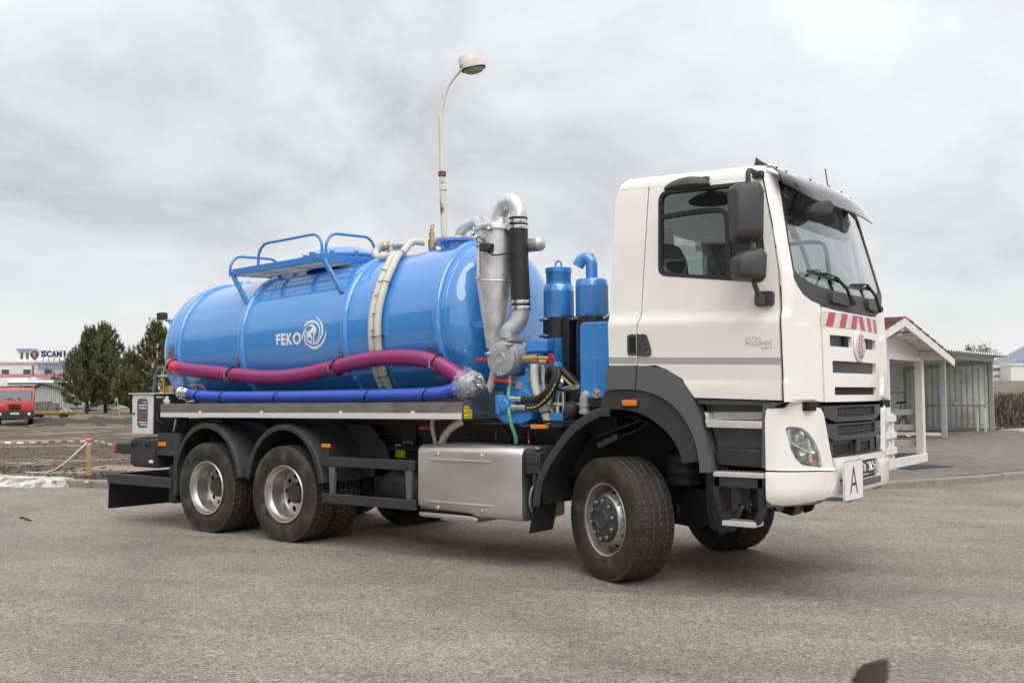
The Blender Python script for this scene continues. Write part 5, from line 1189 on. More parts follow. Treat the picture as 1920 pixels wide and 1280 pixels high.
# ---- pair of ribbed white hoses over the tank flank
for off, y_ in ((0.0, 0), (0.085, 0)):
    P = [tp_(s+off, radians(a), TR+0.050) for s, a in ((1.16, 70), (1.22, 60), (1.32, 45), (1.355, 28), (1.345, 9), (1.325, -9), (1.275, -28), (1.22, -47))]
    if off: P = [topd(1.30, -0.02, 0.13), topd(1.22, -0.14, 0.14)]+P
    else: P = [topd(0.72, -0.20, 0.12), topd(0.80, -0.28, 0.05), topd(0.98, -0.32, 0.03)]+P
    g = corrug(P, 0.041, 0.0016, 0.016, 14); wh = g.obj('drain_hose', 'hose_white', T, smooth=60)
for s, a, wd_ in ((1.19, 66, 1), (1.33, 40, .4), (1.37, 30, 1), (1.385, 20, .4), (1.39, 8, .4), (1.375, -2, .4), (1.375, -6, 1), (1.35, -16, .4), (1.29, -32, 1), (1.26, -40, .4)):
    c = tp_(s+0.04*wd_-0.0, radians(a), TR+0.050); th = radians(a); o_ = (Vector((0, -cos(th), 0))+TU*sin(th))
    r1 = 0.088 if wd_ == 1 else 0.045
    g = G(); g.tube([c+TA*(cos(t)*r1)+o_*(sin(t)*0.045) for t in [2*pi*k/20 for k in range(20)]], 0.0045, 5, False, True); g.obj('cable_tie', 'tie_black', T)
g = G(); g.tube([tp_(s-0.052, radians(a), TR+0.012) for s, a in ((1.355, 28), (1.345, 9), (1.325, -9), (1.275, -28), (1.24, -42))], 0.008, 6); g.obj('cable', 'tie_black', T)

# ---- rear work lamp
g = G(); p = Vector((-6.90, -0.62, 2.50)); g.tube([p, p+Vector((-0.10, -0.05, 0.06)), p+Vector((-0.16, -0.08, 0.07))], 0.018, 10); g.obj('lamp_arm', 'blue_metal', T)
g = G(); g.obox(p+Vector((-0.20, -0.10, 0.12)), (1, .3, 0.1), (-.3, 1, 0), (-.1, 0, 1), 0.05, 0.055, 0.045); g.obj('work_lamp', 'plastic_black', T, bevel=0.012)
g = G(); g.tube(smoothpath([p+Vector((-0.12, -0.06, 0.05)), p+Vector((-0.05, -0.05, -0.06)), p+Vector((-0.04, 0, -0.35))], 5), 0.006, 6); g.obj('cable', 'tie_black', T)
# ================================================================== TRUCK: pump bay between tank and cab
# galvanised cyclone
cx, cy = -1.672, -0.72
g = G(); g.lathe([(0.020, 1.97), (0.075, 2.02), (0.185, 2.675), (0.185, 3.165), (0.192, 3.17), (0.192, 3.185), (0.185, 3.19)], (cx, cy, 0), (0.03, 0, 1), 48, True, False); o_cy = Vector((cx+0.09, cy, 0))
cyc = g.obj('cyclone', 'galvanised', T, smooth=35)
cxt = cx+0.095; cxm = cx+0.085
g = G(); g.lathe([(0.213, 3.178), (0.213, 3.198), (0.205, 3.202), (0.205, 3.212), (0.185, 3.235), (0.12, 3.255), (0.085, 3.258)], (cx, cy, 0), (0.03, 0, 1), 48); g.obj('cyclone_lid', 'galvanised', cyc, smooth=35)
g = G(); g.lathe([(0.187, 2.668), (0.190, 2.675), (0.187, 2.682)], (cx, cy, 0), (0.03, 0, 1), 48, False, False); g.obj('cyclone_seam', 'galvanised', cyc)
pp = smoothpath([(cxt+0.05, cy, 3.24), (cxt+0.045, cy, 3.32), (cxt+0.09, cy, 3.41), (cxt+0.17, cy, 3.445), (cxt+0.245, cy, 3.405), (cxt+0.275, cy, 3.33), (cxt+0.277, cy-0.01, 3.25)], 8)
g = G(); g.tube(pp, 0.082, 24); g.obj('air_pipe', 'galvanised', T, smooth=60)
hx = cxt+0.277
g = G(); g.tube(smoothpath([(hx, cy-0.01, 3.275), (hx+0.008, cy-0.012, 2.9), (hx+0.032, cy-0.012, 2.40)], 8), 0.094, 24, rfun=lambda t, i: 0.094+0.0015*sin(i*2)); hb_ = g.obj('rubber_sleeve', 'hose_black', T, smooth=60)
for z, x in ((3.235, hx), (3.18, hx+0.003), (2.455, hx+0.03), (2.40, hx+0.033)):
    g = G(); g.lathe([(0.099, -0.016), (0.099, 0.016)], (x, cy-0.011, z), (0.03, 0, 1), 28, False, False); g.lathe([(0.099, -0.016), (0.094, -0.016)], (x, cy-0.011, z), (0.03, 0, 1), 28, False, False); hc = g.obj('hose_clamp', 'chrome', hb_)
    g = G(); g.obox((x+0.085, cy-0.07, z), (1, -.8, 0), (.8, 1, 0), (0, 0, 1), 0.028, 0.010, 0.012); g.cyl((x+0.06, cy-0.1, z), (x+0.13, cy-0.06, z), 0.006, 8); g.obj('clamp_bolt', 'zinc', hc)
g = G(); g.tube(smoothpath([(hx+0.034, cy-0.012, 2.42), (hx+0.03, cy-0.02, 2.33), (hx+0.0, cy-0.05, 2.24), (hx-0.055, cy-0.09, 2.17), (hx-0.065, cy-0.10, 2.10)], 8), 0.084, 24); g.obj('air_elbow', 'cast_silver', T, smooth=60)
g = G(); g.tube(smoothpath([(cxt-0.05, cy+0.05, 3.24), (cxt-0.12, cy+0.18, 3.28), (cxt-0.2, cy+0.3, 3.26)], 5), 0.07, 18); g.obj('tank_link_pipe', 'galvanised', T, smooth=60)
g = G(); g.cyl((hx+0.02, cy+0.1, 3.02), (hx+0.18, cy+0.1, 3.02), 0.072, 22); g.lathe([(0.072, 0), (0.066, 0.02), (0.045, 0.04), (0.0, 0.048)], (hx+0.18, cy+0.1, 3.02), (1, 0, 0), 22); g.obj('pipe_stub', 'galvanised', T, smooth=50)
# clips of the lid
for a in (200, 290, 340, 20):
    r_ = radians(a); p = Vector((cxt+0.205*cos(r_), cy+0.205*sin(r_), 3.19)); g = G(); g.obox(p, (cos(r_), sin(r_), 0), (-sin(r_), cos(r_), 0), (0, 0, 1), 0.022, 0.022, 0.028); g.cyl(p+Vector((0.03*cos(r_), 0.03*sin(r_), -0.04)), p+Vector((0.03*cos(r_), 0.03*sin(r_), 0.04)), 0.011, 8); g.ball(p+Vector((0.035*cos(r_), 0.035*sin(r_), -0.03)), 0.022, 10); g.obj('lid_clip', 'zinc', cyc, bevel=0.003)
# sight plate, lamp
g = G(); pw = lambda a: Vector((cxm+0.192*cos(a), cy+0.192*sin(a), 0))
P0 = [pw(radians(a)) for a in (236, 245, 254)]
R = [[p+Vector((0, 0, 2.72)), p+Vector((0, 0, 3.0))] for p in P0]; g.strip([r_[0] for r_ in R], [r_[1] for r_ in R]); g.obj('level_gauge', 'print_white', cyc, fix=False)
for z in (2.70, 3.02):
    g = G(); g.cyl(pw(radians(245))+Vector((0, 0, z)), pw(radians(245))+Vector((-0.012, -0.022, z)), 0.016, 10); g.obj('gauge_nut', 'zinc', cyc)
p = Vector((cxm+0.06, cy-0.215, 2.985)); g = G(); g.obox(p, (1, -0.1, -.15), (.1, 1, 0), (.15, 0, 1), 0.062, 0.045, 0.042); g.obox(p+Vector((0, -0.02, 0)), (1, -0.1, -.15), (.1, 1, 0), (.15, 0, 1), 0.07, 0.02, 0.03); g.obj('work_lamp', 'plastic_black', T, bevel=0.014)
g = G(); g.tube(smoothpath([p+Vector((-0.05, 0, 0.03)), p+Vector((-0.12, -0.01, 0.08)), p+Vector((-0.09, 0.0, 0.11)), p+Vector((-0.03, 0.02, 0.06))], 5), 0.006, 6); g.tube(smoothpath([p+Vector((0.0, 0.02, -0.04)), p+Vector((0.08, 0.02, -0.08)), p+Vector((0.18, 0.05, -0.07)), p+Vector((0.28, 0.06, -0.06))], 5), 0.007, 6); g.obj('cable', 'tie_black', T)
g = G(); q = tp_(2.72, radians(-4), 0.72); g.obox(Vector((cx-0.055, cy-0.06, 2.26)), (1, 0, 0), (0, 1, 0), (0, 0, 1), 0.06, 0.02, 0.03); g.obj('cyclone_bracket', 'blue_metal', T)
# silver suction-pressure valve drum
ad = Vector((0.02, 1.0, 0)).normalized(); a0 = Vector((-1.372, -0.93, 1.912))
g = G(); g.lathe([(0.0, -0.004), (0.035, -0.006), (0.055, -0.012), (0.060, -0.004), (0.066, -0.004), (0.150, -0.002), (0.162, 0.004), (0.165, 0.014), (0.165, 0.05), (0.168, 0.055), (0.168, 0.30), (0.155, 0.31), (0.0, 0.31)], a0, ad, 56); drum = g.obj('valve_drum', 'cast_silver', T, smooth=30)
g = G(); g.lathe([(0.048, -0.010), (0.048, -0.014), (0.042, -0.014), (0.042, -0.010)], a0, ad, 36, False, False); g.obj('drum_mark', 'cast_silver', drum)
sdv = Vector((ad.y, -ad.x, 0))
for a in (48, 163, 272):
    p = a0+(sdv*cos(radians(a))+Vector((0, 0, 1))*sin(radians(a)))*0.158; g = G(); g.lathe([(0.022, 0.04), (0.022, -0.012), (0.016, -0.02), (0.016, -0.034), (0.005, -0.036)], p, ad, 16); g.obj('drum_bolt', 'zinc', drum)
p = a0+ad*0.17+(sdv*cos(radians(5)))*0.168; g = G(); g.lathe([(0.030, -0.01), (0.030, 0.006), (0.018, 0.010), (0.018, 0.022), (0.006, 0.024)], p, sdv, 16); g.obj('drum_plug', 'zinc', drum)
fz_ = a0+ad*0.16+Vector((0, 0, 0.175)); g = G(); g.obox(fz_, ad, sdv, (0, 0, 1), 0.12, 0.10, 0.010); g.obox(fz_+Vector((0, 0, 0.018)), ad, sdv, (0, 0, 1), 0.115, 0.095, 0.006); g.obox(fz_-Vector((0, 0, 0.05)), ad, sdv, (0, 0, 1), 0.09, 0.075, 0.05); fl_ = g.obj('drum_flange', 'cast_silver', drum, bevel=0.006)
for s_ in (-1, 1):
    for q in (-1, 1):
        g = G(); c = fz_+ad*0.105*s_+sdv*0.082*q; g.cyl(c, c+Vector((0, 0, 0.035)), 0.013, 8); g.obj('flange_bolt', 'zinc', fl_)
def lever(a, b, tip, name='lever_valve'):
    """small ball valve: body a-b, red handle to tip"""
    g = G(); a = Vector(a); b = Vector(b); tip = Vector(tip); g.cyl(a, b, 0.018, 12); g.cyl(a.lerp(b, .35), a.lerp(b, .65), 0.026, 6); v = g.obj(name, 'brass', T)
    g = G(); m_ = a.lerp(b, .5); g.beam(m_+Vector((0, -0.03, 0)), tip, 0.034, 0.034); g.obj('lever', 'red_plastic', v, bevel=0.006)
    return v
lever((-1.535, -0.88, 1.88), (-1.535, -0.88, 1.93), (-1.68, -0.90, 1.905))
lever((-1.31, -0.86, 1.75), (-1.315, -0.86, 1.64), (-1.47, -0.89, 1.708))
g = G(); g.cyl((-1.17, -0.82, 1.900), (-1.02, -0.80, 1.905), 0.042, 16); g.cyl((-1.03, -0.80, 1.905), (-0.90, -0.79, 1.898), 0.026, 14); g.cyl((-1.06, -0.80, 1.905), (-1.04, -0.80, 1.905), 0.048, 8); g.cyl((-0.97, -0.86, 1.87), (-0.89, -0.85, 1.865), 0.022, 12); bv = g.obj('relief_valve', 'brass', T)
for x, y, z in ((-0.885, -0.80, 1.915), (-0.84, -0.84, 1.885)):
    g = G(); c = Vector((x, y, z)); g.tube([c+Vector((0.028*cos(t), 0, 0.028*sin(t))) for t in [2*pi*k/16 for k in range(16)]], 0.007, 6, False, True); g.cyl(c+Vector((0, 0.02, 0)), c-Vector((0, 0.01, 0)), 0.01, 8); g.beam(c-Vector((0.028, 0, 0)), c+Vector((0.028, 0, 0)), .008, .008); g.beam(c-Vector((0, 0, 0.028)), c+Vector((0, 0, 0.028)), .008, .008, (1, 0, 0)); g.obj('hand_wheel', 'red_plastic', bv)
# blue vacuum pump
pa = Vector((0.05, 1.0, 0)).normalized(); p0 = Vector((-1.195, -0.80, 1.505))
g = G(); g.lathe([(0.0, -0.02), (0.10, -0.02), (0.12, 0.0), (0.235, 0.0), (0.245, 0.012), (0.245, 0.05), (0.225, 0.06), (0.225, 0.34), (0.245, 0.35), (0.245, 0.40), (0.15, 0.42), (0.0, 0.42)], p0, pa, 14); pump = g.obj('vacuum_pump', 'pump_blue', T, smooth=25, bevel=0.008)
for k in range(7):
    a = 2*pi*k/7+.3; u = Vector((pa.y, -pa.x, 0)); c = p0+(u*cos(a)+Vector((0, 0, 1))*sin(a))*0.205; g = G(); g.lathe([(0.016, 0.0), (0.016, -0.016), (0.006, -0.018)], c, pa, 6); g.obj('pump_bolt', 'zinc', pump)
for k in range(5):
    g = G(); g.lathe([(0.226, 0), (0.238, 0.003), (0.238, 0.013), (0.226, 0.016)], p0+pa*(0.10+0.045*k), pa, 28, False, False); g.obj('pump_fin', 'pump_blue', pump)
g = G(); g.obox((-1.290, -0.90, 1.475), (1, 0, 0), (0, 1, 0), (0, 0, 1), 0.11, 0.07, 0.075); g.obox((-1.370, -0.90, 1.475), (1, 0, 0), (0, 1, 0), (0, 0, 1), 0.03, 0.085, 0.09); g.cyl((-1.290, -0.93, 1.475), (-1.290, -1.0, 1.475), 0.055, 16); g.obj('hydraulic_motor', 'pump_blue', T, bevel=0.014)
g = G(); g.prism([(-1.42, 1.36), (-1.33, 1.29), (-1.12, 1.285), (-1.02, 1.34), (-1.0, 1.42), (-1.42, 1.44)], -0.93, -0.55); g.obj('pump_foot', 'pump_blue', pump, bevel=0.015)
g = G(); g.obox((-1.130, -0.62, 2.03), (1, .3, 0), (-.3, 1, 0), (0, 0, 1), 0.11, 0.10, 0.065); g.obox((-1.160, -0.62, 1.90), (1, .3, 0), (-.3, 1, 0), (0, 0, 1), 0.08, 0.08, 0.10); g.obox((-1.110, -0.66, 1.72), (1, .3, 0), (-.3, 1, 0), (0, 0, 1), 0.12, 0.10, 0.12); g.prism([(-1.0, 1.86), (-0.86, 1.88), (-0.77, 1.78), (-0.80, 1.72), (-0.95, 1.76)], -0.78, -0.66); g.obj('pump_head', 'pump_blue', pump, bevel=0.02)
g = G(); g.cyl((-1.210, -0.68, 2.09), (-1.210, -0.68, 2.13), 0.012, 8); g.obj('oil_plug', 'brass', pump)
g = G(); g.obox((-1.245, -0.805, 1.655), sdv*-1, pa, (0, 0, 1), 0.042, 0.006, 0.034); g.obj('type_plate', 'cast_silver', pump)
# hydraulic hoses
def fitting(a, b, parent=None):
    a = Vector(a); b = Vector(b); d = b-a; g = G(); L_ = d.length
    g.lathe([(0.026, 0), (0.026, 0.02), (0.033, 0.022), (0.033, L_*0.4), (0.026, L_*0.42), (0.028, L_*0.5), (0.030, L_), (0.02, L_)], a, d, 12); return g.obj('hose_fitting', 'zinc', T)
fitting((-1.235, -0.955, 1.528), (-1.090, -0.965, 1.525)); fitting((-1.225, -0.955, 1.448), (-1.040, -0.965, 1.450))
h1 = smoothpath([(-1.090, -0.965, 1.525), (-0.970, -0.965, 1.520), (-0.860, -0.965, 1.555), (-0.760, -0.96, 1.65), (-0.725, -0.95, 1.74), (-0.760, -0.93, 1.80), (-0.830, -0.90, 1.79), (-0.880, -0.85, 1.70), (-0.890, -0.8, 1.58)], 8)
g = G(); g.tube(h1, 0.033, 14); g.obj('hydraulic_hose', 'hose_black', T, smooth=60)
h2 = smoothpath([(-1.040, -0.965, 1.450), (-0.940, -0.975, 1.455), (-0.840, -0.98, 1.50), (-0.750, -0.985, 1.58), (-0.690, -0.98, 1.68), (-0.690, -0.95, 1.76), (-0.730, -0.9, 1.80)], 8)
g = G(); g.tube(h2, 0.027, 14); h2o = g.obj('hydraulic_hose', 'hose_black', T, smooth=60)
g = G(); Q2 = [p+Vector((0.006, -0.0265, -0.004)) for p in h2[2:34]]
for i in range(0, len(Q2)-2, 3): g.tube(Q2[i:i+3], 0.006, 5)
g.obj('hose_marking', 'yellow_mark', h2o)
h3 = smoothpath([(-0.80, -0.76, 1.80), (-0.70, -0.76, 1.72), (-0.58, -0.74, 1.62), (-0.42, -0.7, 1.54)], 8)
g = G(); g.tube(h3, 0.042, 16); h3o = g.obj('hydraulic_hose', 'hose_black', T, smooth=60)
g = G(); g.tube([p+Vector((-0.012, -0.030, -0.026)) for p in h3[2:20]], 0.014, 6); g.obj('hose_marking', 'yellow_mark', h3o)
g = G(); g.tube(smoothpath([(-0.84, -0.93, 1.66), (-0.76, -0.92, 1.62), (-0.60, -0.9, 1.60), (-0.44, -0.88, 1.61)], 6), 0.014, 8); g.tube(smoothpath([(-1.16, -0.965, 1.50), (-1.06, -0.95, 1.497), (-0.95, -0.93, 1.51)], 5), 0.014, 8); g.obj('thin_hose', 'hose_black', T)
for p in ((-0.865, -0.985, 1.53),):
    g = G(); c = Vector(p); g.tube([c+Vector((sin(t)*0.035, -cos(t)*0.05+0.01, sin(t)*0.06)) for t in [2*pi*k/20 for k in range(20)]], 0.006, 6, False, True); g.obj('cable_tie', 'tie_black', T)
# ribbed white drain hoses
for dx, dy in ((0.0, 0.0), (0.055, 0.09)):
    g = corrug([(-1.045+dx, -0.83+dy, 1.85), (-1.04+dx, -0.84+dy, 1.76), (-1.025+dx, -0.85+dy, 1.66), (-0.99+dx*.7, -0.86+dy, 1.56), (-0.945+dx*.5, -0.86+dy, 1.46), (-0.90+dx*.4, -0.86+dy, 1.37), (-0.865+dx*.4, -0.86+dy, 1.28)], 0.040, 0.0018, 0.016, 14); g.obj('drain_hose', 'hose_white', T, smooth=60)
for z, x in ((1.53, -0.975), (1.395, -0.91)):
    g = G(); c = Vector((x, -0.86, z)); g.tube([c+Vector((cos(t)*0.05, sin(t)*0.05, cos(t)*0.018)) for t in [2*pi*k/18 for k in range(18)]], 0.006, 6, False, True); g.obj('cable_tie', 'tie_black', T)
g = corrug([(-1.545, -0.80, 1.80), (-1.565, -0.81, 1.70), (-1.61, -0.82, 1.60), (-1.67, -0.82, 1.50), (-1.74, -0.80, 1.40)], 0.040, 0.0018, 0.016, 14); g.obj('drain_hose', 'hose_white', T, smooth=60)
g = corrug([(-1.93, -0.85, 1.30), (-2.03, -0.86, 1.25), (-2.12, -0.86, 1.17), (-2.19, -0.85, 1.06)], 0.036, 0.0018, 0.016, 14); g.obj('drain_hose', 'hose_white', T, smooth=60)
g = G(); g.tube(smoothpath([(-2.325, -0.82, 1.33), (-2.32, -0.83, 1.24), (-2.295, -0.83, 1.15), (-2.27, -0.82, 1.05)], 5), 0.020, 10); g.obj('drain_hose', 'hose_white', T, smooth=60)
lever((-2.38, -0.80, 1.235), (-2.31, -0.80, 1.235), (-2.50, -0.82, 1.235))
g = G(); g.tube(smoothpath([(-1.315, -0.87, 1.64), (-1.31, -0.885, 1.58), (-1.27, -0.93, 1.50), (-1.23, -0.985, 1.40), (-1.20, -0.985, 1.28), (-1.20, -0.93, 1.19), (-1.23, -0.88, 1.12)], 6), 0.019, 10); g.obj('green_hose', 'hose_green', T, smooth=60)
# plumbing in front of the oil tank
g = G(); g.tube(smoothpath([(-0.80, -0.80, 1.42), (-0.80, -0.80, 1.52), (-0.775, -0.80, 1.60), (-0.70, -0.80, 1.625), (-0.60, -0.80, 1.63)], 6), 0.022, 10); g.cyl((-0.63, -0.80, 1.63), (-0.55, -0.80, 1.63), 0.030, 8); g.cyl((-0.80, -0.8, 1.36), (-0.80, -0.8, 1.46), 0.034, 8); g.cyl((-0.90, -0.8, 1.475), (-0.55, -0.8, 1.475), 0.022, 8); g.cyl((-0.87, -0.8, 1.475), (-0.83, -0.8, 1.475), 0.033, 6); g.cyl((-0.68, -0.8, 1.475), (-0.62, -0.8, 1.475), 0.032, 6); g.cyl((-0.72, -0.83, 1.40), (-0.72, -0.83, 1.60), 0.018, 8); g.obj('pipe_fittings', 'zinc', T)
g = G(); g.box(-0.82, -0.68, -0.90, -0.72, 1.27, 1.40); g.obj('valve_block', 'pump_blue', T, bevel=0.01)
g = G(); g.tube(smoothpath([(-0.33, -0.86, 1.565), (-0.38, -0.90, 1.575), (-0.42, -0.92, 1.55), (-0.43, -0.92, 1.48), (-0.43, -0.92, 1.39)], 6), 0.050, 16); g.cyl((-0.43, -0.92, 1.46), (-0.43, -0.92, 1.48), 0.060, 16); g.cyl((-0.43, -0.92, 1.40), (-0.43, -0.92, 1.42), 0.058, 16); g.obj('suction_elbow', 'cast_silver', T, smooth=50)
# two blue air silencers
def sil(x, y, z0, z1, r):
    g = G(); g.lathe([(r*0.9, z0-0.02), (r, z0), (r, z1-0.08), (r*1.012, z1-0.075), (r*1.012, z1-0.065), (r, z1-0.06), (r*0.97, z1-0.02), (r*0.90, z1)], (x, y, 0), (0, 0, 1), 40); return g.obj('air_silencer', 'blue_paint', T, smooth=40)
X1_, Y1_ = -1.09, -0.35
s1_ = sil(X1_, Y1_, 1.76, 2.64, 0.150)
g = G(); g.lathe([(0.128, 2.62), (0.128, 2.66), (0.122, 2.662), (0.122, 2.755), (0.130, 2.757), (0.130, 2.80), (0.125, 2.805)], (X1_, Y1_, 0), (0, 0, 1), 36); nk = g.obj('intake_cage', 'blue_metal', s1_)
g = G()
for k in range(44):
    for j in range(4):
        a = 2*pi*(k+0.5*(j % 2))/44; c = Vector((X1_+0.1228*cos(a), Y1_+0.1228*sin(a), 2.678+0.020*j)); n_ = Vector((cos(a), sin(a), 0)); u = Vector((-sin(a), cos(a), 0))
        g.add([c+u*0.0055*cos(t)+Vector((0, 0, 0.0065*sin(t))) for t in [2*pi*q/6 for q in range(6)]], [tuple(range(6))])
g.obj('cage_perforation', 'void_black', nk, smooth=0, fix=False)
g = G(); g.tube([(X1_-0.03, Y1_, 2.80)]+[(X1_+0.035*cos(t), Y1_, 2.84+0.035*sin(t)) for t in [pi-pi*k/10 for k in range(11)]]+[(X1_+0.03, Y1_, 2.80)], 0.009, 8); g.obj('lifting_eye', 'blue_metal', s1_)
for z0, z1, w_ in ((2.115, 2.315, 0), ):
    g = G(); g.lathe([(0.152, z0), (0.156, z0+0.004), (0.156, z1-0.004), (0.152, z1)], (X1_, Y1_, 0), (0, 0, 1), 40, False, False); g.obj('silencer_strap', 'frame_black', s1_)
for z in (2.135, 2.295):
    g = G(); g.cyl((X1_-0.13, Y1_-0.13, z), (X1_-0.03, Y1_-0.17, z), 0.018, 8); g.cyl((X1_-0.03, Y1_-0.17, z), (X1_, Y1_-0.175, z), 0.009, 8); g.obj('strap_bolt', 'zinc', s1_)
X2_, Y2_ = -0.705, -0.35
s2_ = sil(X2_, Y2_, 1.76, 2.665, 0.158)
g = G(); g.tube(smoothpath([(X2_+0.0, Y2_, 2.64), (X2_, Y2_, 2.76), (X2_-0.005, Y2_, 2.83), (X2_-0.045, Y2_-0.01, 2.875), (X2_-0.10, Y2_-0.02, 2.86), (X2_-0.14, Y2_-0.03, 2.80)], 7), 0.058, 22, False); g.obj('exhaust_elbow', 'blue_paint', s2_, smooth=60)
g = G(); g.tube([(X2_+0.0+0.03*cos(t), Y2_, 2.87+0.045*sin(t)) for t in [2*pi*k/14 for k in range(14)]], 0.007, 6, False, True); g.obj('lifting_eye', 'blue_metal', s2_)
g = G(); g.lathe([(0.160, 2.26), (0.165, 2.265), (0.165, 2.305), (0.160, 2.31)], (X2_, Y2_, 0), (0, 0, 1), 40, False, False); g.obj('silencer_strap', 'frame_black', s2_)
g = G(); g.cyl((X2_-0.16, Y2_-0.14, 2.285), (X2_-0.05, Y2_-0.19, 2.285), 0.018, 8); g.cyl((X2_-0.05, Y2_-0.19, 2.285), (X2_+0.0, Y2_-0.19, 2.285), 0.008, 8); g.obj('strap_bolt', 'zinc', s2_)
g = G(); g.box(-0.935, -0.865, -0.52, -0.30, 1.31, 2.32); g.obj('silencer_post', 'frame_black', T, bevel=0.005)
g = G(); g.box(-0.70, -0.56, -0.62, -0.52, 1.2, 2.30); g.box(-0.56, -0.1, -0.62, -0.55, 1.2, 2.22); g.obj('silencer_post', 'frame_black', T, bevel=0.005)
# blue oil tank behind the cab
g = G(); g.prism(roundpoly([(-0.458, 1.535), (-0.10, 1.53), (-0.10, 2.20), (-0.458, 2.207)], [0.01, .01, .02, .045], 5), -0.95, -0.62); ot = g.obj('oil_tank', 'blue_paint', T, bevel=0.008)
g = G(); c = Vector((-0.29, -0.95, 1.575)); g.lathe([(0.044, 0), (0.044, 0.006), (0.028, 0.008), (0.026, 0.02), (0.008, 0.022)], c, (0, -1, 0), 20); g.obj('drain_plug', 'zinc', ot)
g = G(); g.box(-0.46, -0.10, -0.94, -0.60, 1.45, 1.53); g.box(-0.40, -0.12, -0.90, -0.60, 1.2, 1.45); g.obj('tank_foot', 'frame_black', T, bevel=0.006)
g = G(); g.tube(smoothpath([(-0.22, -0.93, 2.235), (-0.16, -0.94, 2.26), (-0.10, -0.94, 2.28)], 4), 0.010, 8); g.box(-0.125, -0.075, -0.965, -0.915, 2.25, 2.30); g.cyl((-0.10, -0.94, 2.2), (-0.10, -0.94, 2.27), 0.02, 10); g.obj('oil_breather', 'zinc', T)
g = G(); g.lathe([(0.035, 0), (0.04, 0.01), (0.04, 0.03)], (-0.03, -1.02, 1.74), (-1, -.4, 0), 14); g.obj('electric_plug', 'tie_black', T)
# low clutter on the frame: red valves, lines
for x in (-1.78, -1.375):
    g = G(); g.cyl((x, -0.47, 1.12), (x, -0.47, 1.21), 0.020, 12); g.cyl((x, -0.47, 1.21), (x, -0.47, 1.225), 0.012, 8); dv = g.obj('drain_tap', 'red_plastic', T, bevel=0.003)
    g = G(); g.cyl((x, -0.47, 1.06), (x, -0.47, 1.12), 0.013, 8); g.obj('tap_stem', 'zinc', dv)
    g = G(); g.beam((x-0.02, -0.47, 1.14), (x-0.09, -0.47, 1.20), 0.015, 0.01); g.beam((x+0.02, -0.47, 1.13), (x+0.13, -0.47, 1.22), 0.015, 0.01); g.obj('tap_bracket', 'frame_black', dv)
g = G(); g.tube([(-1.68, -0.6, 1.35), (-1.55, -0.62, 1.24), (-1.40, -0.6, 1.10)], 0.012, 6); g.tube(smoothpath([(-1.72, -0.9, 1.33), (-1.62, -0.92, 1.36), (-1.52, -0.9, 1.38)], 4), 0.012, 6); g.tube([(-0.95, -0.9, 1.32), (-0.55, -0.95, 1.32), (-0.3, -1.0, 1.36)], 0.012, 6); g.obj('air_line', 'hose_black', T)
g = G(); g.box(-0.87, -0.70, -1.15, -1.10, 1.262, 1.298); g.obj('side_marker', 'amber', T, bevel=0.006)
g = G(); g.box(-1.7, -0.35, -0.95, 0.95, 1.285, 1.30); g.obj('pump_deck', 'frame_black', T)
g = G(); g.lathe([(0.055, 0), (0.07, 0.02), (0.07, 0.1), (0.05, 0.13)], (-0.60, -0.92, 1.36), (0.3, 0, 1), 16); g.obj('filter_housing', 'plastic_black', T)

# ================================================================== TRUCK: rear end
g = G(); g.box(-6.925, -6.50, -1.225, -0.72, 1.112, 1.60); cab_ = g.obj('control_cabinet', 'steel_black', T, bevel=0.006)
g = G(); g.box(-6.985, -6.47, -1.27, -0.70, 1.602, 1.615); g.obj('cabinet_roof', 'cabinet_white', cab_, bevel=0.004)
ym = lambda x, z, d: Vector((x, -1.227-d, z))
win = rrect(-6.83, -6.60, 1.185, 1.545, 0.06)
cd_ = pobj('cabinet_door', [[(-6.925, 1.115), (-6.502, 1.115), (-6.502, 1.598), (-6.925, 1.598)], win], ym, 0.0, 0.02, 'cabinet_white', cab_, step=0, bevel=0.004)
cw_ = pobj('cabinet_window', [win], ym, 0.002, 0.016, 'fender_grey', cab_, step=0, bevel=0.003)
for z, a, b in ((1.50, -6.70, -6.64), (1.465, -6.79, -6.63), (1.43, -6.78, -6.63), (1.255, -6.79, -6.63), (1.225, -6.76, -6.62)):
    pobj('gauge_mark', [[(a, z-0.006), (b, z-0.006), (b, z+0.006), (a, z+0.006)]], ym, 0.0165, 0.018, 'print_white', cw_, step=0, smooth=0)
g = G(); g.tube([(-6.665+0.03*cos(t), -1.246, 1.32+0.035*sin(t)) for t in [radians(50)+radians(260)*k/16 for k in range(17)]], 0.007, 6); g.obj('red_dial', 'red_plastic', cw_)
g = G(); g.cyl((-6.885, -1.245, 1.36), (-6.885, -1.256, 1.36), 0.016, 12); g.obj('cabinet_lock', 'plastic_black', cab_)
g = G(); g.box(-6.499, -6.496, -1.20, -1.10, 1.555, 1.575); g.obj('cabinet_label', 'print_white', cab_)
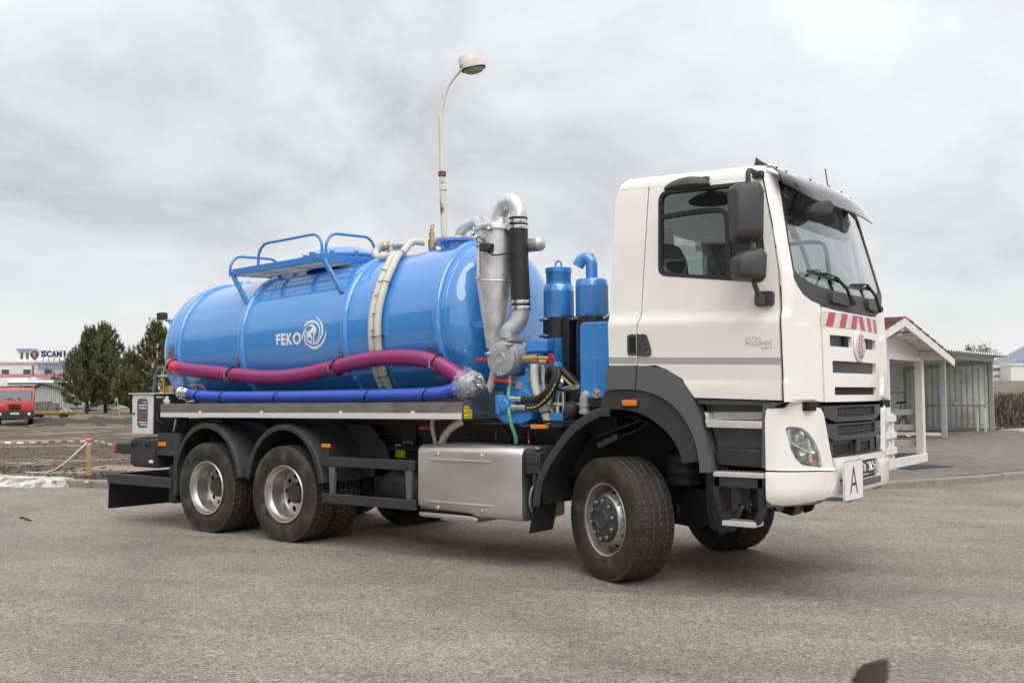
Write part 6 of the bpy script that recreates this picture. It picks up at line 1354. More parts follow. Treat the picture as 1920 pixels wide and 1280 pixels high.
# tool box
g = G(); g.box(-6.94, -6.42, -1.24, -0.72, 0.70, 1.065); tb = g.obj('tool_box', 'plastic_black', T, bevel=0.03, seg=3)
g = G(); g.box(-6.945, -6.43, -1.255, -1.24, 0.73, 1.04); g.obj('tool_box_lid', 'plastic_black', tb, bevel=0.012)
for x in (-6.86, -6.58):
    g = G(); g.tube(smoothpath([(x-0.035, -1.258, 0.955), (x-0.03, -1.268, 1.0), (x, -1.272, 1.015), (x+0.03, -1.268, 1.0), (x+0.035, -1.258, 0.955)], 4), 0.013, 8); g.obj('lid_latch', 'plastic_black', tb)
g = G(); g.box(-6.56, -6.46, -1.2575, -1.2555, 0.765, 0.80); lb = g.obj('box_label', 'print_white', tb)
g = G(); g.box(-6.56, -6.54, -1.2590, -1.2575, 0.765, 0.80); g.obj('label_red', 'red_plastic', lb)
# tail lamp on its arm, marker lamp, brackets
g = G(); g.box(-7.33, -6.92, -1.22, -1.09, 0.855, 0.99); tl = g.obj('tail_lamp', 'plastic_black', T, bevel=0.02); mirror(tl)
g = G(); g.box(-7.375, -7.33, -1.225, -1.085, 0.86, 0.985); lens = g.obj('lamp_lens', 'red_lens', tl, bevel=0.012)
g = G(); g.box(-6.395, -6.245, -1.235, -1.22, 0.97, 1.02); g.obj('side_marker', 'amber', T, bevel=0.006)
g = G(); g.box(-6.42, -5.98, -1.22, -1.18, 0.90, 1.13); g.box(-6.05, -5.99, -1.25, -1.0, 0.40, 1.0); g.box(-6.42, -6.0, -1.24, -1.16, 0.86, 0.92); g.obj('rear_bracket', 'steel_black', T, bevel=0.004)
g = G(); g.box(-6.15, -6.03, -1.24, -0.75, 0.30, 0.75); g.obj('mud_flap', 'well_black', T)
g = G(); g.box(-7.45, -6.10, -1.255, -1.215, 0.475, 0.60); g.box(-7.45, -6.10, 1.215, 1.255, 0.475, 0.60); g.box(-7.45, -7.39, -1.215, 1.215, 0.475, 0.60); g.box(-6.9, -6.8, -0.45, -0.35, 0.5, 0.9); g.box(-7.4, -6.8, -0.42, -0.36, 0.52, 0.58); g.box(-6.9, -6.8, 0.35, 0.45, 0.5, 0.9); g.obj('rear_underrun_frame', 'steel_black', T, bevel=0.006)
g = G(); R = []
for k in range(7): R.append([(-7.42-0.006*sin(k), -1.25+2.5*k/6, 0.48), (-7.43+0.015*sin(k*1.3), -1.25+2.5*k/6, 0.155)])
g.rings([[a, b, Vector(b)+Vector((0.012, 0, 0)), Vector(a)+Vector((0.012, 0, 0))] for a, b in R]); g.obj('rear_flap', 'void_black', T, smooth=60)
# pipework at the rear of the tank
g = G(); g.tube([(-6.95, -0.62, 1.62), (-6.35, -0.62, 1.645)], 0.062, 20); g.tube([(-6.95, -0.62, 1.62), (-7.02, -0.6, 1.615), (-7.05, -0.56, 1.61)], 0.064, 20); g.obj('outlet_pipe', 'blue_metal', T)
g = G(); g.tube(smoothpath([(-7.15, -0.80, 1.60), (-7.13, -0.80, 1.75), (-7.09, -0.80, 1.88), (-7.02, -0.80, 1.94), (-6.95, -0.75, 1.95)], 6), 0.021, 12); g.obj('level_pipe', 'teal_pipe', T)
g = G(); g.cyl((-6.93, -0.80, 1.58), (-6.93, -0.80, 1.96), 0.018, 12); g.tube([(-6.985+0.055*cos(t), -0.80, 1.72+0.07*sin(t)) for t in [2*pi*k/20 for k in range(20)]], 0.014, 8, False, True); g.obj('brass_valve', 'brass', T)
g = G(); g.cyl((-7.02, -0.82, 1.835), (-6.80, -0.82, 1.835), 0.014, 8); g.cyl((-6.83, -0.82, 1.82), (-6.79, -0.82, 1.90), 0.016, 8); g.obj('valve_rod', 'zinc', T)
g = G(); g.cyl((-6.86, -0.72, 1.60), (-6.86, -0.72, 1.71), 0.09, 20); g.obj('valve_body', 'brass', T)
g = G(); g.cyl((-6.36, -1.14, 1.40), (-6.36, -1.14, 1.575), 0.022, 12); g.cyl((-6.36, -1.14, 1.47), (-6.36, -1.14, 1.53), 0.036, 12); g.cyl((-6.33, -1.18, 1.515), (-6.27, -1.20, 1.515), 0.030, 12); g.obj('water_tap', 'cabinet_white', T)
g = G(); g.tube(smoothpath([(-6.41, -1.16, 1.45), (-6.46, -1.2, 1.36), (-6.42, -1.22, 1.28), (-6.34, -1.2, 1.25)], 5), 0.010, 8); g.tube(smoothpath([(-6.30, -1.0, 1.33), (-6.32, -1.0, 1.2), (-6.30, -1.0, 1.05)], 5), 0.014, 8); g.obj('cable', 'tie_black', T)
g = G(); g.tube([(-6.30, -0.9, 1.49), (-5.9, -0.88, 1.56)], 0.022, 8); g.cyl((-6.3, -1.1, 1.03), (-6.22, -1.1, 1.30), 0.02, 8); g.obj('stay_bar', 'zinc', T)
g = G(); g.box(-6.6, -5.7, -0.95, 0.95, 0.95, 1.12); g.box(-6.3, -5.6, -0.9, 0.9, 1.12, 1.30); g.obj('rear_frame_box', 'frame_black', T, bevel=0.01)
g = G(); g.cyl((-6.2, -0.9, 1.16), (-5.9, -0.9, 1.16), 0.03, 10); g.cyl((-6.15, -0.95, 1.05), (-5.85, -0.7, 1.22), 0.02, 8); g.tube([(-5.98, -1.0, 1.06), (-5.9, -0.95, 1.26)], 0.02, 8); g.obj('rear_linkage', 'steel_black', T)
# ================================================================== SURROUNDINGS
def at(px, py, dep):
    """world point seen at pixel (px, py) of the 1920x1280 picture, dep metres along the view axis"""
    d = cf + cr*((px-960)/1899.7) + cu*((640-py)/1899.7)
    return CAM+d*dep
def flat(a): return Vector((a.x, a.y, 0))
# ---- ground materials
def asphalt():
    m_ = bpy.data.materials.new('asphalt'); m_.use_nodes = True; t = m_.node_tree; b = t.nodes['Principled BSDF']; lk = t.links.new
    co = N('ShaderNodeTexCoord', t)
    vo = N('ShaderNodeTexVoronoi', t); vo.inputs['Scale'].default_value = 125; lk(co.outputs['Object'], vo.inputs['Vector'])
    v2 = N('ShaderNodeTexVoronoi', t); v2.inputs['Scale'].default_value = 58; lk(co.outputs['Object'], v2.inputs['Vector'])
    def ramp(src, stops):
        r_ = N('ShaderNodeValToRGB', t); lk(src, r_.inputs[0]); el = r_.color_ramp.elements; el[0].position = stops[0][0]; el[0].color = (*stops[0][1], 1); el[1].position = stops[-1][0]; el[1].color = (*stops[-1][1], 1)
        for p_, c_ in stops[1:-1]: q = el.new(p_); q.color = (*c_, 1)
        return r_.outputs[0]
    def noise(vec, sc, det=6, ro=0.6, dis=0.0):
        n_ = N('ShaderNodeTexNoise', t); n_.inputs['Scale'].default_value = sc; n_.inputs['Detail'].default_value = det; n_.inputs['Roughness'].default_value = ro; n_.inputs['Distortion'].default_value = dis; lk(vec, n_.inputs['Vector']); return n_.outputs['Fac']
    def rng(src, a, b_, c, d):
        m2 = N('ShaderNodeMapRange', t); m2.inputs[1].default_value = a; m2.inputs[2].default_value = b_; m2.inputs[3].default_value = c; m2.inputs[4].default_value = d; lk(src, m2.inputs[0]); return m2.outputs[0]
    def mixc(kind, fac, a, b_):
        m2 = N('ShaderNodeMixRGB', t, blend_type=kind)
        for v_, k in ((fac, 0), (a, 1), (b_, 2)):
            if isinstance(v_, (int, float)): m2.inputs[k].default_value = v_
            elif isinstance(v_, tuple): m2.inputs[k].default_value = (*v_, 1)
            else: lk(v_, m2.inputs[k])
        return m2.outputs[0]
    s1 = N('ShaderNodeSeparateColor', t); lk(vo.outputs['Color'], s1.inputs[0]); s2 = N('ShaderNodeSeparateColor', t); lk(v2.outputs['Color'], s2.inputs[0])
    c1 = ramp(s1.outputs[0], [(0, (0.070, 0.062, 0.052)), (0.3, (0.19, 0.170, 0.145)), (0.7, (0.32, 0.288, 0.245)), (1, (0.57, 0.52, 0.445))])
    c2 = ramp(s2.outputs[1], [(0, (0.085, 0.076, 0.066)), (0.5, (0.27, 0.243, 0.208)), (1, (0.58, 0.525, 0.445))])
    cur = mixc('MULTIPLY', 1.0, mixc('MIX', 0.34, c1, c2), (0.93, 0.90, 0.865))
    obj_ = co.outputs['Object']
    cur = mixc('MULTIPLY', 1.0, cur, rng(noise(obj_, 13, 5, 0.65), 0.30, 0.70, 0.80, 1.20))       # clumps of stone
    cur = mixc('MULTIPLY', 1.0, cur, rng(noise(obj_, 1.1, 7, 0.62), 0.34, 0.66, 0.87, 1.09))      # worn patches
    mp = N('ShaderNodeMapping', t); mp.inputs['Rotation'].default_value = (0, 0, radians(-20)); lk(obj_, mp.inputs[0]); mp2 = N('ShaderNodeMapping', t); mp2.inputs['Scale'].default_value = (0.16, 1.0, 1); lk(mp.outputs[0], mp2.inputs[0])
    cur = mixc('MULTIPLY', 1.0, cur, rng(noise(mp2.outputs[0], 1.5, 6, 0.55, 0.8), 0.35, 0.65, 0.86, 1.10))   # tyre-polished streaks
    # tracks left by turning lorries: wide arcs
    wv = N('ShaderNodeVectorMath', t, operation='DISTANCE'); lk(obj_, wv.inputs[0]); wv.inputs[1].default_value = (6.5, 12.0, 0)
    wn = N('ShaderNodeMath', t, operation='ADD'); lk(wv.outputs['Value'], wn.inputs[0]); lk(rng(noise(obj_, 0.3, 3), 0, 1, -0.9, 0.9), wn.inputs[1])
    wf = N('ShaderNodeMath', t, operation='PINGPONG'); lk(wn.outputs[0], wf.inputs[0]); wf.inputs[1].default_value = 1.15
    cur = mixc('MULTIPLY', 1.0, cur, rng(wf.outputs[0], 0.05, 0.5, 0.89, 1.03))
    dpf = rng(noise(mp2.outputs[0], 0.62, 8, 0.62, 0.7), 0.54, 0.68, 0.0, 1.0)
    cur = mixc('MULTIPLY', dpf, cur, (0.74, 0.755, 0.79))
    # a few oil drips
    ol = rng(noise(obj_, 2.6, 3, 0.5), 0.715, 0.76, 0.0, 0.55); cur = mixc('MULTIPLY', ol, cur, (0.35, 0.33, 0.31))
    lk(cur, b.inputs['Base Color']); lk(rng(dpf, 0, 1, 0.80, 0.40), b.inputs['Roughness'])
    b.inputs['Specular IOR Level'].default_value = 0.4
    bp = N('ShaderNodeBump', t); bp.inputs['Strength'].default_value = 0.55; bp.inputs['Distance'].default_value = 0.006; lk(vo.outputs['Distance'], bp.inputs['Height']); bp.invert = True; lk(bp.outputs[0], b.inputs['Normal'])
    MATS['asphalt'] = m_
asphalt()
mat('mud', (0.088, 0.063, 0.040), 0.9, var=0.55, vscale=5, bump=1.0, bscale=18, alt=(0.27, 0.225, 0.165), altpos=(0.50, 0.60), altscale=0.55, stretch=(0.28, 1.3, 1), rot=radians(-36.8))
mat('mud_dark', (0.055, 0.040, 0.028), 0.9, var=0.4, vscale=6, bump=0.9, bscale=30)
mat('snow', (0.60, 0.59, 0.56), 0.7, var=0.22, vscale=6, bump=0.9, bscale=40, alt=(0.24, 0.20, 0.155), altpos=(0.46, 0.62), altscale=5)
mat('kerb_concrete', (0.27, 0.235, 0.20), 0.85, var=0.22, vscale=8, bump=0.4, bscale=90)
mat('paver', (0.185, 0.170, 0.150), 0.85, var=0.22, vscale=3, bump=0.35, bscale=160)
mat('joint_sand', (0.13, 0.12, 0.105), 0.95, var=0.2)
mat('field_soil', (0.150, 0.128, 0.098), 0.95, var=0.25, vscale=0.6, alt=(0.175, 0.165, 0.10), altpos=(0.48, 0.62), altscale=0.25)
mat('dry_grass', (0.20, 0.165, 0.095), 0.9, var=0.35, vscale=3, alt=(0.13, 0.125, 0.06), altpos=(0.45, 0.65), altscale=1.5)
mat('hazed_hill', (0.225, 0.245, 0.30), 1.0, var=0.18, vscale=0.05)  # blue-grey of distance haze put into the base colour of the woods
mat('far_wood', (0.085, 0.080, 0.088), 1.0, var=0.3, vscale=0.3)
mat('white_boards', (0.80, 0.79, 0.76), 0.55, var=0.07, vscale=5, alt=(0.55, 0.50, 0.42), altpos=(0.62, 0.8), altscale=4)
mat('shingle', (0.155, 0.042, 0.032), 0.85, var=0.25, vscale=9)
mat('shed_zinc', (0.76, 0.78, 0.76), 0.5, 0.1, var=0.08, vscale=2, alt=(0.52, 0.53, 0.515), altpos=(0.5, 0.7))
mat('shed_frame', (0.42, 0.46, 0.48), 0.5, 0.2, var=0.1)
mat('bench_wood', (0.33, 0.29, 0.19), 0.7, var=0.15, stretch=(8, 1, 1))
mat('lamp_post_paint', (0.74, 0.715, 0.66), 0.6, var=0.12, vscale=2.5, stretch=(1, 1, .5), alt=(0.25, 0.095, 0.035), altpos=(0.60, 0.68), altscale=3.2)
mat('lamp_shell', (0.70, 0.685, 0.64), 0.5, var=0.08)
mat('lamp_bowl', (0.38, 0.35, 0.30), 0.25)
mat('rust', (0.20, 0.08, 0.03), 0.8, var=0.3, vscale=12)
mat('facade_white', (0.78, 0.78, 0.76), 0.8, var=0.04)
mat('facade_grey', (0.30, 0.295, 0.285), 0.9, var=0.08, vscale=0.6, bump=0.2, bscale=12)
mat('roof_red', (0.32, 0.12, 0.125), 0.7, var=0.06)
mat('roof_blue', (0.20, 0.28, 0.42), 0.6)
mat('window_dark', (0.10, 0.105, 0.115), 0.25)
mat('hut_boards', (0.46, 0.475, 0.475), 0.75, var=0.16, vscale=3, stretch=(1, 1, .3), alt=(0.28, 0.26, 0.22), altpos=(0.58, 0.75))
mat('hut_roof', (0.115, 0.10, 0.075), 0.9, var=0.25)
mat('truck_red', (0.52, 0.045, 0.03), 0.4, coat=0.3)
mat('block_grey', (0.17, 0.17, 0.165), 0.9, var=0.2)
mat('drag_ochre', (0.24, 0.14, 0.035), 0.7, var=0.15)
mat('sign_navy', (0.030, 0.040, 0.13), 0.5)
mat('sign_blue', (0.24, 0.32, 0.58), 0.5)
mat('sign_gold', (0.60, 0.36, 0.08), 0.5)
mat('stake_wood', (0.50, 0.335, 0.18), 0.75, var=0.15, stretch=(4, 4, .6))
mat('stake_red', (0.72, 0.085, 0.05), 0.6)
mat('tape_white', (0.70, 0.68, 0.66), 0.5); mat('tape_red', (0.52, 0.13, 0.12), 0.5)
mat('bark', (0.085, 0.062, 0.045), 0.95, var=0.3, vscale=8)
mat('needles', (0.125, 0.138, 0.060), 0.7, var=0.4, vscale=0.9, alt=(0.20, 0.205, 0.09), altpos=(0.5, 0.68), altscale=1.1)
mat('needles_warm', (0.12, 0.122, 0.05), 0.7, var=0.4, vscale=0.9, alt=(0.22, 0.21, 0.095), altpos=(0.48, 0.68), altscale=1.1)
mat('hedge_twig', (0.080, 0.048, 0.035), 0.9, var=0.35, vscale=1.5, alt=(0.12, 0.085, 0.05), altpos=(0.5, 0.7), altscale=2.5)
mat('tree_twig', (0.09, 0.075, 0.065), 0.95)
mat('doormat', (0.05, 0.05, 0.052), 0.95, var=0.2, vscale=30)
mat('car_grey', (0.30, 0.32, 0.34), 0.35, coat=0.5)
def fuzzy(name, col, rough, bump=0.3):
    m_ = mat(name, col, rough, var=0.16, vscale=9, bump=bump, bscale=130); t = m_.node_tree; lk = t.links.new; b = t.nodes['Principled BSDF']
    a_ = N('ShaderNodeAttribute', t); a_.attribute_name = 'cover'; co = N('ShaderNodeTexCoord', t); nz = N('ShaderNodeTexNoise', t); nz.inputs['Scale'].default_value = 38; nz.inputs['Detail'].default_value = 6; lk(co.outputs['Object'], nz.inputs['Vector'])
    ad = N('ShaderNodeMath', t, operation='ADD'); lk(a_.outputs['Fac'], ad.inputs[0]); lk(nz.outputs['Fac'], ad.inputs[1]); mr = N('ShaderNodeMapRange', t); mr.inputs[1].default_value = 0.66; mr.inputs[2].default_value = 1.16; lk(ad.outputs[0], mr.inputs[0]); lk(mr.outputs[0], b.inputs['Alpha']); return m_
fuzzy('silt', (0.285, 0.278, 0.272), 0.85)
fuzzy('water', (0.026, 0.018, 0.010), 0.22, 0.1).node_tree.nodes['Principled BSDF'].inputs['Specular IOR Level'].default_value = 0.04
fuzzy('damp', (0.16, 0.147, 0.13), 0.5)

# ---- asphalt yard: one sheet out to the horizon
def sheet(name, pts, m_, z=0.0):
    g = G(); g.add([(x, y, z) for x, y in pts], [tuple(range(len(pts)))]); return structure(g.obj(name, m_, smooth=0))
# ---- kerb line: along the far side behind the truck, round the corner and up along the paved forecourt
KP = [(-60, -8.6, 0), (-24, -1.7, 0), (-14.16, 0.72, 0), (-11.65, 1.34, 0), (-8.5, 2.2, 0), (-5.6, 3.2, 0), (-3.2, 4.7, 0), (-1.75, 6.3, 0), (-0.70, 8.05, 0), (0.064, 9.65, 0), (0.87, 11.65, 0), (2.3, 15.3, 0), (4.6, 21.0, 0), (9, 32, 0)]
KC = resample(smoothpath(KP, 12), 0.25)
def knorm(i):
    t = (KC[min(i+1, len(KC)-1)]-KC[max(i-1, 0)]).normalized(); return Vector((-t.y, t.x, 0))      # towards the raised side
sheet('asphalt_yard', [(p.x, p.y) for p in KC[::3]]+[(KC[-1].x, KC[-1].y), (400, 900), (900, 900), (900, -700), (-700, -700), (-700, -120)], 'asphalt')
sheet('open_ground', [(-2500, -1200), (2500, -1200), (2500, 3500), (-2500, 3500)], 'field_soil', -0.95)
kerb = bpy.data.objects.new('kerb', None); COL.objects.link(kerb); structure(kerb)
random.seed(3); i = 0
vis0 = min(range(len(KC)), key=lambda k: abs(KC[k].x+20)); vis1 = min(range(len(KC)), key=lambda k: abs(KC[k].y-20))
HT = 0.125
while i < len(KC)-5:
    st = i; en = min(i+4, len(KC)-1); g = G(); gap = 0.008; dz = random.uniform(-.006, .006); R = []
    for k in range(st, en+1):
        p = KC[k]; n = knorm(k)
        if k == st: p = p+(KC[k+1]-KC[k]).normalized()*gap
        R.append([p+Vector((0, 0, -0.05)), p+Vector((0, 0, HT-0.025+dz)), p+n*0.02+Vector((0, 0, HT+dz)), p+n*0.15+Vector((0, 0, HT+dz)), p+n*0.15+Vector((0, 0, -0.05))])
    g.rings(R); g.obj('kerb_stone', 'kerb_concrete', kerb, smooth=25); i = en
# ---- muddy building ground beyond the kerb (left) as one relief sheet
fwd2 = Vector((cf.x, cf.y, 0)).normalized(); rgt2 = Vector((cr.x, cr.y, 0)).normalized()
def side_of_kerb(p):
    k = min(range(0, len(KC), 2), key=lambda q: (KC[q]-p).length_squared); n = knorm(k); return (p-KC[k]).dot(n)
def depth(p): return (p-Vector((CAM.x, CAM.y, 0))).dot(fwd2)
def ground_z(p, sk=None):
    d = depth(p)
    base = lerp(d, [17, 30, 55, 78, 88, 100, 130, 200, 400], [0.10, 0.02, -0.28, -0.46, -0.22, -0.16, 0.0, 0.6, 1.5])
    nz = 0.15*mnoise.fractal(Vector((p.x*0.35, p.y*0.35, 1.0)), 1.0, 2.0, 5)+0.05*mnoise.noise(Vector((p.x*1.7, p.y*1.7, 4)))
    nz += 0.10*sin(d*0.85+mnoise.noise(Vector((p.x*.1, p.y*.1, 0)))*3)*smst(20, 24, d)*(1-smst(60, 80, d))
    return base+nz*smst(0.2, 1.6, sk if sk is not None else 5)*(1-0.5*smst(60, 120, d))
g = G(); rowsv = []; W2 = 70
ds = [0.15, 0.4, 0.7, 1.1, 1.5, 2, 2.5, 3.1, 3.8, 4.6, 5.5, 6.5, 7.6, 8.8, 10, 11.5, 13, 15, 17, 20, 23, 27, 32, 38, 46, 55, 66, 80, 100, 130, 180, 260, 400]
cols = [k for k in range(0, min(range(len(KC)), key=lambda k: abs(KC[k].y-6.0)), 2)]
V_ = []; F_ = []
for a, k in enumerate(cols):
    n = knorm(k); n = (n*0.55+fwd2*0.45).normalized() if False else n
    fan = (n*1.0).normalized()
    for b_, d in enumerate(ds):
        t = smst(0, 60, d); dirn = (fan*(1-t)+fwd2*t+rgt2*((a/len(cols))-0.55)*1.0*t).normalized()
        p = KC[k]+dirn*d; V_.append((p.x, p.y, (0.09 if b_ == 0 else ground_z(p, d))))
nb = len(ds)
for a in range(len(cols)-1):
    for b_ in range(nb-1): F_.append((a*nb+b_, (a+1)*nb+b_, (a+1)*nb+b_+1, a*nb+b_+1))
g.add(V_, F_); structure(g.obj('muddy_ground', 'mud', smooth=180, fix=False))
# dark churned earth along the kerb and clods
def clods(name, n, fun, m_, s0, s1, label):
    g = G()
    for _ in range(n):
        p, s = fun(); s *= random.uniform(s0, s1)
        vs = []
        for q in ((1, 0, 0), (-1, 0, 0), (0, 1, 0), (0, -1, 0), (0, 0, 1), (0, 0, -.6)):
            k = s*random.uniform(.6, 1.3); vs.append((p.x+q[0]*k, p.y+q[1]*k, p.z+q[2]*k*0.42))
        g.add(vs, [(0, 2, 4), (2, 1, 4), (1, 3, 4), (3, 0, 4), (2, 0, 5), (1, 2, 5), (3, 1, 5), (0, 3, 5)])
    o = g.obj(name, m_, smooth=180, fix=False); o['kind'] = 'stuff'; o['label'] = label; return o
random.seed(11)
def onk(x0, x1, d0, d1):
    def f():
        k = random.randrange(len(KC))
        for _ in range(400):
            k = random.randrange(len(KC))
            if x0 < KC[k].x < x1: break
        d = random.uniform(d0, d1); p = KC[k]+knorm(k)*d; p.z = ground_z(p, d)+0.01; return p, 1.0
    return f
clods('earth_clods', 2200, onk(-22, -4, 0.2, 2.6), 'mud_dark', 0.015, 0.06, 'dark churned earth clods along the kerb')
clods('earth_clods', 2600, onk(-26, -4, 2.5, 16), 'mud', 0.015, 0.06, 'pale clods scattered over the muddy ground')
# snow bank left on the kerb
g = G(); rows_ = []; ks = [k for k in range(len(KC)) if -27 < KC[k].x < -12.35]
for k in ks:
    n = knorm(k); e_ = smst(-12.35, -13.2, KC[k].x); r_ = []
    hgt = (0.055+0.09*mnoise.noise(Vector((k*0.13, 2, 0))))*e_; wdt = (0.42+0.25*mnoise.noise(Vector((k*0.09, 7, 0))))*e_+0.02
    for j in range(11):
        t = j/10*2-1; p = KC[k]+n*(0.16+wdt*t-0.08)
        z = max(0.0, 1-t*t)**0.6*hgt+(HT if t > -0.35 else HT*smst(-1, -0.35, t))*0.85
        z += 0.035*mnoise.noise(Vector((p.x*6, p.y*6, 3)))*e_
        r_.append((p.x, p.y, z if abs(t) < 1 else 0.0))
    rows_.append(r_)
g.add([p for r_ in rows_ for p in r_], [(i*11+j, (i+1)*11+j, (i+1)*11+j+1, i*11+j+1) for i in range(len(rows_)-1) for j in range(10)])
o = g.obj('snow_bank', 'snow', smooth=60, fix=False); o['kind'] = 'stuff'; o['label'] = 'dirty snow left along the kerb'
clods('snow_lumps', 60, onk(-16, -11.3, -0.12, 0.35), 'snow', 0.02, 0.07, 'small lumps of dirty snow on the kerb')
# ---- paved forecourt on the right
def pz_(d): return 0.12+0.012*(d-17)
def onplaza(px, py):
    d = cf+cr*((px-960)/1899.7)+cu*((640-py)/1899.7); s = 20.0
    for _ in range(40): s = (pz_(s)-CAM.z)/d.z
    return CAM+d*s
def plz(x, y): return pz_(depth(Vector((x, y, 0))))
k0 = min(range(len(KC)), key=lambda k: (KC[k]-Vector((-1.75, 6.3, 0))).length); edge_ = [KC[k]+knorm(k)*0.152 for k in range(k0, len(KC), 4)]
poly = [(p.x, p.y) for p in edge_]+[(6, 30.5), (-2.0, 28.6), (-7.5, 27.2), (-5.2, 17), (-4.2, 9.5)]
g = G(); g.add([(x, y, (HT-0.012 if i < len(edge_) else plz(x, y)-0.012)) for i, (x, y) in enumerate(poly)], [tuple(range(len(poly)))])
fore = structure(g.obj('paved_forecourt', 'joint_sand', smooth=0))
import bisect
def inpoly(x, y, P):
    c = False; n = len(P)
    for i in range(n):
        x1, y1 = P[i]; x2, y2 = P[i-1]
        if (y1 > y) != (y2 > y) and x < (x2-x1)*(y-y1)/(y2-y1)+x1: c = not c
    return c
# pavers in running bond, 20 x 10 cm; the nearest ones as single parts
PV = []
pu = Vector((0.37, 0.93, 0)).normalized(); pv_ = Vector((-pu.y, pu.x, 0)); o_ = Vector((-0.6, 8.2, 0)); Lp, Wp = 0.30, 0.15
for i in range(-12, 78):
    for j in range(-2, 62):
        c = o_+pu*((i+0.5*(j % 2))*Lp)+pv_*(j*Wp+0.15)
        if inpoly(c.x, c.y, poly):
            p = c-CAM; X = p.dot(cr); Z = p.dot(cf); xpx = 960+1899.7*X/Z
            if 1560 < xpx < 2250: PV.append((Z, c, 1640 < xpx < 1922))
PV.sort(key=lambda q: (not q[2], q[0]))
def paver_g(g, c, jit=0.0):
    hx, hy = Lp/2-0.006, Wp/2-0.006; dz = random.uniform(-.003, .003); P = []
    for zz_, k in ((-0.03, 1.0), (0.004, 1.0), (0.010, 0.94)):
        for a, b in ((-1, -1), (1, -1), (1, 1), (-1, 1)):
            q = c+pu*(hx*a*(k if k == 1 else 1-(0.006/hx)))+pv_*(hy*b*(k if k == 1 else 1-(0.006/hy))); P.append((q.x, q.y, plz(q.x, q.y)+zz_+dz))
    F = [(8, 9, 10, 11)]
    for r_ in (0, 4):
        for a in range(4): F.append((r_+a, r_+(a+1) % 4, r_+4+(a+1) % 4, r_+4+a))
    g.add(P, F)
random.seed(5)
for Z, c, v_ in PV[:300]:
    g = G(); paver_g(g, c); g.obj('paver', 'paver', fore, smooth=0, fix=False)
g = G()
for Z, c, v_ in PV[300:]: paver_g(g, c)
rest = g.obj('pavers', 'paver', fore, smooth=0, fix=False); rest['kind'] = 'stuff'
# ---- field, hill, woods beyond the hedge
g = G(); V_ = []; D_ = [30.5, 33, 36, 40, 60, 90, 130, 180, 260, 500, 1200, 2400]; zD = [0.05, 0.3, 0.45, 0.6, 1.25, 2.0, 2.85, 3.55, 4.6, 7.5, 12, 20]
for d, z in zip(D_, zD):
    for px in (1380, 1550, 1700, 1800, 1900, 2050, 2300, 2700, 3200): 
        p = at(px, 640, d); V_.append((p.x, p.y, z-(0.3 if px < 1700 else 0)))
n9 = 9
g.add(V_, [(i*n9+j, i*n9+j+1, (i+1)*n9+j+1, (i+1)*n9+j) for i in range(len(D_)-1) for j in range(n9-1)]); structure(g.obj('ploughed_field', 'field_soil', smooth=180, fix=False))
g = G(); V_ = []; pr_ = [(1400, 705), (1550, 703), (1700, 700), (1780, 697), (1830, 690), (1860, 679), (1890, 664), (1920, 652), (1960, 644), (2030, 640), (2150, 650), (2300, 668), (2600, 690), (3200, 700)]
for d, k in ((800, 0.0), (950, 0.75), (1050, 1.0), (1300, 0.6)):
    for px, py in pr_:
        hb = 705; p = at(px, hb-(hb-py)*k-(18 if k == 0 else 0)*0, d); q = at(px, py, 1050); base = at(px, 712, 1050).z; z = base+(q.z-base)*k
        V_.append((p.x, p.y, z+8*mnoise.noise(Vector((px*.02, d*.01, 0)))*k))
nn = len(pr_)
g.add(V_, [(i*nn+j, i*nn+j+1, (i+1)*nn+j+1, (i+1)*nn+j) for i in range(3) for j in range(nn-1)]); structure(g.obj('wooded_hill', 'hazed_hill', smooth=180, fix=False))
g = G(); random.seed(21)
for k in range(300):
    px = random.uniform(1760, 2400); d = random.uniform(330, 420); p = at(px, 700, d); b0 = at(px, 706, d).z; hh = random.uniform(1.5, 4.0); r_ = random.uniform(1.6, 3.2)
    g.lathe([(r_*0.3, b0), (r_, b0+hh*.3), (r_*0.9, b0+hh*0.6), (r_*0.35, b0+hh*.92), (0.0, b0+hh)], (p.x, p.y, 0), (0, 0, 1), 7)
o = g.obj('far_wood', 'far_wood', smooth=0, fix=False); o['kind'] = 'stuff'; o['label'] = 'dark strip of bare woodland below the hill'
# bare twiggy hedge
hA = onplaza(1866, 808); hB = at(2300, 640, 37)
random.seed(8); g = G()
hd_d = Vector((hB.x-hA.x, hB.y-hA.y, 0)); hL = hd_d.length; hd_d.normalize(); hn = Vector((-hd_d.y, hd_d.x, 0))
for k in range(9000):
    u = random.uniform(0, hL); v_ = random.uniform(-0.1, 1.6); p = Vector((hA.x, hA.y, 0))+hd_d*(u+0.1)+hn*v_
    top_ = 1.34+0.12*mnoise.noise(Vector((u*1.1, v_, 0)))-0.22*max(0, 0.4-v_)
    z0 = 0.30+random.uniform(0, top_*0.85)
    ln = random.uniform(0.15, 0.5); d = Vector((random.uniform(-.5, .5), random.uniform(-.5, .5), random.uniform(.5, 1))).normalized()
    ln = min(ln, max(0.04, (0.30+top_-z0)/max(.3, d.z))); w_ = random.uniform(.006, .014); s_ = d.cross(Vector((random.uniform(-1, 1), random.uniform(-1, 1), 0.1))).normalized()*w_
    a = Vector((p.x, p.y, z0)); b_ = a+d*ln; g.add([a-s_, a+s_, b_], [(0, 1, 2)])
for k in range(60):
    pass
tag(g.obj('hedge', 'hedge_twig', smooth=0, fix=False), 'bare brown clipped hedge beyond the bicycle shelter', 'hedge')
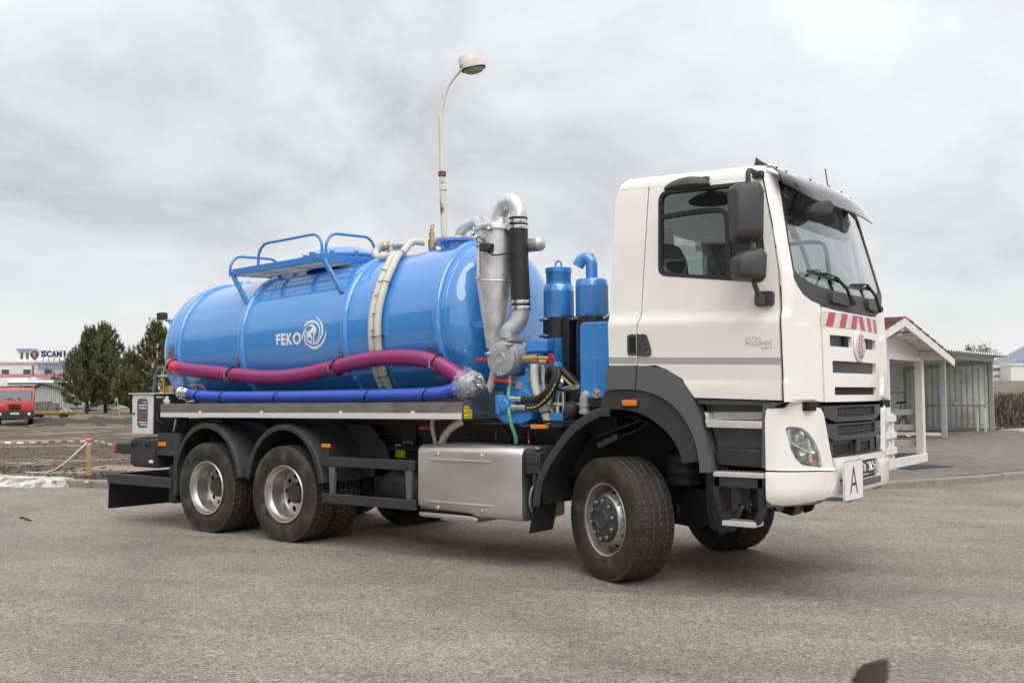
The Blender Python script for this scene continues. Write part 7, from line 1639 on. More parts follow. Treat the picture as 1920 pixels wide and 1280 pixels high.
# thin snow patches by the hedge
for px, py, rx, ry in ((1918, 808, 0.75, 0.25), (1872, 804, 0.25, 0.12)):
    c = onplaza(px, py); g = G(); R = []
    for t, z in ((1, -.02), (.8, .05), (.4, .08), (.05, .09)): R.append([(c.x+rx*t*cos(a)*(1+.2*sin(3*a)), c.y+ry*t*sin(a)*(1+.15*cos(2*a)), c.z+z) for a in [2*pi*k/18 for k in range(18)]])
    g.rings(R); o = g.obj('snow_patch', 'snow', smooth=60); o['kind'] = 'stuff'; o['label'] = 'small patch of old snow by the hedge'
# ================================================================== SURROUNDINGS: things
ROT_V = 36.8
def local(o_, rz, P):
    c, s = cos(rz), sin(rz); return Vector((o_.x+P[0]*c-P[1]*s, o_.y+P[0]*s+P[1]*c, o_.z+P[2]))
def place(me_obj_list, mt):
    for o in me_obj_list: o.data.transform(mt); o.data.update()
# ---- street lamp behind the truck
D = 20.0
lb = at(838, 640, D); lamp = thing('street_lamp', 'tall rusty white lamp post rising behind the blue tank', 'street lamp', (lb.x, lb.y, 0.05))
pA = at(834, 480, D); pJ = at(829, 328, D); pB = at(826, 225, D)
base = Vector((pA.x+(pA.x-pJ.x)*2.2, pA.y+(pA.y-pJ.y)*2.2, 0.0))
g = G(); g.tube([base, pA, pJ], 0.07, 16, rfun=lambda t, i: [0.085, 0.066, 0.058][i]); g.obj('pole', 'lamp_post_paint', lamp, smooth=60)
arm_ = smoothpath([pJ, at(827.5, 280, D), pB, at(829.5, 195, D), at(838, 165, D), at(850, 147, D), at(864, 131, D)], 6)
g = G(); g.tube(arm_, 0.05, 14, rfun=lambda t, i: 0.047-0.010*t); g.obj('bent_arm', 'lamp_post_paint', lamp, smooth=60)
for py, r_ in ((326, 0.078), (352, 0.074)):
    p = at(829 if py < 340 else 830.5, py, D); g = G(); g.lathe([(r_, -0.05), (r_, 0.04), (0.06, 0.05)], p, (0, 0, 1), 16); g.obj('pole_collar', 'rust' if py < 340 else 'lamp_post_paint', lamp)
# head: two stepped housings over a bowl, tilted with the arm
hc_ = at(884, 124, D); ux = (cr*0.975+cu*0.20+cf*0.1).normalized(); uz = (cu*0.98-cr*0.20).normalized(); uy_ = uz.cross(ux)
def headring(x0, x1, wd_, z, n=20, sq=3.0):
    cx_, hx_ = (x0+x1)/2, (x1-x0)/2; out_ = []
    for k in range(n):
        a = 2*pi*k/n; ca, sa = cos(a), sin(a); out_.append(hc_+ux*(cx_+hx_*abs(ca)**(2/sq)*(1 if ca > 0 else -1))+uy_*(wd_*abs(sa)**(2/sq)*(1 if sa > 0 else -1))+uz*z)
    return out_
g = G(); g.rings([headring(-0.235, 0.08, 0.15, 0.02), headring(-0.235, 0.09, 0.15, 0.14), headring(-0.215, 0.075, 0.14, 0.20), headring(-0.12, 0.03, .08, 0.215)]); g.obj('lamp_head', 'lamp_shell', lamp, smooth=40)
g = G(); g.rings([headring(-0.20, 0.265, 0.20, -0.06), headring(-0.205, 0.275, 0.20, 0.06), headring(-0.18, 0.255, 0.19, 0.115), headring(-0.10, 0.18, .12, 0.125)]); hs_o = g.obj('lamp_housing', 'lamp_shell', lamp, smooth=40)
g = G(); g.rings([headring(-0.19, 0.255, 0.19, -0.062, sq=2.4), headring(-0.17, 0.235, 0.175, -0.10, sq=2.2), headring(-0.11, 0.18, 0.13, -0.14, sq=2), headring(-0.03, 0.10, 0.06, -0.16, sq=2)]); g.obj('lamp_bowl', 'lamp_bowl', lamp, smooth=60)
g = G(); g.rings([headring(-0.208, 0.270, 0.205, -0.075), headring(-0.208, 0.270, 0.205, -0.055)]); g.obj('bowl_rim', 'rubber_seal', lamp, smooth=40)

mat('block_pale', (0.42, 0.41, 0.39), 0.8)
# ---- marker stake with tape
st = at(167, 897, 19.6); st.z = 0.06; tp = at(165.5, 816, 19.55)
stake = thing('marker_stake', 'wooden stake with red painted top beside the muddy kerb', 'stake', (st.x, st.y, 0.0))
v = (tp-st); g = G(); m_ = st+v*0.80
def sq(p, h, a=0.4): return [p+Vector((cos(a+pi/2*k+pi/4)*h, sin(a+pi/2*k+pi/4)*h, 0)) for k in range(4)]
g.rings([sq(st-Vector((0, 0, .1)), 0.052), sq(m_, 0.048)]); g.obj('post', 'stake_wood', stake, bevel=0.004)
g = G(); g.rings([sq(m_+v*0.002, 0.0485), sq(tp, 0.0475)]); g.obj('painted_top', 'stake_red', stake, bevel=0.004)
g = G()
for k in range(3): a = st.lerp(tp, 0.76+0.065*k); b_ = a+Vector((0, 0, 0.045)); g.m = k % 2; g.rings([sq(a, 0.051), sq(b_, 0.0535+0.002*(k % 2))])
g.obj('tape_knot', ['tape_white', 'tape_red'], stake, smooth=0)
def tape(pts, wd_, name, label, seg_len=0.11):
    P = resample(smoothpath(pts, 12), seg_len); g = G(); n = len(P); R = []
    for i in range(n-1):
        g.m = i % 2; a, b = P[i], P[i+1]; tw = 0.5*sin(i*0.35); u = (Vector((0, 0, 1))+fwd2*tw).normalized()*wd_/2; q = [a-u, b-u, b+u, a+u]; o2 = fwd2*0.002
        g.add(q+[x+o2 for x in q], [(0, 1, 2, 3), (7, 6, 5, 4), (0, 4, 5, 1), (2, 6, 7, 3)])
    o = g.obj(name, ['tape_white', 'tape_red'], smooth=0, fix=False); tag(o, label, 'tape', 'barrier tape on the building ground'); return o
kn = st.lerp(tp, 0.86)
tape([at(-60, 828, 19.0), at(40, 829.5, 19.1), at(110, 827, 19.3), kn], 0.036, 'barrier_tape', 'red and white barrier tape running left from the stake')
tape([kn, at(190, 827.5, 20.0), at(230, 838, 20.6), at(300, 845, 22)], 0.030, 'barrier_tape', 'red and white barrier tape running behind the tanker')
g = G(); g.tube(smoothpath([kn, at(140, 851, 19.3), at(115, 872, 19.2), at(95, 883, 19.2), at(72, 885, 19.3), at(48, 884.5, 19.4)], 8), 0.012, 6); tag(g.obj('loose_tape', 'tape_white'), 'loose end of white tape sagging from the stake to the mud', 'tape')

# ---- pines
def pine(label, px, base_py, dep, top_px, top_py, width, seed, m_, trunk_px=None, bare=0.10, dens=1.0):
    random.seed(seed); b0 = at(trunk_px or px, base_py, dep); H = (at(px, top_py, dep).z-b0.z)
    t = thing('pine_tree', label, 'tree', (b0.x, b0.y, b0.z), 'pines beyond the building ground'); tpv = at(top_px, top_py, dep)
    ax_ = lambda h: b0.lerp(Vector((tpv.x, tpv.y, b0.z+H)), h)
    g = G(); g.tube([ax_(k/6)+Vector((0, 0, -0.3 if k == 0 else 0)) for k in range(7)], 0.2, 8, rfun=lambda q, i: 0.022*H*(1-q)+0.02)
    BR = []; n = int(84*dens)
    for k in range(n):
        h = bare+(0.97-bare)*(k/n)**0.9; Lb = width/2*(smst(bare-0.12, bare+0.20, h)*0.35+0.65)*(1-max(0, h-0.20)/0.82)**0.86*random.uniform(0.66, 1.18)
        a = k*2.399+random.uniform(-.4, .4); o_ = ax_(h); d = Vector((cos(a), sin(a), 0)); rise = 0.12+0.75*h
        P = [o_, o_+d*Lb*0.45+Vector((0, 0, Lb*0.45*rise*0.5-0.04*Lb)), o_+d*Lb*0.8+Vector((0, 0, Lb*.8*rise*0.6)), o_+d*Lb+Vector((0, 0, Lb*rise*0.85+0.15))]
        BR.append((smoothpath(P, 4), Lb)); g.tube(BR[-1][0], 0.05, 5, rfun=lambda q, i: 0.012*Lb*(1-q)+0.012)
    g.obj('trunk', 'bark', t, smooth=60)
    g = G(); tri = 0
    def tuft(p, d, ln, nn, w_):
        u = d.orthogonal().normalized(); w2 = d.cross(u)
        for q in range(nn):
            a = random.uniform(0, 2*pi); sp_ = random.uniform(0.25, 0.75); base_ = p+d*ln*random.uniform(-0.05, 0.62)
            dd = (d*(1-sp_*0.75)+(u*cos(a)+w2*sin(a))*sp_).normalized(); l2 = ln*random.uniform(0.35, 0.62); s_ = dd.cross(Vector((random.uniform(-1, 1), random.uniform(-1, 1), random.uniform(-1, 1)))).normalized()*w_
            g.add([base_-s_, base_+s_, base_+dd*l2], [(0, 1, 2)])
    for P, Lb in BR:
        m_t = int(8+Lb*11*dens)
        for q in range(m_t):
            f = 0.25+0.75*(q+random.random())/m_t; i = min(len(P)-2, int(f*(len(P)-1))); p = P[i].lerp(P[i+1], f*(len(P)-1)-i)
            off = Vector((random.gauss(0, 1), random.gauss(0, 1), random.gauss(0, .6)))*0.16*Lb*(0.35+0.5*f)*0.62
            dirn = (Vector((p.x-b0.x, p.y-b0.y, 0)).normalized()*0.5+Vector((random.uniform(-.4, .4), random.uniform(-.4, .4), random.uniform(.5, 1.1)))).normalized()
            tuft(p+off, dirn, random.uniform(0.40, 0.68), 12, random.uniform(0.030, 0.055))
    for P, Lb in BR:      # upright pale shoots at the branch ends
        for q in range(3):
            p = P[-1].lerp(P[-3], random.random())+Vector((random.uniform(-.2, .2), random.uniform(-.2, .2), 0)); d = Vector((random.uniform(-.25, .25), random.uniform(-.25, .25), 1)).normalized()
            for e_ in range(3): tuft(p+d*0.24*e_, d, 0.42, 8, 0.035)
    for q in range(6): tuft(ax_(0.94+0.01*q), Vector((random.uniform(-.2, .2), random.uniform(-.2, .2), 1)).normalized(), 0.55, 12, 0.04)
    o = g.obj('crown', m_, t, smooth=0, fix=False)
    return t
pine('bushy dark pine left of the others with a twin leading shoot', 162, 777, 105, 170, 621, 5.9, 1, 'needles', bare=0.09, dens=1.15)
pine('tallest dark pine of the pair, standing clear behind the mud', 198, 777, 107, 196, 614, 6.3, 2, 'needles', bare=0.10, dens=1.2)
pine('yellowish green pine half hidden behind the rear of the tank', 290, 770, 98, 293, 611, 5.6, 4, 'needles_warm', bare=0.06, dens=1.0)
pine('small yellowish green pine between the dark pair and the tank', 246, 770, 100, 243, 668, 3.4, 5, 'needles_warm', bare=0.05, dens=0.9)
g = G(); V_ = []
for d in (86, 90, 95, 100, 106, 114, 125, 140):
    for px in range(-80, 400, 24):
        p = at(px, 640, d); p.z = ground_z(p, 9)+0.05+0.03*mnoise.noise(Vector((p.x*.6, p.y*.6, 0))); V_.append(p)
nn = len(range(-80, 400, 24)); g.add(V_, [(i*nn+j, i*nn+j+1, (i+1)*nn+j+1, (i+1)*nn+j) for i in range(7) for j in range(nn-1)]); structure(g.obj('grass_verge', 'dry_grass', smooth=180, fix=False))
# earth bank in front of the verge
random.seed(31); g = G(); V_ = []
for i, d in enumerate((72, 76, 78, 80, 83, 87)):
    for k in range(60):
        px = 40+k*5.2; p = at(px, 640, d); z = ground_z(p, 9)+[0, .25, .85, 1.0, .7, 0][i]*(0.35+0.35*mnoise.noise(Vector((k*.16, i*.2, 2)))+.15*mnoise.noise(Vector((k*.7, i, 5))))*smst(40, 75, px)*0.8; V_.append((p.x, p.y, z))
g.add(V_, [(i*60+j, i*60+j+1, (i+1)*60+j+1, (i+1)*60+j) for i in range(5) for j in range(59)]); structure(g.obj('earth_bank', 'mud_dark', smooth=180, fix=False))

# ---- old red truck at the left edge
rt0 = at(27, 796, 75); rt0.z = rt0.z; rz = radians(62)
red = thing('parked_truck', 'old red cab-over truck parked on the mud at the left edge', 'truck', tuple(rt0), rotz=rz)
MT = Matrix.Translation(rt0) @ Matrix.Rotation(rz, 4, 'Z') @ Matrix.Diagonal((1.06, 1, 1.04, 1))
def rp(g, name, m_, bevel=0.0, parent=None, **kw):
    me = g.mesh(name); me.transform(MT); return link(name, me, m_, parent or red, bevel=bevel, **kw)
def rprism(poly, x0, x1):      # outline in (y, z), extruded along x
    g = G(); g.prism(poly, x0, x1, 'yz'); return g
rp(rprism([(0.0, 0.95), (-0.05, 1.25), (0.02, 1.72), (0.36, 2.52), (0.45, 2.62), (2.2, 2.66), (2.3, 2.5), (2.3, 0.95)], -1.22, 1.22), 'cab', 'truck_red', 0.06, seg=3)
g = G(); g.add([(-1.04, 0.03, 1.76), (1.04, 0.03, 1.76), (0.98, 0.325, 2.46), (-0.98, 0.325, 2.46)], [(0, 1, 2, 3)]); g.add([(-1.04, -0.005, 1.76), (1.04, -0.005, 1.76), (0.98, 0.29, 2.46), (-0.98, 0.29, 2.46)], [(0, 1, 2, 3)]); rp(g, 'windscreen', 'window_dark')
rp(rprism([(-0.01, 1.73), (0.02, 1.70), (0.37, 2.52), (0.34, 2.54)], -1.10, -1.02), 'pillar', 'plastic_black'); rp(rprism([(-0.01, 1.73), (0.02, 1.70), (0.37, 2.52), (0.34, 2.54)], 1.02, 1.10), 'pillar', 'plastic_black')
for k in range(4):
    g = G(); g.box(-0.38, 0.38, -0.085, -0.02, 1.10+0.095*k, 1.155+0.095*k); rp(g, 'grille_slat', 'void_black')
g = G(); g.box(-1.24, 1.24, -0.24, 0.25, 0.40, 0.95); bm_ = rp(g, 'bumper', 'plastic_black', 0.03)
for x in (-0.98, 0.98):
    g = G(); g.lathe([(0.11, 0), (0.11, 0.02), (0.05, 0.03)], (x*0.93, -0.24, 0.76), (0, -1, 0), 16); rp(g, 'headlight', 'board_white')
    g = G(); g.lathe([(0.26, -.16), (0.53, -0.16), (0.53, 0.16), (0.26, .16)], (x*1.03, 1.0, 0.53), (1, 0, 0), 24); rp(g, 'wheel', 'tyre_rubber')
    g = G(); g.box(x*1.24-0.03, x*1.24+0.05, 0.2, 0.3, 1.65, 2.1); rp(g, 'mirror', 'plastic_black', 0.02)
    g = G(); g.tube([(x*0.45, -0.03, 1.74), (x*0.15, 0.05, 1.92)], 0.015, 6); g.beam((x*0.45-.25, 0.0, 1.83), (x*0.2+.15, 0.05, 1.92), .02, .02); rp(g, 'wiper', 'void_black')
g = G(); g.box(-0.28, 0.28, -0.262, -0.24, 0.74, 0.86); rp(g, 'number_plate', 'board_white')
g = G(); g.lathe([(0.08, 0), (0.08, 0.13), (0.05, 0.18)], (0.35, 0.9, 2.64), (0, 0, 1), 12); g.box(-1.0, -0.2, 0.8, 1.0, 2.66, 2.74); rp(g, 'beacon', 'plastic_black')
g = G(); g.box(-1.1, 1.1, 2.5, 6.0, 1.0, 2.30); rp(g, 'tipper_body', 'truck_red', 0.03)
g = G(); g.box(-0.5, 0.5, 0.3, 7.0, 0.5, 0.95); rp(g, 'chassis', 'void_black')
g = G(); g.box(-1.0, -0.62, -0.055, -0.03, 1.42, 1.46); rp(g, 'badge', 'board_white')

# ---- stacks of blocks, ochre drag beam, trestle, hut
def facebox(name, label, cat, px0, px1, py0, py1, dep, thick, m_, turn=0.0, group=None):
    a = at(px0, py1, dep); b = at(px1, py1, dep); top_ = at((px0+px1)/2, py0, dep).z; u = Vector((b.x-a.x, b.y-a.y, 0)); L_ = u.length; u.normalize(); n = Vector((-u.y, u.x, 0)); n = n if n.dot(fwd2) > 0 else -n
    return a, u, n, L_, a.z, top_
random.seed(41)
for px0, px1, py0, col in ((60, 69, 753, 'block_grey'), (70, 89, 752, 'block_grey'), (90, 103, 756, 'block_grey')):
    a, u, n, L_, z0, z1 = facebox('', '', '', px0, px1, py0, 771, 95, 1, col)
    t = thing('block_stack', {60: 'narrow grey stack of concrete blocks next to the red truck', 70: 'widest grey stack of concrete blocks before the pale hut', 90: 'lower grey stack of concrete blocks right of the widest one'}[px0], 'block stack', tuple(a), 'stacks of concrete blocks'); nr = max(3, int((z1-z0)/0.2)); nc = max(1, int(L_/0.45))
    for r_ in range(nr):
        for c in range(nc):
            g = G(); o_ = a+u*(L_*(c+0.5)/nc)+n*0.5+Vector((0, 0, (z1-z0)*(r_+0.5)/nr)); g.obox(o_, u, n, (0, 0, 1), L_/nc/2-0.015, 0.5+random.uniform(-.03, .03), (z1-z0)/nr/2-0.012); g.obj('concrete_block', col, t, smooth=0, fix=False)
a, u, n, L_, z0, z1 = facebox('', '', '', 65, 139, 771, 778, 88, 1, '')
dr = thing('drag_beam', 'long ochre steel drag beam lying on the mud before the pines', 'beam', tuple(a))
g = G(); g.obox(a+u*L_/2+Vector((0, 0, (z1-z0)/2)), u, n, (0, 0, 1), L_/2, 0.35, (z1-z0)/2); g.obj('beam_body', 'drag_ochre', dr, bevel=0.12)
for f in (0.12, 0.75):
    g = G(); g.obox(a+u*L_*f-n*0.1+Vector((0, 0, -0.05)), u, n, (0, 0, 1), 0.25, 0.3, 0.14); g.obj('support_block', 'void_black', dr)
tA = at(119, 772, 92); g = G()
for s_ in (-1, 1):
    g.beam(tA+rgt2*0.37*s_, tA+Vector((0, 0, 0.32)), 0.05, 0.05); g.beam(tA+rgt2*0.37*s_+fwd2*1.0, tA+Vector((0, 0, 0.32))+fwd2*1.0, 0.05, 0.05)
g.beam(tA+Vector((0, 0, 0.32)), tA+Vector((0, 0, 0.32))+fwd2, 0.06, 0.06); tag(g.obj('saw_trestle', 'white_boards'), 'low white trestle standing behind the ochre beam', 'trestle')
tA = at(218, 781, 89); g = G(); ht = at(218, 746, 89).z-tA.z
for dx_, dy_ in ((-0.32, 0), (0.32, 0), (0.05, 0.5)): g.beam(tA+rgt2*dx_+fwd2*dy_, tA+rgt2*dx_*0.15+Vector((0, 0, ht)), 0.03, 0.03)
g.beam(tA+rgt2*-0.2+Vector((0, 0, ht*.4)), tA+rgt2*0.2+Vector((0, 0, ht*.4)), 0.05, .05); g.obox(tA+Vector((0, 0, ht*0.93)), rgt2, fwd2, (0, 0, 1), 0.09, 0.05, 0.12); tag(g.obj('survey_stand', 'block_pale', smooth=0), 'white three-legged stand on the grass beside the pines', 'stand')
# hut
a, u, n, L_, z0, z1 = facebox('', '', '', 57, 119, 730, 765, 112, 1, '')
hut = thing('wooden_hut', 'weathered pale board hut with a mossy gable roof', 'hut', tuple(a)); ap_z = at(88, 721, 112).z
nb_ = 16
for k in range(nb_):
    x0, x1 = L_*k/nb_, L_*(k+1)/nb_; zt_ = lambda x: z1+(ap_z-z1)*(1-abs(x/L_-0.35)/(0.35 if x/L_ < .35 else .65))
    g = G(); P = [a+u*(x0+.02), a+u*(x1-.02), a+u*(x1-.02)+Vector((0, 0, zt_(x1)-z0)), a+u*(x0+.02)+Vector((0, 0, zt_(x0)-z0))]; g.add(P+[p+n*0.08 for p in P], [(0, 1, 2, 3), (7, 6, 5, 4), (0, 4, 5, 1), (1, 5, 6, 2), (2, 6, 7, 3), (3, 7, 4, 0)]); g.obj('plank', 'hut_boards', hut, smooth=0)
g = G(); g.obox(a+u*L_/2+n*2+Vector((0, 0, (z1-z0)/2)), u, n, (0, 0, 1), L_/2, 1.9, (z1-z0)/2); g.obj('wall', 'hut_boards', hut, smooth=0)
g = G(); r0 = a+u*(-0.25)+Vector((0, 0, z1-z0-0.05)); rA_ = a+u*L_*0.35+Vector((0, 0, ap_z-z0+0.1)); r1 = a+u*(L_+0.3)+Vector((0, 0, z1-z0-0.05))
R = [[p-n*0.35, p+n*4, p+n*4+Vector((0, 0, .12)), p-n*0.35+Vector((0, 0, .12))] for p in (r0, rA_, r1)]; g.rings(R); g.obj('roof', 'hut_roof', hut, smooth=0)

# ---- parked car behind the pines
ca = at(172, 773, 118); cb_ = at(196, 773, 118); cu2 = (cb_-ca); cu2.z = 0; CL = 4.2; cu2.normalize(); cn = Vector((-cu2.y, cu2.x, 0))
car = thing('parked_car', 'small grey car parked behind the trunks of the pines', 'car', tuple(ca))
MTc = Matrix(((cu2.x, cn.x, 0, ca.x-1.2*cu2.x), (cu2.y, cn.y, 0, ca.y-1.2*cu2.y), (0, 0, 1, ca.z), (0, 0, 0, 1)))
def cp_(g, name, m_, **kw):
    me = g.mesh(name); me.transform(MTc); return link(name, me, m_, car, **kw)
g = G(); g.prism(roundpoly([(0, 0.25), (0.05, 0.72), (0.9, 0.85), (1.45, 1.36), (2.9, 1.40), (3.7, 0.92), (4.15, 0.8), (4.2, 0.25)], 0.12), 0, 1.7); cp_(g, 'body', 'car_grey', bevel=0.06)
g = G(); g.prism([(1.12, 0.9), (1.52, 1.29), (2.82, 1.32), (3.4, 0.93)], -0.01, 1.71); cp_(g, 'side_window', 'window_dark')
for x in (0.85, 3.3):
    for y in (0.1, 1.6):
        g = G(); g.lathe([(0.18, -.1), (0.30, -.1), (0.30, .1), (0.18, .1)], (x, y, 0.30), (0, 1, 0), 20); cp_(g, 'wheel', 'tyre_rubber')

# ---- dealer's building in the distance, with its lettering
def Bp(px, py, dep): return at(px, py, dep)
bld = thing('dealer_building', 'long white building with rooftop sign letters and blue facade lettering', 'building', tuple(flat(at(60, 757, 152))))
def wallbox(name, m_, px0, px1, py0, z0, dep, thick, parent=bld, **kw):
    a = at(px0, py0, dep); b = at(px1, py0, dep); u = (b-a); u.z = 0; L_ = u.length; u.normalize(); n = Vector((-u.y, u.x, 0)); n = n if n.dot(fwd2) > 0 else -n
    g = G(); g.obox(a+u*L_/2+n*thick/2+Vector((0, 0, (z0-a.z)/2)), u, n, (0, 0, 1), L_/2, thick/2, (a.z-z0)/2); return g.obj(name, m_, parent, smooth=0, **kw)
wallbox('wall', 'facade_white', -160, 330, 679, 0.3, 152, 18)
wallbox('roof_edge', 'facade_white', -162, 332, 677.5, at(0, 680, 151).z, 151.7, 18.5)
for px in (-70, -32, 10, 50.5, 90.5, 130, 170, 210):
    f = wallbox('window', 'facade_white', px-7.2, px+7.2, 691.5, at(px, 702, 151.8).z, 151.7, 0.4)
    g = G(); a = at(px-6.4, 692.3, 151.6); b = at(px+6.4, 701.3, 151.6); g.obox((a+b)/2, cr, cf, cu, (at(px+6.4, 0, 151.6)-at(px-6.4, 0, 151.6)).length/2, 0.06, (a.z-b.z)/2); g.obj('pane', 'window_dark', f, smooth=0)
wallbox('tower', 'facade_white', 33.5, 95, 656, at(0, 679, 154).z-1, 154, 6)
wallbox('tower_roof', 'roof_blue', 31, 70, 653.5, at(0, 658, 154).z, 153.6, 7)
wallbox('parapet', 'facade_white', 56, 91, 652.5, at(0, 657, 154).z, 153.8, 6.2)
for px in (40.5, 51):
    wallbox('tower_window', 'window_dark', px-2.2, px+2.2, 661, at(px, 672.5, 153.8).z, 153.85, 0.4)
# annex roof and canopy
def sloped(name, m_, px0, px1, py_lo, py_hi, d_lo, d_hi, parent=bld):
    P = [at(px0, py_lo, d_lo), at(px1, py_lo, d_lo), at(px1, py_hi, d_hi), at(px0, py_hi, d_hi)]; g = G(); g.add(P+[p-Vector((0, 0, 0.25)) for p in P], [(0, 1, 2, 3), (7, 6, 5, 4), (0, 4, 5, 1), (1, 5, 6, 2), (2, 6, 7, 3), (3, 7, 4, 0)]); return g.obj(name, m_, parent, smooth=0)
sloped('annex_roof', 'roof_red', -120, 250, 714, 701, 135, 150)
wallbox('annex_wall', 'facade_white', -100, 240, 713.5, 0.2, 135.5, 13)
wallbox('porch_wall', 'facade_white', -60, 52, 708.5, 0.2, 131, 4); sloped('canopy', 'cabinet_white', 14, 150, 719, 713.5, 126, 134)
wallbox('canopy_fascia', 'window_dark', 14, 150, 717.2, at(0, 719.6, 126).z, 125.9, 0.3)
wallbox('annex_window', 'window_dark', 47, 58, 723, at(0, 728, 131).z, 130.7, 0.3)
g = G(); a = at(62, 703, 147); b = at(62, 685, 147); g.cyl(a-Vector((0, 0, 1)), b, 0.16, 10); g.obj('flue', 'roof_red', bld)
g = G(); a = at(63, 710, 138); g.obox(a, cr, cf, cu, 0.3, 0.3, 0.2); g.obj('roof_vent', 'facade_white', bld, bevel=0.08)
# letters: plane facing the camera side
def bsign(s, px0, px1, py0, py1, dep, m_, bold, name, thick=0.25):
    a = at(px0, py1, dep); b = at(px1, py1, dep); h = at(px0, py0, dep).z-a.z; u = (b-a); u.z = 0; L_ = u.length; u.normalize(); n = Vector((u.y, -u.x, 0)); n = n if n.dot(fwd2) < 0 else -n
    n_ch = len(s)
    for i, ch in enumerate(s):
        x0 = L_*i/n_ch; x1 = L_*(i+1)/n_ch; pd = (0.10 if name == 'sign_letter' else 0.26)*L_/n_ch
        if ch == 'I': pd = 0.70*L_/n_ch
        lettering(name, ch, (x0+pd*0.5, x1-pd*0.5, 0, h), lambda q, r_, d: a+u*q+Vector((0, 0, r_))+n*d, m_, bld, 0.0, thick, bold=bold, step=9)
bsign('SCANIA', 77.5, 136.5, 657.5, 669.5, 150, 'sign_navy', 0.05, 'sign_letter')
bsign('AGROPODNIK', 70.5, 146, 681.5, 692.5, 151.6, 'sign_blue', 0.0, 'facade_letter', 0.15)
g = G()
for px in (82, 92, 102, 112, 122, 132): a = at(px, 669, 150.2); b = at(px-3, 679, 152.5); g.beam(a, b, 0.07, 0.07); g.beam(a, Vector((a.x, a.y, b.z)), 0.07, 0.07)
g.obj('sign_frame', 'shed_frame', bld, smooth=0)
ec2 = at(65.5, 665.5, 150); en = Vector((-cf.x, -cf.y, 0)).normalized(); er = Vector((en.y, -en.x, 0)); er = er if er.dot(rgt2) > 0 else -er
def disc(name, pts, d0, d1, m_):
    g = G(); P = [ec2+er*x+Vector((0, 0, z))+en*d0 for x, z in pts]; Q_ = [p+en*(d1-d0) for p in P]; g.rings([P, Q_]); return g.obj(name, m_, bld, smooth=0)
shield = lambda k: [(k*x, k*z) for x, z in ((0, .84), (.34, .80), (.62, .62), (.72, .34), (.70, 0), (.58, -.30), (.36, -.56), (0, -.86), (-.36, -.56), (-.58, -.30), (-.70, 0), (-.72, .34), (-.62, .62), (-.34, .80))]
disc('emblem_shield', shield(0.98), 0.0, 0.1, 'facade_white'); disc('emblem_ring', shield(0.86), 0.1, 0.14, 'sign_navy'); disc('emblem_ring', shield(0.68), 0.14, 0.17, 'print_grey')
disc('emblem_field', [(0.50*cos(2*pi*k/20), 0.52*sin(2*pi*k/20)) for k in range(20)], 0.17, 0.2, 'sign_navy')
disc('emblem_crest', [(-.14, .34), (.10, .40), (.20, .22), (.10, .08), (.28, -.05), (.24, -.34), (.05, -.42), (-.16, -.36), (-.06, -.15), (-.20, -.02), (-.22, .15)], 0.2, 0.24, 'sign_gold'); disc('emblem_crest', [(-.10, .0), (.10, -.02), (.14, -.25), (0, -.36), (-.10, -.25)], 0.24, 0.27, 'board_red')
# ---- white pavilion with red shingles
Z0 = 0.14
pav = thing('garden_pavilion', 'white timber porch with red shingle gable roof beside the truck cab', 'pavilion', (-2.2, 11.6, Z0))
PXF, PYN, PYF, PYC = -1.18, 8.05, 13.07, 10.42      # gable face x, near and far side, ridge line
BACK, PYO = -4.2, 10.71                             # back of the porch, near jamb of the opening
def pbox(name, m_, *b, bevel=0.006, parent=pav): g = G(); g.box(*b); return g.obj(name, m_, parent, bevel=bevel)
pbox('base_board', 'white_boards', PXF-0.04, PXF+0.02, PYN, PYF, Z0-0.08, 0.335)
pbox('base_board', 'white_boards', BACK, PXF-0.05, PYF-0.03, PYF+0.02, Z0-0.08, 0.335)
for k in range(18):
    x0 = BACK+(PXF-0.05-BACK)*k/18; pbox('floor_board', 'doormat', x0+0.004, x0+(PXF-0.05-BACK)/18-0.004, PYO-0.1, PYF-0.04, 0.30, 0.33, bevel=0)
for x, y in ((PXF-0.08, PYF-0.10), (PXF-0.08, PYO-0.07), (-2.75, PYF-0.06), (BACK, PYF-0.06)): pbox('post', 'white_boards', x-0.075, x+0.075, y-0.085, y+0.085, 0.30, 2.24)
pbox('beam', 'white_boards', PXF-0.15, PXF-0.02, PYO-0.2, PYF+0.03, 2.19, 2.30); pbox('beam', 'white_boards', BACK-0.05, PXF-0.16, PYF-0.12, PYF, 2.18, 2.30)
AZ, EZ, HSN, HSF = 2.915, 2.265, 2.72, 3.50; OX = -0.80
slope_z = lambda y: AZ-0.06-(AZ-EZ)*(abs(y-PYC)/(HSN if y < PYC else HSF))
nb_ = 24
for k in range(nb_):       # boarding: full height left of the opening, gable only above it
    y0 = PYN+0.02+(PYF-PYN-0.04)*k/nb_; y1 = PYN+0.02+(PYF-PYN-0.04)*(k+1)/nb_; zb = 2.301 if y1 > PYO-0.05 else 0.34
    g = G(); g.prism([(y0+0.003, zb), (y1-0.003, zb), (y1-0.003, slope_z(y1)), (y0+0.003, slope_z(y0))], PXF-0.09, PXF-0.06, 'yz'); g.obj('gable_plank', 'white_boards', pav, smooth=0)
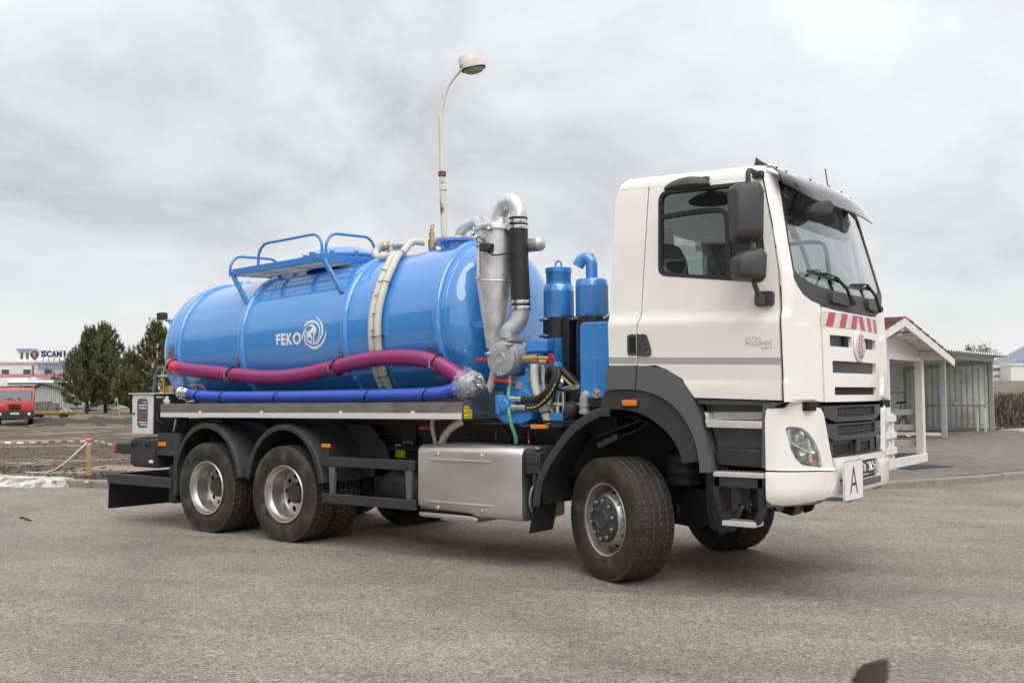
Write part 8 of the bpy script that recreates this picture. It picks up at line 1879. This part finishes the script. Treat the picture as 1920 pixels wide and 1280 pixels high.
for s_ in (-1, 1):
    HS = HSN if s_ < 0 else HSF
    g = G(); q = [(PYC, AZ+0.02), (PYC+s_*(HS+0.05), EZ+0.0), (PYC+s_*(HS+0.05), EZ-0.16), (PYC, AZ-0.15)]; g.prism(q, OX-0.04, OX, 'yz'); g.obj('bargeboard', 'white_boards', pav, bevel=0.006)
    g = G(); g.prism([(PYC, AZ), (PYC+s_*HS, EZ), (PYC+s_*HS, EZ-0.03), (PYC, AZ-0.03)], BACK-0.3, OX-0.045, 'yz'); g.obj('roof_deck', 'white_boards', pav, smooth=0)
    L_ = hypot(HS, AZ-EZ)+0.06; nc = 14; dv = Vector((0, s_*HS, EZ-AZ)).normalized(); nv_ = Vector((0, s_*(AZ-EZ), HS)).normalized(); random.seed(12+s_)
    xs0, xs1 = BACK-0.32, OX+0.02; nk = 13; bulk = G()
    for c in range(nc):
        for k in range(nk):
            w_ = (xs1-xs0)/nk; x0 = xs0+w_*k+(0.5*w_ if c % 2 else 0); x1 = min(xs1, x0+w_-0.012)
            if x0 > xs1-0.05: continue
            g = G() if s_ < 0 else bulk; o_ = Vector((0, PYC, AZ+0.01)); t0 = L_*c/nc-0.02; t1 = L_*(c+1)/nc+0.02; l0 = 0.004; l1 = 0.020+random.uniform(0, .006)
            P = [o_+dv*t0+nv_*l0, o_+dv*t1+nv_*l1]
            vs = [(x0, P[0].y, P[0].z), (x1, P[0].y, P[0].z), (x1, P[1].y, P[1].z), (x0, P[1].y, P[1].z)]; up_ = nv_*0.012
            vs += [(a, b+up_.y, c_+up_.z) for a, b, c_ in vs]; g.add(vs, [(0, 1, 2, 3), (7, 6, 5, 4), (0, 4, 5, 1), (1, 5, 6, 2), (2, 6, 7, 3), (3, 7, 4, 0)])
            if s_ < 0: g.obj('shingle', 'shingle', pav, smooth=0)
    if s_ > 0: o = bulk.obj('shingles', 'shingle', pav, smooth=0); o['kind'] = 'stuff'
pbox('rafter', 'white_boards', PXF-0.06, OX-0.05, PYF-0.10, PYF+0.02, 2.29, 2.40); pbox('rafter', 'white_boards', PXF-0.06, OX-0.05, 11.30, 11.42, 2.58, 2.70); pbox('ridge_beam', 'white_boards', BACK, OX-0.05, PYC-0.05, PYC+0.05, AZ-0.24, AZ-0.08)
g = G(); g.obox((-0.95, 10.15, 2.58), (0.9, 0.4, 0.1), (-.4, .9, 0), (0, 0, 1), 0.15, 0.05, 0.035); g.obj('porch_light', 'lamp_bowl', pav, bevel=0.01)
for z in (0.53, 0.85, 1.16):
    pbox('rail_board', 'white_boards', -2.66, PXF-0.16, PYF-0.05, PYF-0.02, z-0.06, z+0.06); pbox('rail_board', 'white_boards', BACK, -2.84, PYF-0.05, PYF-0.02, z-0.06, z+0.06)
for z in (0.50, 0.79, 1.09): pbox('rail_board', 'white_boards', PXF+0.032, PXF+0.062, PYN+0.4, PYO+0.13, z-0.062, z+0.062)
for y in (PYO+0.02, PYO-1.3): pbox('rail_post', 'white_boards', PXF-0.055, PXF+0.030, y-0.06, y+0.06, 0.18, 1.18)
for k in range(12):
    z = 0.34+k*0.155; pbox('wall_plank', 'white_boards', BACK-0.05, BACK-0.02, PYN+0.1, PYF-0.1, z+0.003, z+0.152, bevel=0)
m0 = onplaza(1720, 876)
g = G(); g.obox((m0.x, m0.y, plz(m0.x, m0.y)+0.006), pu, pv_, (0, 0, 1), 0.62, 0.36, 0.012); tag(g.obj('doormat', 'doormat', bevel=0.004), 'dark doormat on the paving in front of the white porch', 'doormat')

# ---- corrugated bicycle shelter
S0, S1 = Vector((-2.95, 21.75, 0)), Vector((-2.78, 27.05, 0)); SB0, SB1 = Vector((-5.6, 21.6, 0)), Vector((-5.35, 26.55, 0))
she = thing('bicycle_shelter', 'open corrugated metal shelter with pale ribbed walls and flat roof', 'shelter', (-4.2, 24.3, 0.26))
def corr(name, a, b, z0a, z0b, z1a, z1b, pitch, amp, m_, parent):
    a = Vector(a); b = Vector(b); u = (b-a).normalized(); L_ = (b-a).length; n = Vector((-u.y, u.x, 0)); K = int(L_/pitch); lo, hi = [], []
    for k in range(K):
        for f, h in ((0, 0), (0.42, 0), (0.5, 1), (0.92, 1), (1.0, 0)):
            t = (k+f)/K; p = a+u*L_*t+n*amp*h; lo.append(Vector((p.x, p.y, z0a+(z0b-z0a)*t))); hi.append(Vector((p.x, p.y, z1a+(z1b-z1a)*t)))
    o2 = n*0.003; g = G(); g.strip(lo, hi); g.strip([p+o2 for p in hi], [p+o2 for p in lo]); return g.obj(name, m_, parent, smooth=0, fix=False)
gz_ = lambda p: plz(p.x, p.y)
corr('end_wall', SB1, S1, gz_(SB1)+0.05, gz_(S1)+0.05, 2.44, 2.66, 0.168, 0.05, 'shed_zinc', she)
corr('back_wall', SB0, SB1, gz_(SB0)+0.05, gz_(SB1)+0.05, 2.43, 2.45, 0.168, 0.05, 'shed_zinc', she)
for p, h in ((S0, 2.56), (S1, 2.58), (SB1, 2.34), (SB0, 2.34)):
    g = G(); g.box(p.x-0.065, p.x+0.065, p.y-0.065, p.y+0.065, gz_(p), h); po = g.obj('post', 'shed_frame', she, bevel=0.006)
    g = G(); g.box(p.x-0.1, p.x+0.1, p.y-0.1, p.y+0.1, gz_(p)-0.01, gz_(p)+0.02); g.obj('foot_plate', 'plastic_black', po)
def bm2(name, a, b, w_, h, m_='shed_frame'):
    g = G(); g.beam(a, b, w_, h); return g.obj(name, m_, she, bevel=0.004)
z3 = lambda p, z: Vector((p.x, p.y, z))
bm2('front_beam', z3(S0, 2.60)+Vector((0, -2.6, 0)), z3(S1, 2.62)+Vector((0, 0.35, 0)), 0.08, 0.16); bm2('side_beam', z3(SB1, 2.36), z3(S1, 2.53), 0.07, 0.10); bm2('side_beam', z3(SB0, 2.36), z3(S0, 2.53), 0.07, 0.10); bm2('foot_rail', z3(SB1, gz_(SB1)+0.09), z3(S1, gz_(S1)+0.09), 0.05, 0.06)
bm2('foot_rail', z3(S0, gz_(S0)+0.12), z3(S0, gz_(S0)+0.12)+Vector((-1.5, -0.1, 0)), 0.06, 0.09, 'white_boards'); bm2('wall_rail', z3(SB0, 1.55), z3(SB1, 1.57), 0.05, 0.05)
# roof sheet, ribs running from front to back
lo, hi = [], []; K = 34; A0, A1 = Vector((-2.55, 18.9, 2.69)), Vector((-2.30, 27.65, 2.72)); B0, B1 = Vector((-5.9, 18.9, 2.42)), Vector((-5.6, 27.2, 2.44))
for k in range(K):
    for f, h in ((0, 0), (0.3, 0), (0.42, 1), (0.7, 1), (0.82, 0)):
        t = (k+f)/K; lo.append(A0.lerp(A1, t)+Vector((0, 0, .045*h))); hi.append(B0.lerp(B1, t)+Vector((0, 0, .045*h)))
g = G(); g.strip(lo, hi); g.strip([p-Vector((0, 0, .004)) for p in hi], [p-Vector((0, 0, .004)) for p in lo]); g.obj('roof_sheet', 'shed_zinc', she, smooth=0, fix=False)
# work bench along the end wall
t_ = thing('side_table', 'long narrow wooden table along the corrugated end wall', 'table', (-4.0, 26.3, 0.3)); ea = (S1-SB1).normalized(); en_ = Vector((-ea.y, ea.x, 0)); o_ = SB1-en_*0.55
def tb_(name, m_, a, b, w_, h): g = G(); g.beam(a, b, w_, h); return g.obj(name, m_, t_, bevel=0.004)
tb_('table_top', 'bench_wood', z3(o_+ea*0.5, 1.135), z3(o_+ea*2.48, 1.145), 0.55, 0.05)
for q in (0.55, 2.2, 2.42):
    for w_ in (-0.2, 0.2): p = o_+ea*q+en_*w_; tb_('leg', 'shed_zinc', z3(p, gz_(p)), z3(p, 1.11), 0.05, 0.05)
tb_('stretcher', 'bench_wood', z3(o_+ea*0.55-en_*0.2, 0.52), z3(o_+ea*2.42-en_*0.2, 0.53), 0.03, 0.03)
g = G(); p = o_+ea*1.55; g.ball((p.x, p.y, 1.19), 0.07, 12, (1.2, 1, .5)); tag(g.obj('paper_cup', 'print_white'), 'small white crumpled paper lying on the long wooden table', 'paper')

# ---- bicycle in the shelter
bc = onplaza(1708, 820); bz = gz_(bc); bu = Vector((-0.90, -0.43, 0)).normalized(); bnrm = Vector((-bu.y, bu.x, 0)); wr = 0.335
bike = thing('bicycle', 'dark bicycle with black saddle parked behind the white railing', 'bicycle', (bc.x, bc.y, bz))
def bw(x, z, y=0): return Vector((bc.x, bc.y, bz))+bu*x+bnrm*y+Vector((0, 0, z))
for x in (0, 1.04):
    g = G(); g.tube([bw(x+wr*cos(a), wr+wr*sin(a)) for a in [2*pi*k/36 for k in range(36)]], 0.022, 6, False, True); wh_ = g.obj('wheel', 'tyre_rubber', bike)
    g = G(); g.tube([bw(x+(wr-.03)*cos(a), wr+(wr-.03)*sin(a)) for a in [2*pi*k/32 for k in range(32)]], 0.010, 6, False, True); g.obj('rim', 'chrome', wh_)
    g = G()
    for k in range(18): a = 2*pi*k/18; g.tube([bw(x, wr), bw(x+(wr-.03)*cos(a), wr+(wr-.03)*sin(a))], 0.003, 4)
    g.cyl(bw(x, wr, -0.05), bw(x, wr, .05), 0.03, 10); g.obj('spokes', 'zinc', wh_)
g = G()
for a, b in (((0, wr), (0.42, 0.30)), ((0, wr), (0.30, 0.78)), ((0.42, 0.30), (0.27, 0.88)), ((0.42, 0.30), (0.86, 0.72)), ((0.30, 0.78), (0.84, 0.80)), ((0.83, 0.86), (0.90, 0.62)), ((0.90, 0.62), (1.04, wr))): g.tube([bw(*a), bw(*b)], 0.018, 8)
g.obj('frame', 'sign_navy', bike)
g = G(); g.tube([bw(0.27, 0.86), bw(0.245, 0.98)], 0.014, 8); g.obj('seat_post', 'red_plastic', bike)
g = G(); g.rings([[bw(0.12+0.26*t, 1.0+h*0.5, w_*s) + Vector((0, 0, dz)) for s, dz in ((-1, 0), (-.5, .025), (.5, .025), (1, 0), (.6, -.03), (-.6, -.03))] for t, w_, h in ((0, .06, .06), (0.25, 0.075, .03), (0.55, 0.04, .01), (1, 0.018, 0))]); g.obj('saddle', 'tie_black', bike, smooth=60)
g = G(); g.tube([bw(0.83, 0.86), bw(0.80, 0.98)], 0.014, 8); g.tube([bw(0.78, 0.99, -0.28), bw(0.80, 1.0, 0), bw(0.78, 0.99, 0.28)], 0.014, 8); g.obj('handlebar', 'tie_black', bike)
g = G(); g.cyl(bw(0.42, 0.30, -0.04), bw(0.42, 0.30, -.05), 0.09, 20); g.tube([bw(0.42, 0.30, -.06), bw(0.50, 0.17, -.06)], 0.012, 6); g.obj('crank', 'zinc', bike)

# ---- far buildings and a bare tree on the right
for lab, px0, px1, py, dep, th in (('low white factory hall with a dark window band beyond the field', 1850, 1897, 689, 176, 14), ('taller white hall at the right edge beyond the field', 1895, 2010, 684.5, 172, 20), ('white rooftop block standing behind the far factory halls', 1877, 1893.5, 680.5, 200, 8)):
    c = at((px0+px1)/2, 712, dep); fb = thing('factory_hall', lab, 'building', (c.x, c.y, 2.5), 'far white factory buildings')
    wallbox('wall', 'facade_white', px0, px1, py, 1.5, dep, th, fb)
    wallbox('roof', 'facade_white', px0-0.3, px1+0.3, py-0.8, at(0, py+0.6, dep).z+2.0-2.0+at(px0, py, dep).z*0 if False else at(px0, py+0.2, dep).z, dep-0.2, th, fb)
    if 'low' in lab:
        for k in range(8): wallbox('window', 'window_dark', px0+5+k*5, px0+9+k*5, 691, at(px0, 693.5, dep).z, dep-0.25, 0.3, fb)
        for k in range(8): wallbox('window', 'roof_blue', px0+5+k*5, px0+9+k*5, 703, at(px0, 706, dep).z, dep-0.25, 0.3, fb)
    if 'taller' in lab: wallbox('roof_box', 'facade_white', 1903, 1919, 682.3, at(1900, 685.5, dep).z, dep+1, 6, fb)
random.seed(77); DT = 260; b0 = at(1829, 716, DT); top_ = at(1829, 646, DT).z
bt = thing('bare_tree', 'leafless round-headed tree above the shelter roof', 'tree', (b0.x, b0.y, 4.4)); g = G(); tw = G()
def grow(p, d, ln, r_, lv):
    q = p+d*ln; (g if lv < 2 else tw).tube([p, p.lerp(q, .5)+Vector((random.uniform(-.05, .05), random.uniform(-.05, .05), 0))*ln, q], r_, 5 if lv < 3 else 3, rfun=lambda t, i: r_*(1-0.35*t))
    if lv >= 6: return
    for _ in range(3 if lv < 5 else 4):
        nd = (d+Vector((random.gauss(0, .38), random.gauss(0, .38), random.gauss(0.08, .25)))).normalized(); grow(q if random.random() < .6 else p.lerp(q, .7), nd, ln*random.uniform(.60, .76), max(0.018, r_*0.58), lv+1)
for s_ in (-1, 1): grow(Vector((b0.x, b0.y, 4.2))+rgt2*1.1*s_, (Vector((0, 0, 1))+rgt2*0.06*s_).normalized(), (top_-4.2)*0.36, 0.20, 0)
g.obj('trunk', 'bark', bt, smooth=60, fix=False); tw.obj('crown', 'tree_twig', bt, smooth=0, fix=False)

# ---- office block behind the photographer (seen mirrored in the door glass and on the tank)
ob = thing('office_block', 'grey rendered office block with rows of windows across the yard', 'building', (-30, -33, 0))
YB = -30.0
g = G(); XA, XB = -70.0, -7.5; P = []
P += [(XA, -0.2), (XB, -0.2)]
for k in range(0, 41):
    x = XB+(XA-XB)*k/40; P.append((x, 13.6+0.35*smst(0.45, 0.55, (k/40*5) % 1.0)-0.35*smst(0.85, 0.98, (k/40*5) % 1.0)))
g.prism(P, YB-14, YB); g.obj('wall', 'facade_grey', ob, smooth=0)
for r_, z in ((0, 1.6), (1, 5.2), (2, 8.4), (3, 11.6)):
    for k in range(15):
        x = -10.5-4.0*k
        g = G(); g.box(x-0.85, x+0.85, YB+0.001, YB+0.06, z-0.1, z+1.6); f = g.obj('window', 'facade_white', ob, smooth=0)
        for s_ in (-1, 1): g = G(); g.box(x+0.04 if s_ > 0 else x-0.78, x+0.78 if s_ > 0 else x-0.04, YB+0.05, YB+0.07, z, z+1.5); g.obj('pane', 'window_dark', f, smooth=0)
# ---- puddle, grey patch, twig, leaf on the asphalt
def gp(px, py): 
    d = cf+cr*((px-960)/1899.7)+cu*((640-py)/1899.7); s = -CAM.z/d.z; return CAM+d*s
def film_sheet(name, pts, m_, z, seed):
    P = smoothpath([gp(*q) for q in pts], 16, True); c = sum(P, Vector())/len(P); g = G(); n = len(P)
    V = [(c.x, c.y, z)]
    for k in ((0.45, 1.35) if m_ == 'silt' else (0.70, 1.25)): V += [((c+(p-c)*k).x, (c+(p-c)*k).y, z) for p in P]
    F = [(0, 1+i, 1+(i+1) % n) for i in range(n)]+[(1+i, 1+n+i, 1+n+(i+1) % n, 1+(i+1) % n) for i in range(n)]
    me = bpy.data.meshes.new(name); me.from_pydata(V, [], F); me.attributes.new('cover', 'FLOAT', 'POINT').data.foreach_set('value', [0.36 if m_ == 'silt' else 0.75]*(n+1)+[-0.1]*n)
    return structure(link(name, me, m_, smooth=0))
film_sheet('grey_patch', [(1672, 1235), (1700, 1229), (1760, 1226), (1810, 1238), (1838, 1252), (1800, 1275), (1740, 1310), (1670, 1320), (1650, 1280)], 'silt', 0.004, 3)  # grey patch in place of a smear, no silt on the asphalt
film_sheet('puddle', [(1602, 1264), (1614, 1250), (1640, 1240), (1664, 1236), (1668, 1252), (1662, 1280), (1640, 1298), (1606, 1296), (1596, 1280)], 'water', 0.008, 5)
g = G(); g.tube(smoothpath([gp(38, 972)+Vector((0, 0, .012)), gp(45, 973)+Vector((0, 0, .02)), gp(53, 975.5)+Vector((0, 0, .012)), gp(58, 976.5)+Vector((0, 0, .008))], 4), 0.012, 6); tag(g.obj('twig', 'bark'), 'short dark twig lying on the damp asphalt', 'twig')
c = gp(105, 909); g = G(); g.rings([[c+rgt2*(x*0.05)+fwd2*(y*0.04)+Vector((0, 0, z)) for x, y in ((-1, -.6), (0, -1), (1, -.3), (.9, .6), (0, 1), (-.9, .5))] for z in (0.0, 0.035)]); tag(g.obj('fallen_leaf', 'amber', bevel=0.01), 'small orange leaf lying by the snowy kerb', 'leaf')
